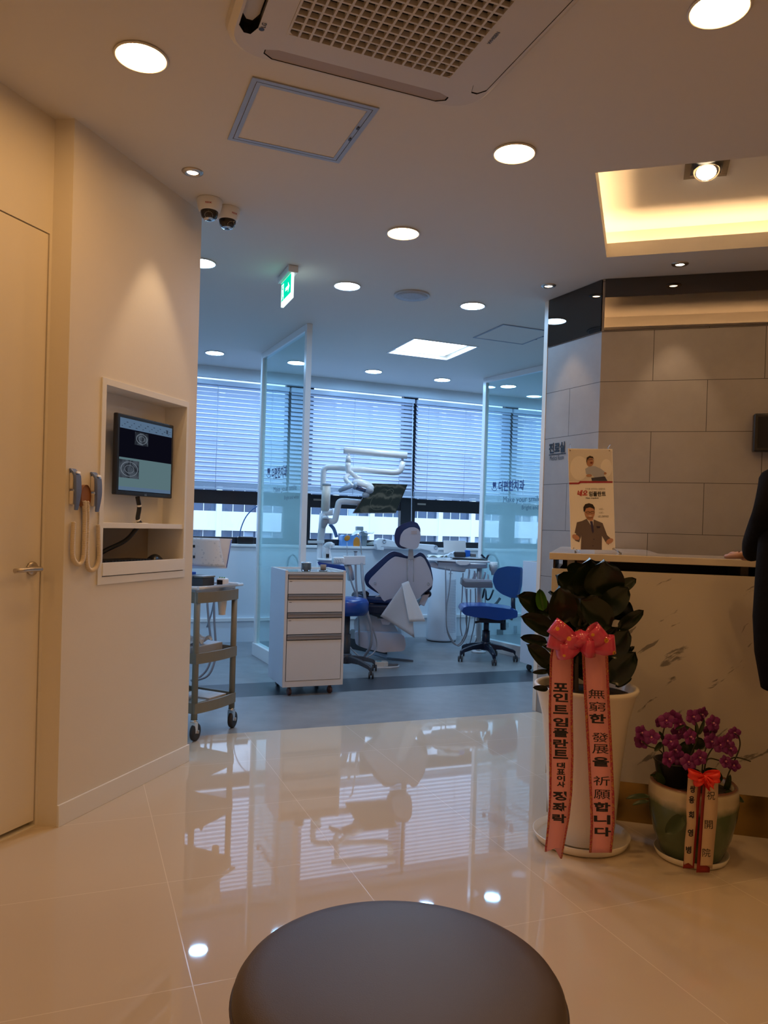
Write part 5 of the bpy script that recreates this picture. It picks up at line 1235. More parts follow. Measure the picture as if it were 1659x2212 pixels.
mb = MB(); mb.lathe([(0, 0), (.07, 0), (.07, .015), (.03, .02)], Vector((D6(858, 1270, DU + .05).x, DU + .05, 0)), 28); mb.build('foot_plate', M['wplastic'], th)
mb = MB(); slabpx(mb, [(655, 605), (690, 650), (1020, 660), (1022, 720), (690, 716), (645, 680)], DU - .16, DU - .02); rk = mb.build('handpiece_rack', M['grey'], th, bevel=.005)
mb = MB(); slabpx(mb, [(660, 600), (700, 610), (1010, 625), (1015, 655), (700, 650), (670, 640)], DU - .15, DU - .03); mb.build('rack_top', M['ltgrey'], th, bevel=.004)
M['hp'] = mat('handpiece_steel', (.42, .45, .52), .25, .6)
for k, (xt, yt, xb, yb_) in enumerate([(740, 500, 720, 640), (805, 520, 775, 640), (852, 530, 835, 645), (930, 532, 895, 645), (965, 560, 955, 650), (820, 545, 790, 640)]):
    mb = MB(); mb.tube(spline([D6(xt - 12, yt, DU - .12), D6(xt, yt + 6, DU - .12), D6((xt + xb) / 2 + 4, (yt + yb_) / 2, DU - .12), D6(xb, yb_, DU - .12), D6(xb - 5, yb_ + 60, DU - .12)], 4), [.004, .006, .006, .007, .007, .008, .009, .009, .009, .010, .010, .009, .009, .008, .008, .007, .007][:17], 10); mb.build('handpiece', M['hp'] if k % 2 else M['ltgrey'], th)
mb = MB(); c = D6(1025, 565, DU + .02); mb.lathe([(.0, 0), (.018, 0), (.022, .03), (.038, .05), (.045, .10), (.043, .10), (.036, .055), (0, .04)], c, 24); mb.build('cup_holder', M['ltgrey'], th)
mb = MB(); mb.lathe([(.0, .055), (.034, .055), (.040, .125), (.037, .125), (.03, .06), (0, .06)], c, 24); tag(mb.build('cup', M['paper']), 'white cup sitting in the ring holder of the delivery unit', 'cup')
g_ = 'grey hoses hanging from the delivery unit'
def hz_(L, r, label, d=DU - .1, m=None): return hose([D6(x, y, d) for x, y in L], r, label, g_, m)
hz_([(455, 470), (458, 700), (462, 1000), (480, 1250), (560, 1390), (640, 1370), (700, 1230), (712, 1050), (710, 730)], .0055, 'leftmost long grey hose of the delivery unit, looping almost to the floor')
hz_([(520, 490), (500, 740), (468, 960), (478, 1220), (600, 1410), (700, 1300), (740, 1100), (752, 940), (755, 735)], .0055, 'second long grey hose crossing the leftmost one', DU - .13)
hz_([(665, 540), (655, 800), (638, 1010), (634, 1180), (652, 1290)], .0055, 'short grey hose hanging straight between the purifier and the rack', DU - .06)
hz_([(690, 720), (708, 900), (700, 1100), (708, 1230), (650, 1350)], .005, 'grey hose under the left end of the handpiece rack', DU - .16)
hz_([(812, 722), (815, 930), (800, 1150), (770, 1290), (740, 1390), (700, 1380)], .0055, 'grey hose behind the seat of the blue chair', DU + .02)
hz_([(865, 722), (866, 900), (860, 1130), (840, 1290), (790, 1395), (750, 1385)], .0055, 'grey hose just left of the gas column of the blue chair', DU + .04)
hz_([(930, 722), (932, 930), (945, 1130), (935, 1330), (915, 1390)], .005, 'thin grey hose at the right end of the handpiece rack', DU + .12)
g_ = 'black hoses behind the blue chair'
hz_([(940, 385), (965, 335), (1010, 318), (1060, 350), (1085, 430), (1088, 500)], .010, 'black hose arching above the blue backrest', DU + .25, M['navydark'])
hz_([(882, 320), (905, 345), (935, 378)], .010, 'short black hose end at the foot of the right glass partition post', DU + .25, M['navydark'])
hz_([(875, 760), (880, 830), (900, 825), (920, 735), (935, 760), (945, 850), (985, 845), (1030, 740)], .009, 'black hose hanging in two loops left of the blue backrest', DU + .20, M['navydark'])
hz_([(1000, 945), (1060, 905), (1110, 838)], .013, 'thick black hose rising behind the blue seat', DU + .25, M['navydark'])
# on the tray
def boxpx(name, label, cat, L, d0, d1, mt, bev=.002, parent=None):
    mb = MB(); slabpx(mb, L, d0, d1); o = mb.build(name, mt, parent, bevel=bev)
    if parent is None: tag(o, label, cat)
    return o
boxpx('instrument_box', 'dark divided box on the tray of the delivery unit', 'box', [(560, 290), (690, 292), (692, 356), (570, 352)], DU, DU + .12, M['darkgrey'])
boxpx('small_blue_box', 'small bright blue box on the delivery unit tray', 'box', [(697, 268), (752, 272), (750, 345), (697, 352)], DU, DU + .10, mat('bright_blue_box', (.01, .14, .62), .35))
boxpx('small_grey_box', 'small grey box with white studs at the right end of the delivery unit tray', 'box', [(756, 310), (820, 314), (820, 350), (756, 348)], DU, DU + .10, M['grey'])
boxpx('black_mat', 'black mat under the boxes on the delivery unit tray', 'mat', [(540, 360), (960, 380), (960, 390), (540, 372)], DU - .06, DU + .2, M['black'], .0005)
boxpx('white_card', 'blank white card standing upright on the delivery unit tray', 'card', [(430, 152), (696, 156), (704, 295), (436, 300)], DU + .24, DU + .245, M['paper'], .0005)
mb = MB(); a, b2 = D6(250, 372, DU - .04), D6(480, 378, DU - .04)
mb.grid(lambda s, r_: a.lerp(b2, s) + Vector((0, .22 * r_, .012 + .022 * abs(math.sin(6 * s + 4 * r_)))), 14, 8); tag(mb.build('glove_packet', mat('pale_packet', (.70, .70, .60), .5)), 'pale crumpled packet at the left end of the delivery unit tray', 'packet')
mb = MB(); a, b2 = D6(430, 372, DU - .06), D6(570, 372, DU - .06)
mb.grid(lambda s, r_: a.lerp(b2, s) + Vector((0, .16 * r_, .010 + .05 * s + .012 * abs(math.sin(8 * s + 6 * r_)))), 14, 8); tag(mb.build('clear_bag', mat('clear_bag', (.62, .68, .74), .2)), 'clear plastic bag leaning on the dark box of the delivery unit tray', 'bag')

# wall arm lying along the sill (x-ray arm)
def S7(x, y, v=7.66): return onv(760 + x * .26522, 1050 + y * .26522, v)
VS = 7.50
th = thing('x_ray_arm', 'white folded wall arm in front of the sill behind the dental chair headrest', 'x-ray arm', tuple(S7(450, 540, VS)), 0)
def s7b(mb, L, v0=VS, v1=VS + .07): return mb.prism([S7(x, y, v0) for x, y in L], E2 * (v1 - v0))
mb = MB(); s7b(mb, [(192, 470), (200, 440), (230, 425), (270, 430), (345, 445), (560, 470), (560, 515), (400, 505), (240, 495), (235, 522), (210, 522)]); s7b(mb, [(555, 470), (670, 478), (700, 490), (710, 520), (700, 545), (650, 545), (640, 530), (555, 512)]); mb.build('arm', M['wplastic'], th, bevel=.008)
for x, y in ((263, 448), (682, 498)):
    mb = MB(); mb.lathe([(0, 0), (.022, 0), (.022, .006), (.013, .006), (.013, .002), (0, .002)], S7(x, y, VS - .001), 20, axis=-E2); mb.build('pivot_cap', M['ltgrey'], th)
mb = MB(); s7b(mb, [(225, 500), (260, 500), (262, 522), (225, 522)], VS, VS + .14); mb.build('wall_bracket', M['wplastic'], th, bevel=.004)
# tissue box and bottle on the sill
def P3v(x, y, v=7.64): return onv(*c3(x, y), v)
th = thing('tissue_box', 'blue tissue box with orange patches on the window sill', 'box', tuple(P3v(690, 1445)), 0)
VT = 7.62
mb = MB(); mb.prism([P3v(x, y, VT) for x, y in ((580, 1450), (835, 1455), (832, 1290), (620, 1275), (595, 1290))], E2 * .11); mb.build('carton', mat('tissue_blue', (.12, .27, .55), .5), th, bevel=.003)
mb = MB(); mb.ell(P3v(772, 1385, VT - .001), .038, .004, .068, 16, 10, Matrix.Rotation(R(21.7), 3, 'Z')); mb.ell(P3v(652, 1318, VT - .001), .035, .004, .028, 14, 8, Matrix.Rotation(R(21.7), 3, 'Z') @ Matrix.Rotation(R(-35), 3, 'Y')); mb.build('orange_print', mat('orange_print', (.62, .22, .02), .5), th)
mb = MB(); a, b2 = P3v(700, 1290, VT + .05), P3v(830, 1225, VT + .05); mb.grid(lambda s, r_: a.lerp(b2, s) + E2 * .07 * (r_ - .5) + Z * .03 * math.sin(math.pi * s) * (1 - abs(2 * r_ - 1)), 8, 6); mb.build('tissue', M['paper'], th)
th = thing('sanitizer_dispenser', 'grey dispenser with a clear shield on the sill beside the tissue box', 'dispenser', tuple(P3v(870, 1450)), 0)
mb = MB(); mb.prism([P3v(x, y, 7.655) for x, y in ((838, 1455), (900, 1455), (910, 1230), (838, 1225))], E2 * .09); mb.prism([P3v(x, y, 7.67) for x, y in ((778, 1225), (862, 1225), (862, 1170), (778, 1168))], E2 * .06); mb.build('body', mat('sage_grey', (.22, .27, .29), .5), th, bevel=.008)
mb = MB(); mb.grid(lambda s, r_: P3v(870 + 125 * s, 1230 + 60 * s * (1 - s) + 60 * r_ * (1 - .6 * s), 7.64 - .05 * math.sin(math.pi * r_)), 8, 6); mb.build('shield', M['clearglass'], th)
mb = MB(); mb.tube([P3v(905, 1395, 7.65), P3v(955, 1385, 7.64), P3v(990, 1380, 7.64)], [.010, .016, .018], 12); mb.build('knob', mat('sage_knob', (.30, .33, .30), .4), th)
hose([onv(*p_, 7.55) for p_ in ((621, 1222), (624, 1206), (632, 1199), (640, 1206), (645, 1218), (652, 1222))], .009, 'black cord loop seen through the foot of the left glass partition', m=M['navydark'])
# small papers behind the right glass
for px, py, w_, h_ in ((1075, 1360, 12, 34), (1093, 1345, 6, 10), (1112, 1352, 5, 16)):
    a = onv(px, py, 7.57); b2 = onv(px + w_, py, 7.57); c = onv(px + w_, py + h_, 7.57); d = onv(px, py + h_, 7.57)
    mb = MB(); mb.prism([a, b2, c, d], E2 * .02); tag(mb.build('socket_plate', M['grey'] if w_ > 8 else M['ltgrey']), 'small dark plate low on the window wall, widest of three seen through the right glass' if w_ > 8 else ('small pale plate low on the window wall, between the dark plate and the cabinet' if px < 1100 else 'small pale plate low on the window wall, nearest the plain white cabinet'), 'wall plate')

# ------------------------------------------------------------ reception counter
K = Vector((1.019, 3.157, 0)); cd_ = Vector((.9669, -.2555, 0)); cn_ = Vector((-.2555, -.9669, 0))   # cn_ towards the viewer
def onc_(px, py, off=0):
    d = ray(px, py); n = cn_; t_ = (n.dot(K + n * off) - n.dot(EYEV)) / n.dot(d); p = EYEV + d * t_; return (p - K).dot(cd_), p.z
sL = onc_(1190, 1300)[0]; sR = 1.75
t = NT('marble'); b = t.b
dt = t.n('VectorMath', operation='DOT_PRODUCT'); dt.inputs[1].default_value = cd_; t.l(t.tc.outputs['Object'], dt.inputs[0]); sz = t.n('SeparateXYZ'); t.l(t.tc.outputs['Object'], sz.inputs[0])
nw = t.n('TexNoise', Scale=3.0, Detail=3.0); t.l(t.tc.outputs['Object'], nw.inputs['Vector']); wob = t.math('MULTIPLY', nw.outputs['Fac'], .16)
ss, zz = dt.outputs['Value'], sz.outputs[2]
aa = t.math('ADD', t.math('MULTIPLY', ss, .80), t.math('MULTIPLY', zz, .60)); bb = t.math('ADD', t.math('SUBTRACT', t.math('MULTIPLY', zz, .80), t.math('MULTIPLY', ss, .60)), wob)
cb = t.n('CombineXYZ'); t.l(t.math('MULTIPLY', aa, 4.0), cb.inputs[0]); t.l(t.math('MULTIPLY', bb, 17.0), cb.inputs[1])
n1_ = t.n('TexNoise', Scale=1.0, Detail=5.0, Roughness=.6); t.l(cb.outputs[0], n1_.inputs['Vector'])
fl_ = t.n('MapRange'); fl_.inputs['From Min'].default_value = .60; fl_.inputs['From Max'].default_value = .635; t.l(n1_.outputs['Fac'], fl_.inputs['Value'])
cl_ = t.n('TexNoise', Scale=1.8, Detail=3.0); t.l(t.tc.outputs['Object'], cl_.inputs['Vector'])
base_ = t.mix(cl_.outputs['Fac'], (.56, .52, .48), (.72, .68, .62))
t.l(t.mix(t.math('MULTIPLY', fl_.outputs[0], .8), base_, (.15, .14, .14)), b.inputs['Base Color']); b.inputs['Roughness'].default_value = .22
M['marble'] = t.m
M['ctop'] = mat('counter_top', (.66, .60, .53), .10, var=.02)
th = thing('reception_counter', 'marble fronted reception counter with a floating pale top and gold kick plate', 'counter', tuple(K + cd_ * .5 - cn_ * .25), 0)
def kb(mb, s0, o0, z0, s1, o1, z1): return mb.hexa([K + cd_ * s + cn_ * o + Z * z for z in (z0, z1) for s, o in ((s0, o0), (s1, o0), (s1, o1), (s0, o1))])
mb = MB(); kb(mb, sL, -.03, .165, sR, 0, 1.032); kb(mb, sL, -.55, .165, sL + .03, -.03, 1.032); mb.build('marble_front', M['marble'], th, bevel=.001)
mb = MB(); kb(mb, sL + .01, -.04, .0, sR, -.008, .165); kb(mb, sL + .01, -.54, 0, sL + .03, -.04, .165); mb.build('kick_plate', M['gold'], th)
mb = MB(); kb(mb, sL + .03, -.5, 1.00, sR, -.03, 1.01); kb(mb, sL + .03, -.55, 0, sR, -.52, 1.0); kb(mb, sL + .03, -.5, 1.01, sR, -.47, 1.068); kb(mb, sL + .004, -.5, 1.033, sL + .012, -.02, 1.068); mb.build('shelf_and_gap_shade', mat('walnut_gap_shade', (.035, .016, .009), .35), th)  # shelf, plus a dark back panel standing in for shade in the gap
mb = MB(); kb(mb, sL - .012, -.50, 1.070, sR, .012, 1.098)
# leaf running back to the tiled wall
q0 = K + cd_ * (sL - .012) - cn_ * .50; wl_ = D_ + DSd * .30
mb.hexa([Vector((p.x, p.y, z)) for z in (1.070, 1.098) for p in (q0, q0 + cd_ * .48, q0 + cd_ * .48 - cn_ * .92, q0 - cn_ * .98)])
mb.build('counter_top', M['ctop'], th, bevel=.002)
mb = MB()
for s_ in (sL + .06, sL + .75, sR - .1): kb(mb, s_, -.4, 1.0, s_ + .03, -.10, 1.07)
mb.build('top_support', M['steel'], th)
mb = MB(); mb.hexa([Vector((p.x, p.y, z)) for z in (0, 1.07) for p in (q0 + cd_ * .44, q0 + cd_ * .47, q0 + cd_ * .47 - cn_ * .90, q0 + cd_ * .44 - cn_ * .90)]); mb.build('return_panel', mat('return_grey', (.45, .42, .40), .5), th)
for s0_, s1_, mt, l, h_ in ((sL + .10, sL + .17, mat('tan_folder', (.25, .11, .05), .5), 'tan brown folder end in the gap under the counter top, left of the red one', .055), (sL + .20, sL + .235, mat('red_folder', (.40, .02, .01), .5), 'red folder seen in the gap under the left end of the counter top', .058), (sL + .95, sL + 1.22, mat('olive_folder', (.22, .17, .07), .5), 'olive folder in the gap under the counter top, towards the person in black', .05)):
    mb = MB(); kb(mb, s0_, -.24, 1.0105, s1_, -.06, 1.01 + h_); tag(mb.build('file_folder', mt), l, 'folder', 'folders in the gap of the counter')

# counter top things
zt_ = 1.098
p = onz(1632, 1213, zt_); p = K + cd_ * onc_(1632, 1205, -.12)[0] - cn_ * .12
th = thing('card_terminal', 'slim dark card terminal with a blue screen at the right end of the counter', 'card terminal', (p.x, p.y, zt_), 0)
def lb_(mb, x0, y0, z0, x1, y1, z1): return mb.hexa([Vector((p.x, p.y, 0)) + cd_ * x - cn_ * y + Z * z for z in (z0, z1) for x, y in ((x0, y0), (x1, y0), (x1, y1), (x0, y1))])
mb = MB(); lb_(mb, -.035, -.05, zt_, .075, .09, zt_ + .014); mb.build('body', M['offwhite'], th, bevel=.005)
mb = MB(); lb_(mb, -.028, -.045, zt_ + .014, .07, .085, zt_ + .022); mb.build('top_face', M['navydark'], th, bevel=.004)
mb = MB(); lb_(mb, -.012, -.03, zt_ + .0222, .06, .03, zt_ + .0232); mb.build('screen', emit('terminal_screen', (.10, .18, .55), .8), th)
mb = MB(); lb_(mb, .01, .14, zt_, .10, .22, zt_ + .058); tag(mb.build('white_box', M['white'], None, bevel=.003), 'small white box behind the card terminal on the counter', 'box')

# ------------------------------------------------------------ small x-banner poster on the counter
PYD = 3.36
def c2(x, y): return 1160 + x * .16271, 920 + y * .16271
c0 = at(*c2(450, 1640), PYD); c1_ = at(*c2(1040, 1650), PYD + .05); c3_ = at(*c2(412, 300), PYD + .03)
pn_ = (c1_ - c0).cross(c3_ - c0).normalized()
if pn_.y > 0: pn_ = -pn_
def pp(x, y, off=0):
    d = ray(*c2(x, y)); o_ = c0 + pn_ * off; return EYEV + d * ((o_ - EYEV).dot(pn_) / d.dot(pn_))
pxd = (pp(1000, 1000) - pp(500, 1000)).normalized(); pyd = (pp(700, 500) - pp(700, 1500)).normalized()
th = thing('poster_stand', 'small white advertising banner on a clear stand at the left end of the counter', 'poster stand', (c0.x + .1, c0.y, zt_), 0)
mb = MB(); mb.prism([pp(450, 1640), pp(1040, 1650), pp(1000, 308), pp(412, 300)], -pn_ * .0012); pb_ = mb.build('poster', mat('poster_white', (.86, .84, .84), .35), th)
def pol(mb, L, off): return mb.prism([pp(x, y, off) for x, y in L], pn_ * .0002)
def el(cx_, cy_, rx_, ry_, n=22, rot=0): return [(cx_ + rx_ * math.cos(a) * math.cos(rot) - ry_ * math.sin(a) * math.sin(rot), cy_ + rx_ * math.cos(a) * math.sin(rot) + ry_ * math.sin(a) * math.cos(rot)) for a in (2 * math.pi * k / n for k in range(n))]
def pic(name, L, col, off, lab=None):
    mb = MB()
    for l_ in L: pol(mb, l_, off)
    return mb.build(name, mat('print_' + name, col, .4, var=.01), pb_)
pic('photo_background', [[(424, 312), (992, 316), (1004, 728), (424, 740)]], (.64, .62, .62), .0004)
pic('cushion', [el(560, 560, 120, 160)], (.76, .74, .74), .0007); pic('pillow', [el(920, 560, 76, 120)], (.76, .74, .74), .0007)
pic('red_stripe', [[(425, 752), (548, 752), (572, 732), (1004, 734), (1004, 756), (582, 758), (556, 774), (425, 774)]], (.33, .02, .045), .0008)
pic('shirt', [[(640, 570), (700, 535), (770, 535), (850, 570), (910, 620), (880, 680), (770, 690), (720, 640), (650, 640)]], (.38, .42, .55), .0010)
pic('trousers', [[(720, 690), (900, 670), (935, 730), (730, 730)]], (.05, .05, .08), .0012)
pic('face', [el(705, 480, 48, 60, rot=.2), el(690, 660, 38, 18), el(905, 630, 18, 16)], (.42, .22, .14), .0013)
pic('hair', [[(655, 470), (660, 420), (700, 396), (745, 410), (756, 450), (742, 430), (700, 425), (668, 450), (664, 500)]], (.03, .022, .02), .0016)
pic('mouth', [el(722, 490, 18, 12)], (.15, .02, .02), .0016)
pic('glasses', [[(672, 448), (742, 440), (742, 446), (672, 454)]], (.04, .02, .02), .0018)
# lower figure
pic('jacket', [[(530, 1280), (600, 1262), (660, 1232), (750, 1240), (800, 1262), (870, 1290), (900, 1370), (930, 1450), (985, 1500), (950, 1580), (910, 1540), (862, 1460), (860, 1646), (580, 1642), (590, 1450), (560, 1545), (505, 1520), (520, 1430), (500, 1420)]], (.13, .10, .10), .0008)
pic('shirt_collar', [[(660, 1235), (690, 1255), (712, 1262), (752, 1238), (748, 1300), (742, 1380), (720, 1330)]], (.62, .60, .62), .0011)
pic('tie', [[(702, 1266), (738, 1266), (742, 1300), (756, 1400), (744, 1432), (728, 1400), (712, 1310)]], (.04, .035, .10), .0013)
pic('face', [el(700, 1150, 68, 92), [(650, 1210), (750, 1210), (742, 1255), (715, 1268), (670, 1240)], el(515, 1478, 52, 32, rot=.5), el(965, 1530, 52, 32, rot=-.5)], (.50, .26, .17), .0012)
pic('hair', [[(618, 1130), (616, 1080), (640, 1040), (690, 1026), (740, 1042), (766, 1085), (764, 1130), (752, 1100), (700, 1080), (650, 1095), (636, 1140)]], (.025, .018, .02), .0015)
for gx in (676, 735):
    mb = MB(); mb.tube([pp(gx + 24 * math.cos(a), 1150 + 17 * math.sin(a), .0019) for a in [2 * math.pi * k / 16 for k in range(16)]], .0006, 4, closed=True); mb.tube([pp(640, 1146, .0019), pp(766, 1140, .0019)], .0005, 4); mb.build('print_glasses', M['darkgrey'], pb_)
pic('smile', [el(706, 1196, 24, 8)], (.55, .45, .42), .0017)
pic('pocket_square', [[(785, 1330), (845, 1335), (830, 1358), (800, 1356)], el(755, 1505, 7, 7), el(742, 1592, 7, 7)], (.03, .02, .05), .0012)
def ptxt(s, x0, x1, y, h_, mt, bold=0.0, shear=0):
    mb = MB(); w_ = (pp(x1, y) - pp(x0, y)).length; hh = (pp(x0, y - h_ / 2) - pp(x0, y + h_ / 2)).length
    text_bm(mb, s, pp((x0 + x1) / 2, y), pxd, pyd, wid=w_, hei=hh, depth=.0009, bold=bold, shear=shear); mb.build('lettering', mt, pb_)
M['pred'] = mat('print_red', (.42, .02, .03), .4)
ptxt('네오', 534, 668, 892, 80, M['pred'], .04, .2); ptxt('임플란트', 688, 912, 902, 66, M['ink'], .03)
ptxt('건치를 생각하는 임플란트', 640, 905, 838, 26, M['grey']); ptxt('Neo implant', 645, 818, 960, 26, M['darkgrey'], .02, .2)
ptxt('너도~', 822, 890, 1105, 26, M['darkgrey'], 0, .3); ptxt('나도~', 822, 890, 1152, 26, M['darkgrey'], 0, .3); ptxt('너도 교체하세요', 808, 950, 1203, 32, M['darkgrey'], 0, .3)
for x, y in ((440, 322), (962, 325), (490, 1622), (1010, 1632)):
    mb = MB(); mb.lathe([(0, 0), (.0035, 0), (.002, .004), (0, .004)], pp(x, y, .0006), 12, axis=pn_); mb.build('rivet', M['steel'], th)
mb = MB()
for (x, y), (x2, y2) in (((440, 322), (440, 240)), ((962, 325), (975, 250))):
    a = pp(x, y, -.006); b2 = pp(x2, y2, -.012); mb.tube(arcpts([a, pp(x - 6 if x < 700 else x - 30, y2 + 40, -.012), b2], 4, .01), .0025, 8)
mb.tube([pp(440, 322, -.006), pp(1010, 1632, -.01)], .0025, 6); mb.tube([pp(962, 325, -.006), pp(490, 1622, -.01)], .0025, 6); mb.build('cross_rods', M['clearglass'], th)
mb = MB()
for x in (492, 1015):
    a = pp(x, 1620, -.004); f = Vector((a.x + .02 * (1 if x > 700 else -.2), a.y - .045, zt_ + .003)); bk_ = Vector((a.x + .05, a.y + .09, zt_ + .003)); mb.tube([f, a], .003, 8); mb.tube([a, bk_], .003, 8); mb.ell(f, .006, .006, .003, 10, 6)
mb.build('stand_foot', M['clearglass'], th)

# sign letters on the grey wall
def onD(px, py, off=.002): return online(px, py, D_ + nD * off, S_ + nD * off)
mb = MB(); a, b2 = onD(1186, 968), onD(1220.5, 966); hh = abs(onD(1203, 956).z - onD(1203, 979).z)
text_bm(mb, '진료실', (a + b2) / 2, DSd, Z, wid=(b2 - a).length, hei=hh, bold=.045); a2, b3 = onD(1186, 983), onD(1222, 979)
zl = (a2.z + b3.z) / 2; mb.hexa([Vector((p_.x, p_.y, z)) + nD * o_ for z in (zl - .003, zl + .003) for p_, o_ in ((a2, 0), (b3, 0), (b3, .001), (a2, .001))])
a, b2 = onD(1188, 990.5), onD(1218, 987); hh = abs(onD(1203, 984).z - onD(1203, 994).z)
text_bm(mb, 'Medical Room', (a + b2) / 2, DSd, Z, wid=(b2 - a).length, hei=hh, bold=.0)
tag(mb.build('wall_sign', M['ink']), 'black lettered room sign on the narrow grey tiled wall', 'sign')

# black box on the stone wall
def onS(px, py, off=.0): return online(px, py, S_ + nS * off, S2 + nS * off)
a, b2 = onS(1630, 893, .09), onS(1630, 975, .09); s0_ = (a - S_).dot(SSd)
th = thing('wall_screen', 'black box shaped screen on the grey tiled wall, cut by the right edge', 'screen', tuple(S_ + SSd * (s0_ + .2) + Z * b2.z), 0)
mb = MB(); mb.hexa([S_ + SSd * s + nS * o_ + Z * z for z in (b2.z, a.z) for s, o_ in ((s0_, .035), (s0_ + .42, .035), (s0_ + .42, .09), (s0_, .09))]); mb.build('case', M['black'], th, bevel=.008, seg=3)
mb = MB(); mb.hexa([S_ + SSd * s + nS * o_ + Z * z for z in (b2.z + .02, a.z - .02) for s, o_ in ((s0_ + .02, .090), (s0_ + .40, .090), (s0_ + .40, .0915), (s0_ + .02, .0915))]); mb.build('screen_face', M['screenblack'], th)
mb = MB(); mb.hexa([S_ + SSd * s + nS * o_ + Z * z for z in (b2.z + .05, a.z - .05) for s, o_ in ((s0_ + .12, .0), (s0_ + .3, .0), (s0_ + .3, .036), (s0_ + .12, .036))]); mb.build('wall_mount', M['darkgrey'], th)

# ------------------------------------------------------------ round ottoman in the foreground
t = NT('brown_leather'); b = t.b
vo = t.n('TexVoronoi', Scale=520.0); t.l(t.tc.outputs['Object'], vo.inputs['Vector']); nz = t.n('TexNoise', Scale=4.0, Detail=3.0); t.l(t.tc.outputs['Object'], nz.inputs['Vector'])
t.l(t.mix(nz.outputs['Fac'], (.068, .050, .043), (.082, .060, .051)), b.inputs['Base Color']); b.inputs['Roughness'].default_value = .48
bp = t.n('Bump', Strength=.12, Distance=.001); t.l(vo.outputs['Distance'], bp.inputs['Height']); t.l(bp.outputs[0], b.inputs['Normal'])
M['leather'] = t.m
def ottoman(x, y, r, h, label):
    c = (x, y, 0); th = thing('ottoman', label, 'ottoman', c, 0, 'round brown leather ottomans')
    mb = MB(); mb.lathe([(0, h + .006), (r * .5, h + .005), (r - .05, h + .001), (r - .022, h - .004), (r - .009, h - .010), (r - .002, h - .020), (r, h - .034)], c, 96); mb.build('top_cushion', M['leather'], th)
    mb = MB(); mb.lathe([(r, h - .034), (r - .003, h - .037), (r + .001, h - .041), (r + .001, .04), (r - .01, .03), (0, .03)], c, 96); mb.build('side', M['leather'], th)
    mb = MB(); mb.tube([(x + (r + .0005) * math.cos(a), y + (r + .0005) * math.sin(a), h - .036) for a in [2 * math.pi * k / 96 for k in range(96)]], .0028, 6, closed=True); mb.build('piping', M['leather'], th)
    for k in range(4):
        a = R(45 + 90 * k); mb = MB(); mb.lathe([(0, 0), (.02, 0), (.022, .03), (0, .03)], (x + (r - .06) * math.cos(a), y + (r - .06) * math.sin(a), 0), 14); mb.build('foot', M['black'], th)
ottoman(.047, 1.262, .272, .452, 'large round brown leather ottoman in the foreground')
q = onz(12, 2204, .445); ottoman(q.x - .20, q.y - .185, .268, .445, 'second round brown ottoman, only its rim showing in the bottom left corner')
# ------------------------------------------------------------ tall rubber plant with congratulation ribbons
M['leaf'] = mat('rubber_leaf', (.011, .020, .007), .24, var=.35, vs=5)
M['leaf2'] = mat('young_leaf', (.05, .16, .015), .3, var=.2)
M['potwhite'] = mat('white_glazed_pot', (.80, .75, .66), .22, var=.01)
M['soil'] = mat('dark_soil', (.02, .014, .010), .9, var=.4, vs=60, bump=.6)
PCX, PCY = .795, 2.955
pc = Vector((PCX, PCY, 0))
th = thing('potted_rubber_plant', 'tall rubber plant with big dark leaves in a tall white flared pot', 'potted plant', tuple(pc), 0)
mb = MB(); mb.lathe([(0, .012), (.112, .012), (.120, .02), (.128, .10), (.140, .28), (.162, .48), (.188, .578), (.197, .588), (.196, .600), (.186, .603), (.178, .594), (.155, .50), (.150, .47)], pc, 64); mb.build('pot', M['potwhite'], th)
mb = MB(); mb.lathe([(0, 0), (.160, 0), (.172, .006), (.184, .034), (.181, .036), (.168, .012), (0, .010)], pc, 64); mb.build('saucer', M['potwhite'], th)
mb = MB(); mb.lathe([(0, .578), (.10, .576), (.174, .570)], pc, 40); mb.build('soil', M['soil'], th)
rnd = random.Random(11)
bigl = [((700, 700), (480, 600), 300, .03, -.1), ((980, 900), (930, 600), 360, .02, 0), ((760, 900), (600, 640), 340, .02, 0), ((1200, 800), (1300, 560), 300, .02, .1), ((620, 1250), (470, 1000), 280, .03, -.1), ((900, 1150), (880, 800), 330, .03, 0), ((1180, 1300), (1290, 1030), 300, .03, .1), ((720, 330), (820, 190), 240, .05, 0), ((960, 420), (1180, 230), 300, .04, .1)]
def leaf(mb, base, tip, wid, face, curl=.12, fold=.10, n=10):
    base, tip = Vector(base), Vector(tip); ax = tip - base; L = ax.length; ax.normalize(); f = Vector(face); f = (f - ax * f.dot(ax)).normalized(); s = ax.cross(f).normalized()
    def F(u, v):
        t_ = u; w_ = wid * .5 * (math.sin(math.pi * min(1, t_ ** .8 * 1.0)) ** .50 if 0 < t_ < 1 else 0); k = 2 * v - 1
        return base + ax * (L * t_) + s * (w_ * k) + f * (curl * L * math.sin(math.pi * t_) * .6 + fold * wid * (abs(k) ** 1.5) - curl * L * .3 * t_)
    mb.grid(F, n, 6)
def c4(x, y): return 1100 + x * .19289, 1180 + y * .19289
def L4(x, y, d): return at(*c4(x, y), d)
mb = MB()
front = Vector((0, -1, .25)); 
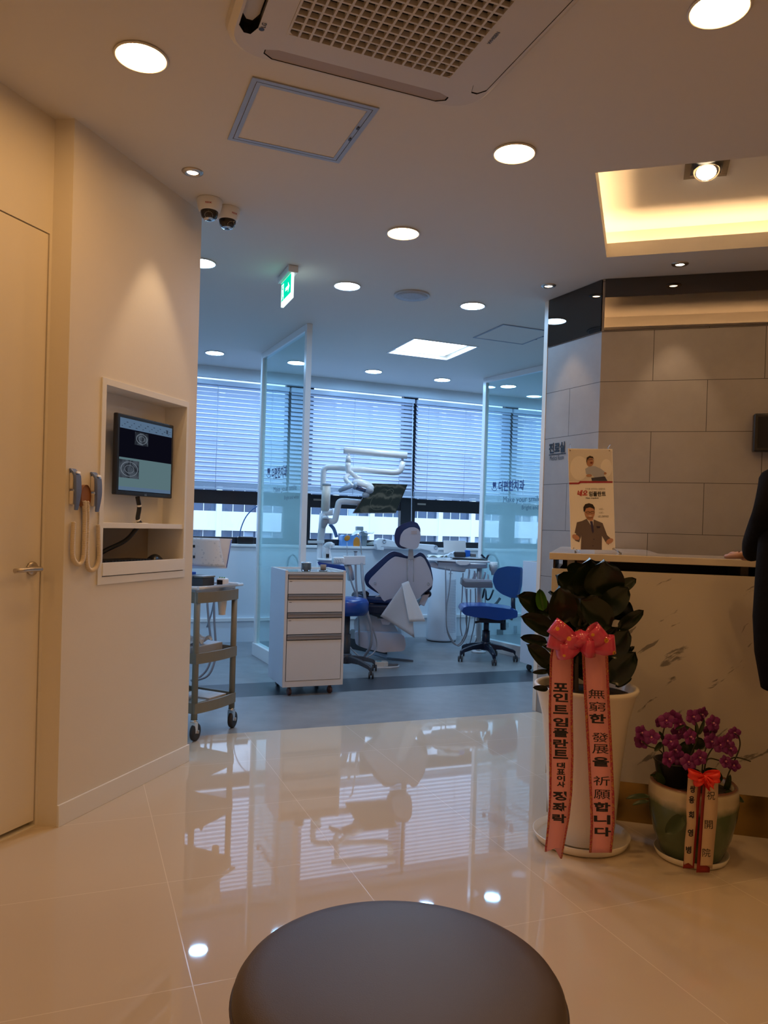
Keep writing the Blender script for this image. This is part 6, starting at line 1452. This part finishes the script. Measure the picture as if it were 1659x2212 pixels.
lv = [((880, 560), (900, 125), 400, -.04, .0), ((1040, 540), (1060, 145), 440, -.07, .05), ((740, 540), (520, 320), 300, .02, -.1), ((430, 760), (85, 545), 260, -.02, -.1), ((590, 850), (560, 440), 330, -.14, .0), ((1110, 900), (780, 585), 330, -.13, .0),
      ((1060, 740), (1340, 455), 280, -.08, .1), ((1170, 510), (1425, 365), 150, .0, .1), ((1230, 930), (1510, 715), 150, -.02, .15), ((490, 960), (125, 780), 220, -.06, -.1), ((420, 1080), (120, 1020), 125, -.02, -.1), ((450, 1340), (195, 1095), 190, -.06, -.1), ((1130, 1230), (1340, 930), 250, -.1, .1),
      ((1240, 1240), (1405, 1120), 70, .0, .1), ((1130, 1520), (1420, 1180), 280, -.06, .15), ((1190, 1570), (1375, 1475), 70, -.02, .1), ((440, 1400), (255, 1415), 60, -.04, 0), ((430, 1600), (262, 1580), 70, -.10, 0), ((820, 880), (700, 520), 300, -.02, 0), ((920, 760), (1180, 560), 300, .0, 0), ((700, 1150), (520, 900), 260, -.02, 0), ((980, 1180), (1220, 900), 280, .02, 0), ((800, 1300), (780, 950), 260, -.02, 0), ((1000, 1450), (1250, 1250), 260, 0, 0), ((560, 1450), (420, 1200), 240, 0, 0), ((860, 1500), (960, 1200), 280, .02, 0), ((640, 1500), (660, 1250), 240, .04, 0)]
for (bx, by), (tx, ty), w_, dd, sidef in lv + bigl:
    d = PCY + dd * 1.1
    tipd = d - .05 if ty < by - 150 else d - .02
    leaf(mb, L4(bx, by, d), L4(tx, ty, tipd), w_ * .19289 / 1660 * d, front + Vector((sidef * -2, 0, 0)), curl=.10, fold=.16)
for k in range(26):
    a = rnd.uniform(0, 2 * math.pi); zb = rnd.uniform(.62, .84); r0 = rnd.uniform(.01, .04); L_ = rnd.uniform(.14, .20)
    bs_ = pc + Vector((math.cos(a) * r0, math.sin(a) * r0 + .02, zb)); dr_ = Vector((math.cos(a) * .8, math.sin(a) * .8, rnd.uniform(.3, .9))).normalized()
    if dr_.y < -.1: dr_.y *= -.6
    leaf(mb, bs_, bs_ + dr_ * L_, L_ * .5, Vector((-dr_.x, -dr_.y, 1.2)), curl=.08, fold=.12)
mb.build('leaves', M['leaf'], th)
mb = MB()
leaf(mb, L4(385, 720, PCY - .06), L4(345, 478, PCY - .05), 125 * .19289 / 1660 * 2.9, (-.3, -1, 0), .05, .5); leaf(mb, L4(1140, 520, PCY - .06), L4(1175, 405, PCY - .06), 40 * .19289 / 1660 * 2.9, front, .02, .5); leaf(mb, L4(1060, 590, PCY - .07), L4(965, 430, PCY - .07), 60 * .19289 / 1660 * 2.9, front, .05, .5); leaf(mb, L4(1190, 520, PCY - .05), L4(1225, 445, PCY - .05), 60 * .19289 / 1660 * 2.9, front, .02, .3)
mb.build('young_leaves', M['leaf2'], th)
mb = MB()
for k in range(5):
    a = R(72 * k); x, y = math.cos(a) * .05, math.sin(a) * .05; mb.tube(spline([pc + Vector((x, y, .53)), pc + Vector((x * 1.2, y * 1.2, .75)), pc + Vector((x * .8, y * .8, 1.0))], 5), .008, 8)
mb.build('stem', mat('plant_stem', (.06, .045, .03), .7), th)

t = NT('ribbon_flower_print'); b = t.b
vo = t.n('TexVoronoi', Scale=26.0); t.l(t.tc.outputs['Object'], vo.inputs['Vector']); v2 = t.n('TexVoronoi', Scale=26.0); t.l(t.tc.outputs['Object'], v2.inputs['Vector'])
c = t.mix(t.math('LESS_THAN', vo.outputs['Distance'], .22), (.60, .055, .13), (.74, .32, .03)); c = t.mix(t.math('LESS_THAN', vo.outputs['Distance'], .07), c, (.10, .02, .02))
t.l(c, b.inputs['Base Color']); b.inputs['Roughness'].default_value = .18; b.inputs['Coat Weight'].default_value = .5
M['bow'] = t.m
M['ribpink'] = mat('pink_ribbon', (.78, .32, .34), .45, var=.01)
t = NT('ribbon_border'); nz = t.n('TexNoise', Scale=240.0, Detail=2.0); t.l(t.tc.outputs['Object'], nz.inputs['Vector'])
t.l(t.mix(t.math('GREATER_THAN', nz.outputs['Fac'], .53), (.36, .025, .06), (.50, .22, .05)), t.b.inputs['Base Color']); t.b.inputs['Roughness'].default_value = .3
M['ribborder'] = t.m
def c5(x, y): return 1100 + x * .21695, 1420 + y * .21695
RD = 2.72
th = thing('ribbon_bow', 'pink ribbon bow with flower print and two lettered tails on the tall white pot', 'ribbon', tuple(L4(790, 1120, RD)), 0)
bc = L4(790, 1120, RD - .01)
def loop(mb, tip, wpx, bulge, d0=RD - .02):
    """one loop of the bow: out to the tip and back, a band of given width"""
    T = L4(tip[0], tip[1], d0 - bulge * .25); ax = T - bc; L = ax.length; ax.normalize(); v_ = Vector((0, -1, 0)); s = ax.cross(v_).normalized(); f = s.cross(ax).normalized(); 
    if f.y > 0: f = -f
    W_ = wpx * .19289 / 1660 * RD
    def F(u, v):
        a = 2 * math.pi * u; rad = .5 * (1 - math.cos(a)); h_ = math.sin(a) * bulge * (.35 + .65 * rad)
        return bc + ax * (L * rad) + f * (h_ * .9 + .012) + s * ((v - .5) * W_ * (.25 + .75 * min(1, rad * 1.6)))
    mb.grid(F, 28, 3)
mb = MB()
for tip, w_, bu in (((470, 870), 190, .045), ((425, 1040), 170, .04), ((590, 1010), 150, .05), ((735, 965), 170, .05), ((855, 950), 130, .05), ((1055, 920), 200, .05), ((1185, 1090), 200, .045), ((975, 1140), 190, .06), ((515, 1180), 170, .05)): loop(mb, tip, w_, bu)
mb.build('bow', M['bow'], th, solid=.0006)
def tail(edges, mt, bmt, bw, chars, ends, dfun, namec='c5', cvt=None, parent=None, textmat=None):
    cv_ = cvt
    def P(s, y):
        for (y0, l0, r0), (y1, l1, r1) in zip(edges, edges[1:]):
            if y <= y1 or (y1 == edges[-1][0]):
                f = (y - y0) / (y1 - y0); return cv_(l0 + (l1 - l0) * f + s * ((r0 - l0) * (1 - f) + (r1 - l1) * f), y, dfun(y))
    y0, y1 = edges[0][0], edges[-1][0]; n = 36
    mb = MB(); g = []
    for i in range(n + 1):
        f = i / n
        row = []
        for s in (bw, .5, 1 - bw):
            yy = y0 + (y1 - y0) * f
            if i == n: yy = y1 + ends[0 if s == bw else 1 if s == .5 else 2]
            row.append(P(s, yy))
        g.append(row)
    A = [[mb._v(p) for p in r_] for r_ in g]
    for i in range(n):
        for j in range(2): mb._f([A[i][j], A[i + 1][j], A[i + 1][j + 1], A[i][j + 1]], True)
    tl_ = mb.build('tail', mt, parent, solid=.0006)
    if bmt:
        mb = MB()
        for s0, s1, e in ((0, bw, 0), (1 - bw, 1, 2)):
            A = [[mb._v(P(s, y0 + (y1 - y0) * i / n + (ends[e] if i == n else 0))) for s in (s0, s1)] for i in range(n + 1)]
            for i in range(n): mb._f([A[i][0], A[i + 1][0], A[i + 1][1], A[i][1]], True)
        mb.build('border', bmt, tl_, solid=.0007)
    mb = MB()
    for ch, x, y, cw, chh in chars:
        c = cv_(x, y, dfun(y) - .0012); xd = cv_(x + 50, y + 2, dfun(y) - .0012) - c; yd = c - cv_(x, y + 50, dfun(y + 50) - .0012)
        w_ = (cv_(x + cw / 2, y, dfun(y)) - cv_(x - cw / 2, y, dfun(y))).length; h_ = (cv_(x, y + chh / 2, dfun(y)) - cv_(x, y - chh / 2, dfun(y))).length
        text_bm(mb, ch, c, xd, yd, wid=w_, hei=h_, depth=.0, bold=.035 if ord(ch) >= 0xAC00 and ord(ch) < 0xD800 else 0)
    mb.build('lettering', M['ink'], tl_)
    return tl_
cv5 = lambda x, y, d: at(*c5(x, y), d)
dl = lambda y: RD - .004 + .012 * math.sin(y / 330)
Lc = [(ch, 512, y, 150, 88) for ch, y in zip('포인트임플란트', (300, 400, 520, 645, 750, 860, 965))] + [(ch, 515, y, 82, 55) for ch, y in zip('대표이사', (1075, 1140, 1205, 1265))] + [(ch, x, y, 140, 90) for ch, x, y in zip('정좌락', (502, 500, 498), (1380, 1490, 1605))]
tail([(-110, 425, 655), (0, 405, 640), (500, 392, 632), (1000, 398, 640), (1350, 398, 628), (1600, 385, 600), (1960, 350, 535)], M['ribpink'], M['ribborder'], .10, Lc, (-25, -60, 45), dl, cvt=cv5, parent=th)
Rc = [(ch, x, y, 165, 92) for ch, x, y in zip('無窮한發展을祈願합니다', (870, 876, 880, 905, 908, 912, 920, 925, 925, 925, 932), (365, 490, 610, 797, 912, 1040, 1230, 1365, 1490, 1615, 1737))]
tail([(-110, 720, 980), (0, 725, 985), (400, 745, 1000), (1000, 780, 1030), (1400, 800, 1048), (1650, 810, 1050), (1945, 795, 1022)], M['ribpink'], M['ribborder'], .11, Rc, (0, 0, 0), lambda y: RD + .004 + .010 * math.sin(y / 400 + 1), cvt=cv5, parent=th)

# ------------------------------------------------------------ orchid in a green pot
def c7(x, y): return 1340 + x * .19888, 1480 + y * .19888
oc0 = Vector((1.172, 2.835, 0)); OY = 2.835
t = NT('green_glaze'); b = t.b; sz = t.n('SeparateXYZ'); t.l(t.tc.outputs['Object'], sz.inputs[0]); nz = t.n('TexNoise', Scale=9.0, Detail=4.0); t.l(t.tc.outputs['Object'], nz.inputs['Vector'])
hgt = t.math('ADD', sz.outputs[2], t.math('MULTIPLY', t.math('SUBTRACT', nz.outputs['Fac'], .5), .07))
mr = t.n('MapRange'); mr.inputs['From Min'].default_value = .205; mr.inputs['From Max'].default_value = .235; t.l(hgt, mr.inputs['Value'])
cc = t.mix(mr.outputs[0], (.10, .135, .07), (.55, .48, .34)); m2_ = t.n('MapRange'); m2_.inputs['From Min'].default_value = .270; m2_.inputs['From Max'].default_value = .278; t.l(sz.outputs[2], m2_.inputs['Value'])
t.l(t.mix(m2_.outputs[0], cc, (.16, .06, .04)), b.inputs['Base Color']); b.inputs['Roughness'].default_value = .2; M['greenpot'] = t.m
th = thing('potted_orchid', 'purple flowering orchid in a squat green glazed pot with a cream rim', 'potted plant', tuple(oc0), 0)
mb = MB(); mb.lathe([(0, .012), (.100, .012), (.108, .02), (.135, .09), (.153, .17), (.158, .215), (.156, .25), (.152, .275), (.145, .282), (.138, .275), (.14, .22)], oc0, 56); mb.build('pot', M['greenpot'], th)
mb = MB(); mb.lathe([(0, 0), (.115, 0), (.124, .005), (.132, .026), (.129, .027), (.118, .010), (0, .008)], oc0, 56); mb.build('saucer', M['potwhite'], th)
mb = MB(); mb.lathe([(0, .262), (.08, .260), (.140, .250)], oc0, 32); mb.build('soil', M['soil'], th)
mb = MB(); q = oc0 + Vector((-.065, .02, 0)); mb.lathe([(.055, .255), (.072, .345), (.076, .35), (.07, .352), (.052, .30), (0, .30)], q, 28); mb.build('inner_pot', M['black'], th)
def P7(x, y, d=OY): return at(*c7(x, y), d)
M['petal'] = mat('purple_petal', (.20, .018, .17), .5, var=.35, vs=30); M['petalc'] = mat('pink_centre', (.62, .22, .34), .5)
fl = [(235, 610, .03), (340, 560, -.04), (225, 520, .02), (500, 385, -.02), (575, 350, .03), (640, 430, .02), (430, 395, .04), (790, 345, .0), (880, 315, .03), (1005, 410, -.04), (545, 605, -.05), (755, 560, -.05), (520, 800, -.07), (590, 700, -.03), (860, 785, -.08), (740, 835, -.06), (660, 800, -.02), (990, 610, -.02), (1150, 600, -.06), (1090, 650, -.03), (1240, 520, .02), (1140, 830, -.03), (1235, 870, .0), (975, 500, .02), (640, 510, .04), (1190, 690, .0)]
stem_ = MB()
rnd = random.Random(4)
for k, (x, y, dd) in enumerate(fl):
    c = P7(x, y, OY + dd); big = .031 if k not in (21, 22, 6, 20) else .024; tilt_ = Vector((rnd.uniform(-.5, .5), -1, rnd.uniform(-.2, .4))).normalized(); a_, b_ = ortho(tilt_)
    rot = rnd.uniform(0, 1); petal, cen_ = MB(), MB()
    for j in range(5):
        a = 2 * math.pi * j / 5 + rot; dr_ = a_ * math.cos(a) + b_ * math.sin(a)
        leaf(petal, c + dr_ * .002, c + dr_ * big + tilt_ * .006, big * (1.05 if j % 2 == 0 else .8), tilt_, .12, -.12, 5)
    leaf(petal, c, c + Z * -.012 + tilt_ * .016, .016, tilt_, .1, .2, 4)
    cen_.ell(c + tilt_ * .007, .004, .004, .004, 8, 6)
    fo_ = petal.build('flower', M['petal'], th); cen_.build('flower_centre', M['petalc'], fo_)
roots = [((520, 1150), (470, 760), (300, 660), (235, 610)), ((520, 1150), (480, 800), (460, 560), (500, 390)), ((640, 1150), (640, 800), (600, 650), (545, 605)), ((800, 1150), (760, 800), (840, 560), (790, 345)), ((880, 1150), (900, 800), (960, 600), (1005, 410)), ((900, 1100), (930, 820), (1040, 640), (1150, 600)), ((1100, 1200), (1180, 950), (1290, 700), (1290, 570), (1240, 520)), ((900, 1100), (940, 815), (1090, 820), (1150, 800)), ((1200, 800), (1250, 785), (1330, 800), (1415, 828)), ((640, 1150), (560, 900), (560, 800), (520, 800)), ((760, 1150), (740, 900), (830, 830), (860, 790)), ((1180, 950), (1215, 880), (1235, 870))]
for L_ in roots: stem_.tube(spline([P7(x, y, OY + .01) for x, y in L_], 6), .0026, 6)
stem_.build('flower_stems', mat('orchid_stem', (.045, .04, .018), .6), th)
mb = MB()
M['oleaf'] = mat('orchid_leaf', (.025, .045, .012), .3, var=.3)
for (bx, by), (tx, ty), w_, dd, fc_ in (((320, 1210), (60, 1230), 75, -.02, (0, -.5, 1)), ((310, 1260), (130, 1300), 55, -.06, (0, -.5, 1)), ((470, 1080), (380, 940), 90, -.02, front), ((470, 990), (320, 975), 40, 0, front), ((560, 1120), (410, 850), 110, 0, front), ((680, 1420), (490, 1610), 150, -.17, (0, -1, .3)), ((1130, 1170), (1345, 1270), 110, -.05, (0, -.6, 1)), ((1130, 1180), (1250, 1400), 80, -.1, (0, -.8, .6)), ((1140, 1160), (1195, 970), 60, 0, front), ((600, 480), (700, 430), 30, 0, front), ((840, 560), (700, 440), 50, .0, front), ((830, 540), (820, 400), 45, .0, front), ((850, 540), (915, 370), 45, .0, front), ((450, 620), (370, 720), 60, 0, front), ((470, 600), (420, 500), 45, 0, front), ((700, 900), (620, 1050), 130, .02, front), ((800, 900), (820, 1100), 130, .02, front), ((700, 700), (720, 600), 160, .05, front), ((850, 700), (840, 560), 140, .05, front), ((620, 1000), (520, 1200), 160, .0, front), ((780, 760), (640, 640), 160, .05, front), ((900, 1000), (1000, 900), 120, .03, front), ((1080, 1060), (1000, 900), 110, .02, front), ((560, 980), (640, 820), 150, .03, front), ((1000, 1250), (1140, 1300), 120, -.06, front), ((640, 1250), (560, 1120), 140, -.03, front)):
    leaf(mb, P7(bx, by, OY + dd), P7(tx, ty, OY + dd - .01), w_ * .19888 / 1660 * OY, fc_, .10, .1)
mb.build('leaves', M['oleaf'], th)
th = thing('ribbon_bow', 'bright red bow with two cream lettered tails on the green orchid pot', 'ribbon', tuple(P7(910, 1010, OY - .18)), 0)
OD = OY - .172
M['redbow'] = mat('red_satin', (.72, .025, .012), .35, var=.1); M['creamrib'] = mat('cream_ribbon', (.56, .40, .27), .5); M['redrib'] = mat('dark_red_ribbon', (.26, .012, .01), .4)
cv7 = lambda x, y, d: at(*c7(x, y), d)
tail([(1000, 735, 850), (1300, 715, 822), (1500, 722, 822), (1700, 700, 800), (1955, 690, 785)], M['creamrib'], None, .0, [(ch, x, y, 60, 80) for ch, x, y in zip('쌍용회영병', (785, 775, 772, 762, 742), (1130, 1245, 1410, 1605, 1790))], (-5, -25, 10), lambda y: OD - .003, cvt=cv7, parent=th)
tail([(1050, 930, 1065), (1400, 905, 1055), (1700, 885, 1025), (1985, 865, 1000)], M['creamrib'], None, .0, [(ch, x, y, 88, 92) for ch, x, y in zip('祝開院', (985, 960, 935), (1200, 1515, 1820))], (-35, -30, 15), lambda y: OD - .006, cvt=cv7, parent=th)
mb = MB(); mb.grid(lambda s, r_: cv7(700 + 60 * (1 - r_) + (820 - 700) * s - 20 * r_, 1050 + 940 * r_ + 40 * (1 - 2 * abs(s - .4)) * 0, OD + .004), 4, 24); mb.grid(lambda s, r_: cv7(895 - 70 * r_ + 145 * s, 1080 + 955 * r_, OD + .002), 4, 24); mb.build('red_backing', M['redrib'], th, solid=.0005)
mb = MB(); B0 = cv7(905, 1000, OD - .012)
def rl(P_, hh, fl_=1):
    T = cv7(*P_, OD - .03); ax = (T - B0); L_ = ax.length; ax.normalize(); s = Vector((0, 0, 1)); 
    mb.grid(lambda u, v: B0 + ax * (L_ * .5 * (1 - math.cos(2 * math.pi * u))) + Vector((0, -1, 0)) * (.022 * math.sin(2 * math.pi * u) + .004 * math.sin(9 * v + 5 * u)) + s * ((v - .5) * hh * (.35 + .65 * math.sin(math.pi * u) ** .5 if 0 < u < 1 else .35)), 24, 5)
rl((740, 960), .030); rl((800, 1050), .026); rl((1080, 985), .034); rl((1010, 1080), .030); rl((960, 1110), .022); mb.ell(B0 + Vector((0, -.012, 0)), .010, .010, .012, 12, 8); mb.build('bow', M['redbow'], th, solid=.0005)

# ------------------------------------------------------------ person in black at the counter
M['cloth'] = mat('black_cloth', (.004, .0035, .0035), .9, var=.2, vs=20, bump=.2, bs=40, Specular_IOR_Level=.12); M['skin'] = mat('skin', (.42, .23, .15), .5); M['hair'] = mat('dark_hair', (.012, .009, .008), .5)
def skinmesh(name, pts, edges, radii, mt, parent, root=0, sub=2):
    me = bpy.data.meshes.new(name); inv = WM[parent.name].inverted()
    me.from_pydata([inv @ Vector(p) for p in pts], edges, []); me.materials.append(mt)
    o = bpy.data.objects.new(name, me); C.objects.link(o); o.parent = parent
    sk = o.modifiers.new('skin', 'SKIN'); sk.use_smooth_shade = True
    for i, r_ in enumerate(radii):
        v = me.skin_vertices[0].data[i]; v.radius = r_ if isinstance(r_, tuple) else (r_, r_); v.use_root = i == root
    s = o.modifiers.new('sub', 'SUBSURF'); s.levels = sub; s.render_levels = sub
    return o
bx, by = 1.445, 2.56
th = thing('person', 'person in black clothes standing at the counter, mostly outside the right edge', 'person', (bx + .12, by, 0), 0)
P = [(bx + .03, by, .92), (bx + .01, by, 1.08), (bx, by, 1.24), (bx, by - .0, 1.375), (bx, by + .01, 1.46), (bx + .005, by + .04, 1.535),      # pelvis .. neck
     (bx - .145, by, 1.365), (bx - .178, by - .03, 1.265), (bx - .170, by + .02, 1.235), (bx - .135, by + .16, 1.165), (bx - .095, by + .26, 1.118),                                  # arm on the left of the picture
     (bx + .155, by, 1.36), (bx + .235, by - .02, 1.16), (bx + .20, by + .18, 1.12), (bx + .13, by + .28, 1.112),
     (bx - .045, by, .84), (bx + .015, by + .02, .47), (bx + .045, by - .01, .10), (bx + .135, by, .84), (bx + .185, by + .02, .47), (bx + .22, by - .01, .10)]
Eg = [(0, 1), (1, 2), (2, 3), (3, 4), (4, 5), (3, 6), (6, 7), (7, 8), (8, 9), (9, 10), (3, 11), (11, 12), (12, 13), (13, 14), (0, 15), (15, 16), (16, 17), (0, 18), (18, 19), (19, 20)]
Rd = [(.165, .13), (.155, .12), (.165, .13), (.15, .11), .07, .052, .068, .056, .052, .043, .033, .068, .056, .043, .033, .095, .070, .052, .095, .070, .052]
skinmesh('body', P, Eg, Rd, M['cloth'], th)
mb = MB()
hc_ = Vector((bx + .01, by + .07, 1.625))
mb.ell(hc_, .076, .092, .112, 24, 18); mb.ell(hc_ + Vector((0, .09, -.012)), .011, .018, .020, 10, 8); mb.ell(hc_ + Vector((-.076, 0, -.005)), .008, .018, .030, 10, 8); mb.ell(hc_ + Vector((.076, 0, -.005)), .008, .018, .030, 10, 8)
hd_ = mb.build('head', M['skin'], th)
mb = MB()
for s in (-1, 1): mb.ell(hc_ + Vector((s * .030, .078, .005)), .011, .007, .006, 10, 6)
mb.build('eye', M['ink'], hd_)
mb = MB(); mb.ell(hc_ + Vector((0, .082, -.052)), .022, .006, .005, 10, 6); mb.build('mouth', mat('lips', (.30, .09, .08), .5), hd_)
mb = MB(); mb.ell(hc_ + Vector((0, -.018, .022)), .085, .092, .106, 24, 16); mb.build('hair', M['hair'], th)
for s, w_ in ((-1, Vector(P[10])), (1, Vector(P[14]))):
    pts = [w_, w_ + Vector((-s * .01, .045, .004))]; Ed = [(0, 1)]; Rr = [.026, (.034, .017)]
    for k in range(4):
        o_ = (-.027 + .018 * k); L_ = (.058, .068, .064, .050)[k if s < 0 else 3 - k]; i = len(pts); b0_ = w_ + Vector((-s * .01 + o_, .082, .002))
        pts += [b0_, b0_ + Vector((o_ * .1, L_ * .5, .004)), b0_ + Vector((o_ * .15, L_, -.006))]; Ed += [(1, i), (i, i + 1), (i + 1, i + 2)]; Rr += [.0105, .0092, .0075]
    i = len(pts); t0 = w_ + Vector((-s * -.03, .03, 0)); pts += [t0, t0 + Vector((s * .02, .035, -.004)), t0 + Vector((s * .026, .062, -.006))]; Ed += [(1, i), (i, i + 1), (i + 1, i + 2)]; Rr += [.013, .0105, .009]
    skinmesh('hand', pts, Ed, Rr, M['skin'], th)
# open coat hanging to the thigh
mb = MB(); CO = [(1.42, .10, .07), (1.38, .145, .105), (1.25, .180, .125), (1.08, .188, .130), (.92, .190, .145), (.80, .178, .150), (.68, .150, .15)]
mb.grid(lambda u, v: (lambda k, f: Vector((bx + math.cos(R(-250 + 320 * u)) * (CO[k][1] * (1 - f) + CO[k + 1][1] * f), by + math.sin(R(-250 + 320 * u)) * (CO[k][2] * (1 - f) + CO[k + 1][2] * f), CO[k][0] * (1 - f) + CO[k + 1][0] * f)))(min(5, int(v * 6)), v * 6 - min(5, int(v * 6))), 40, 18)
mb.build('coat', M['cloth'], th, solid=.012)
for s in (-1, 1):
    mb = MB(); q = Vector((bx + .132 + s * .088, by, 0)); mb.hexa([q + Vector(p_) for p_ in ((-.045, -.09, 0), (.045, -.09, 0), (.05, .17, 0), (-.05, .17, 0), (-.036, -.08, .10), (.036, -.08, .10), (.034, .15, .045), (-.034, .15, .045))]); mb.build('shoe', M['black'], th, bevel=.015, seg=3)
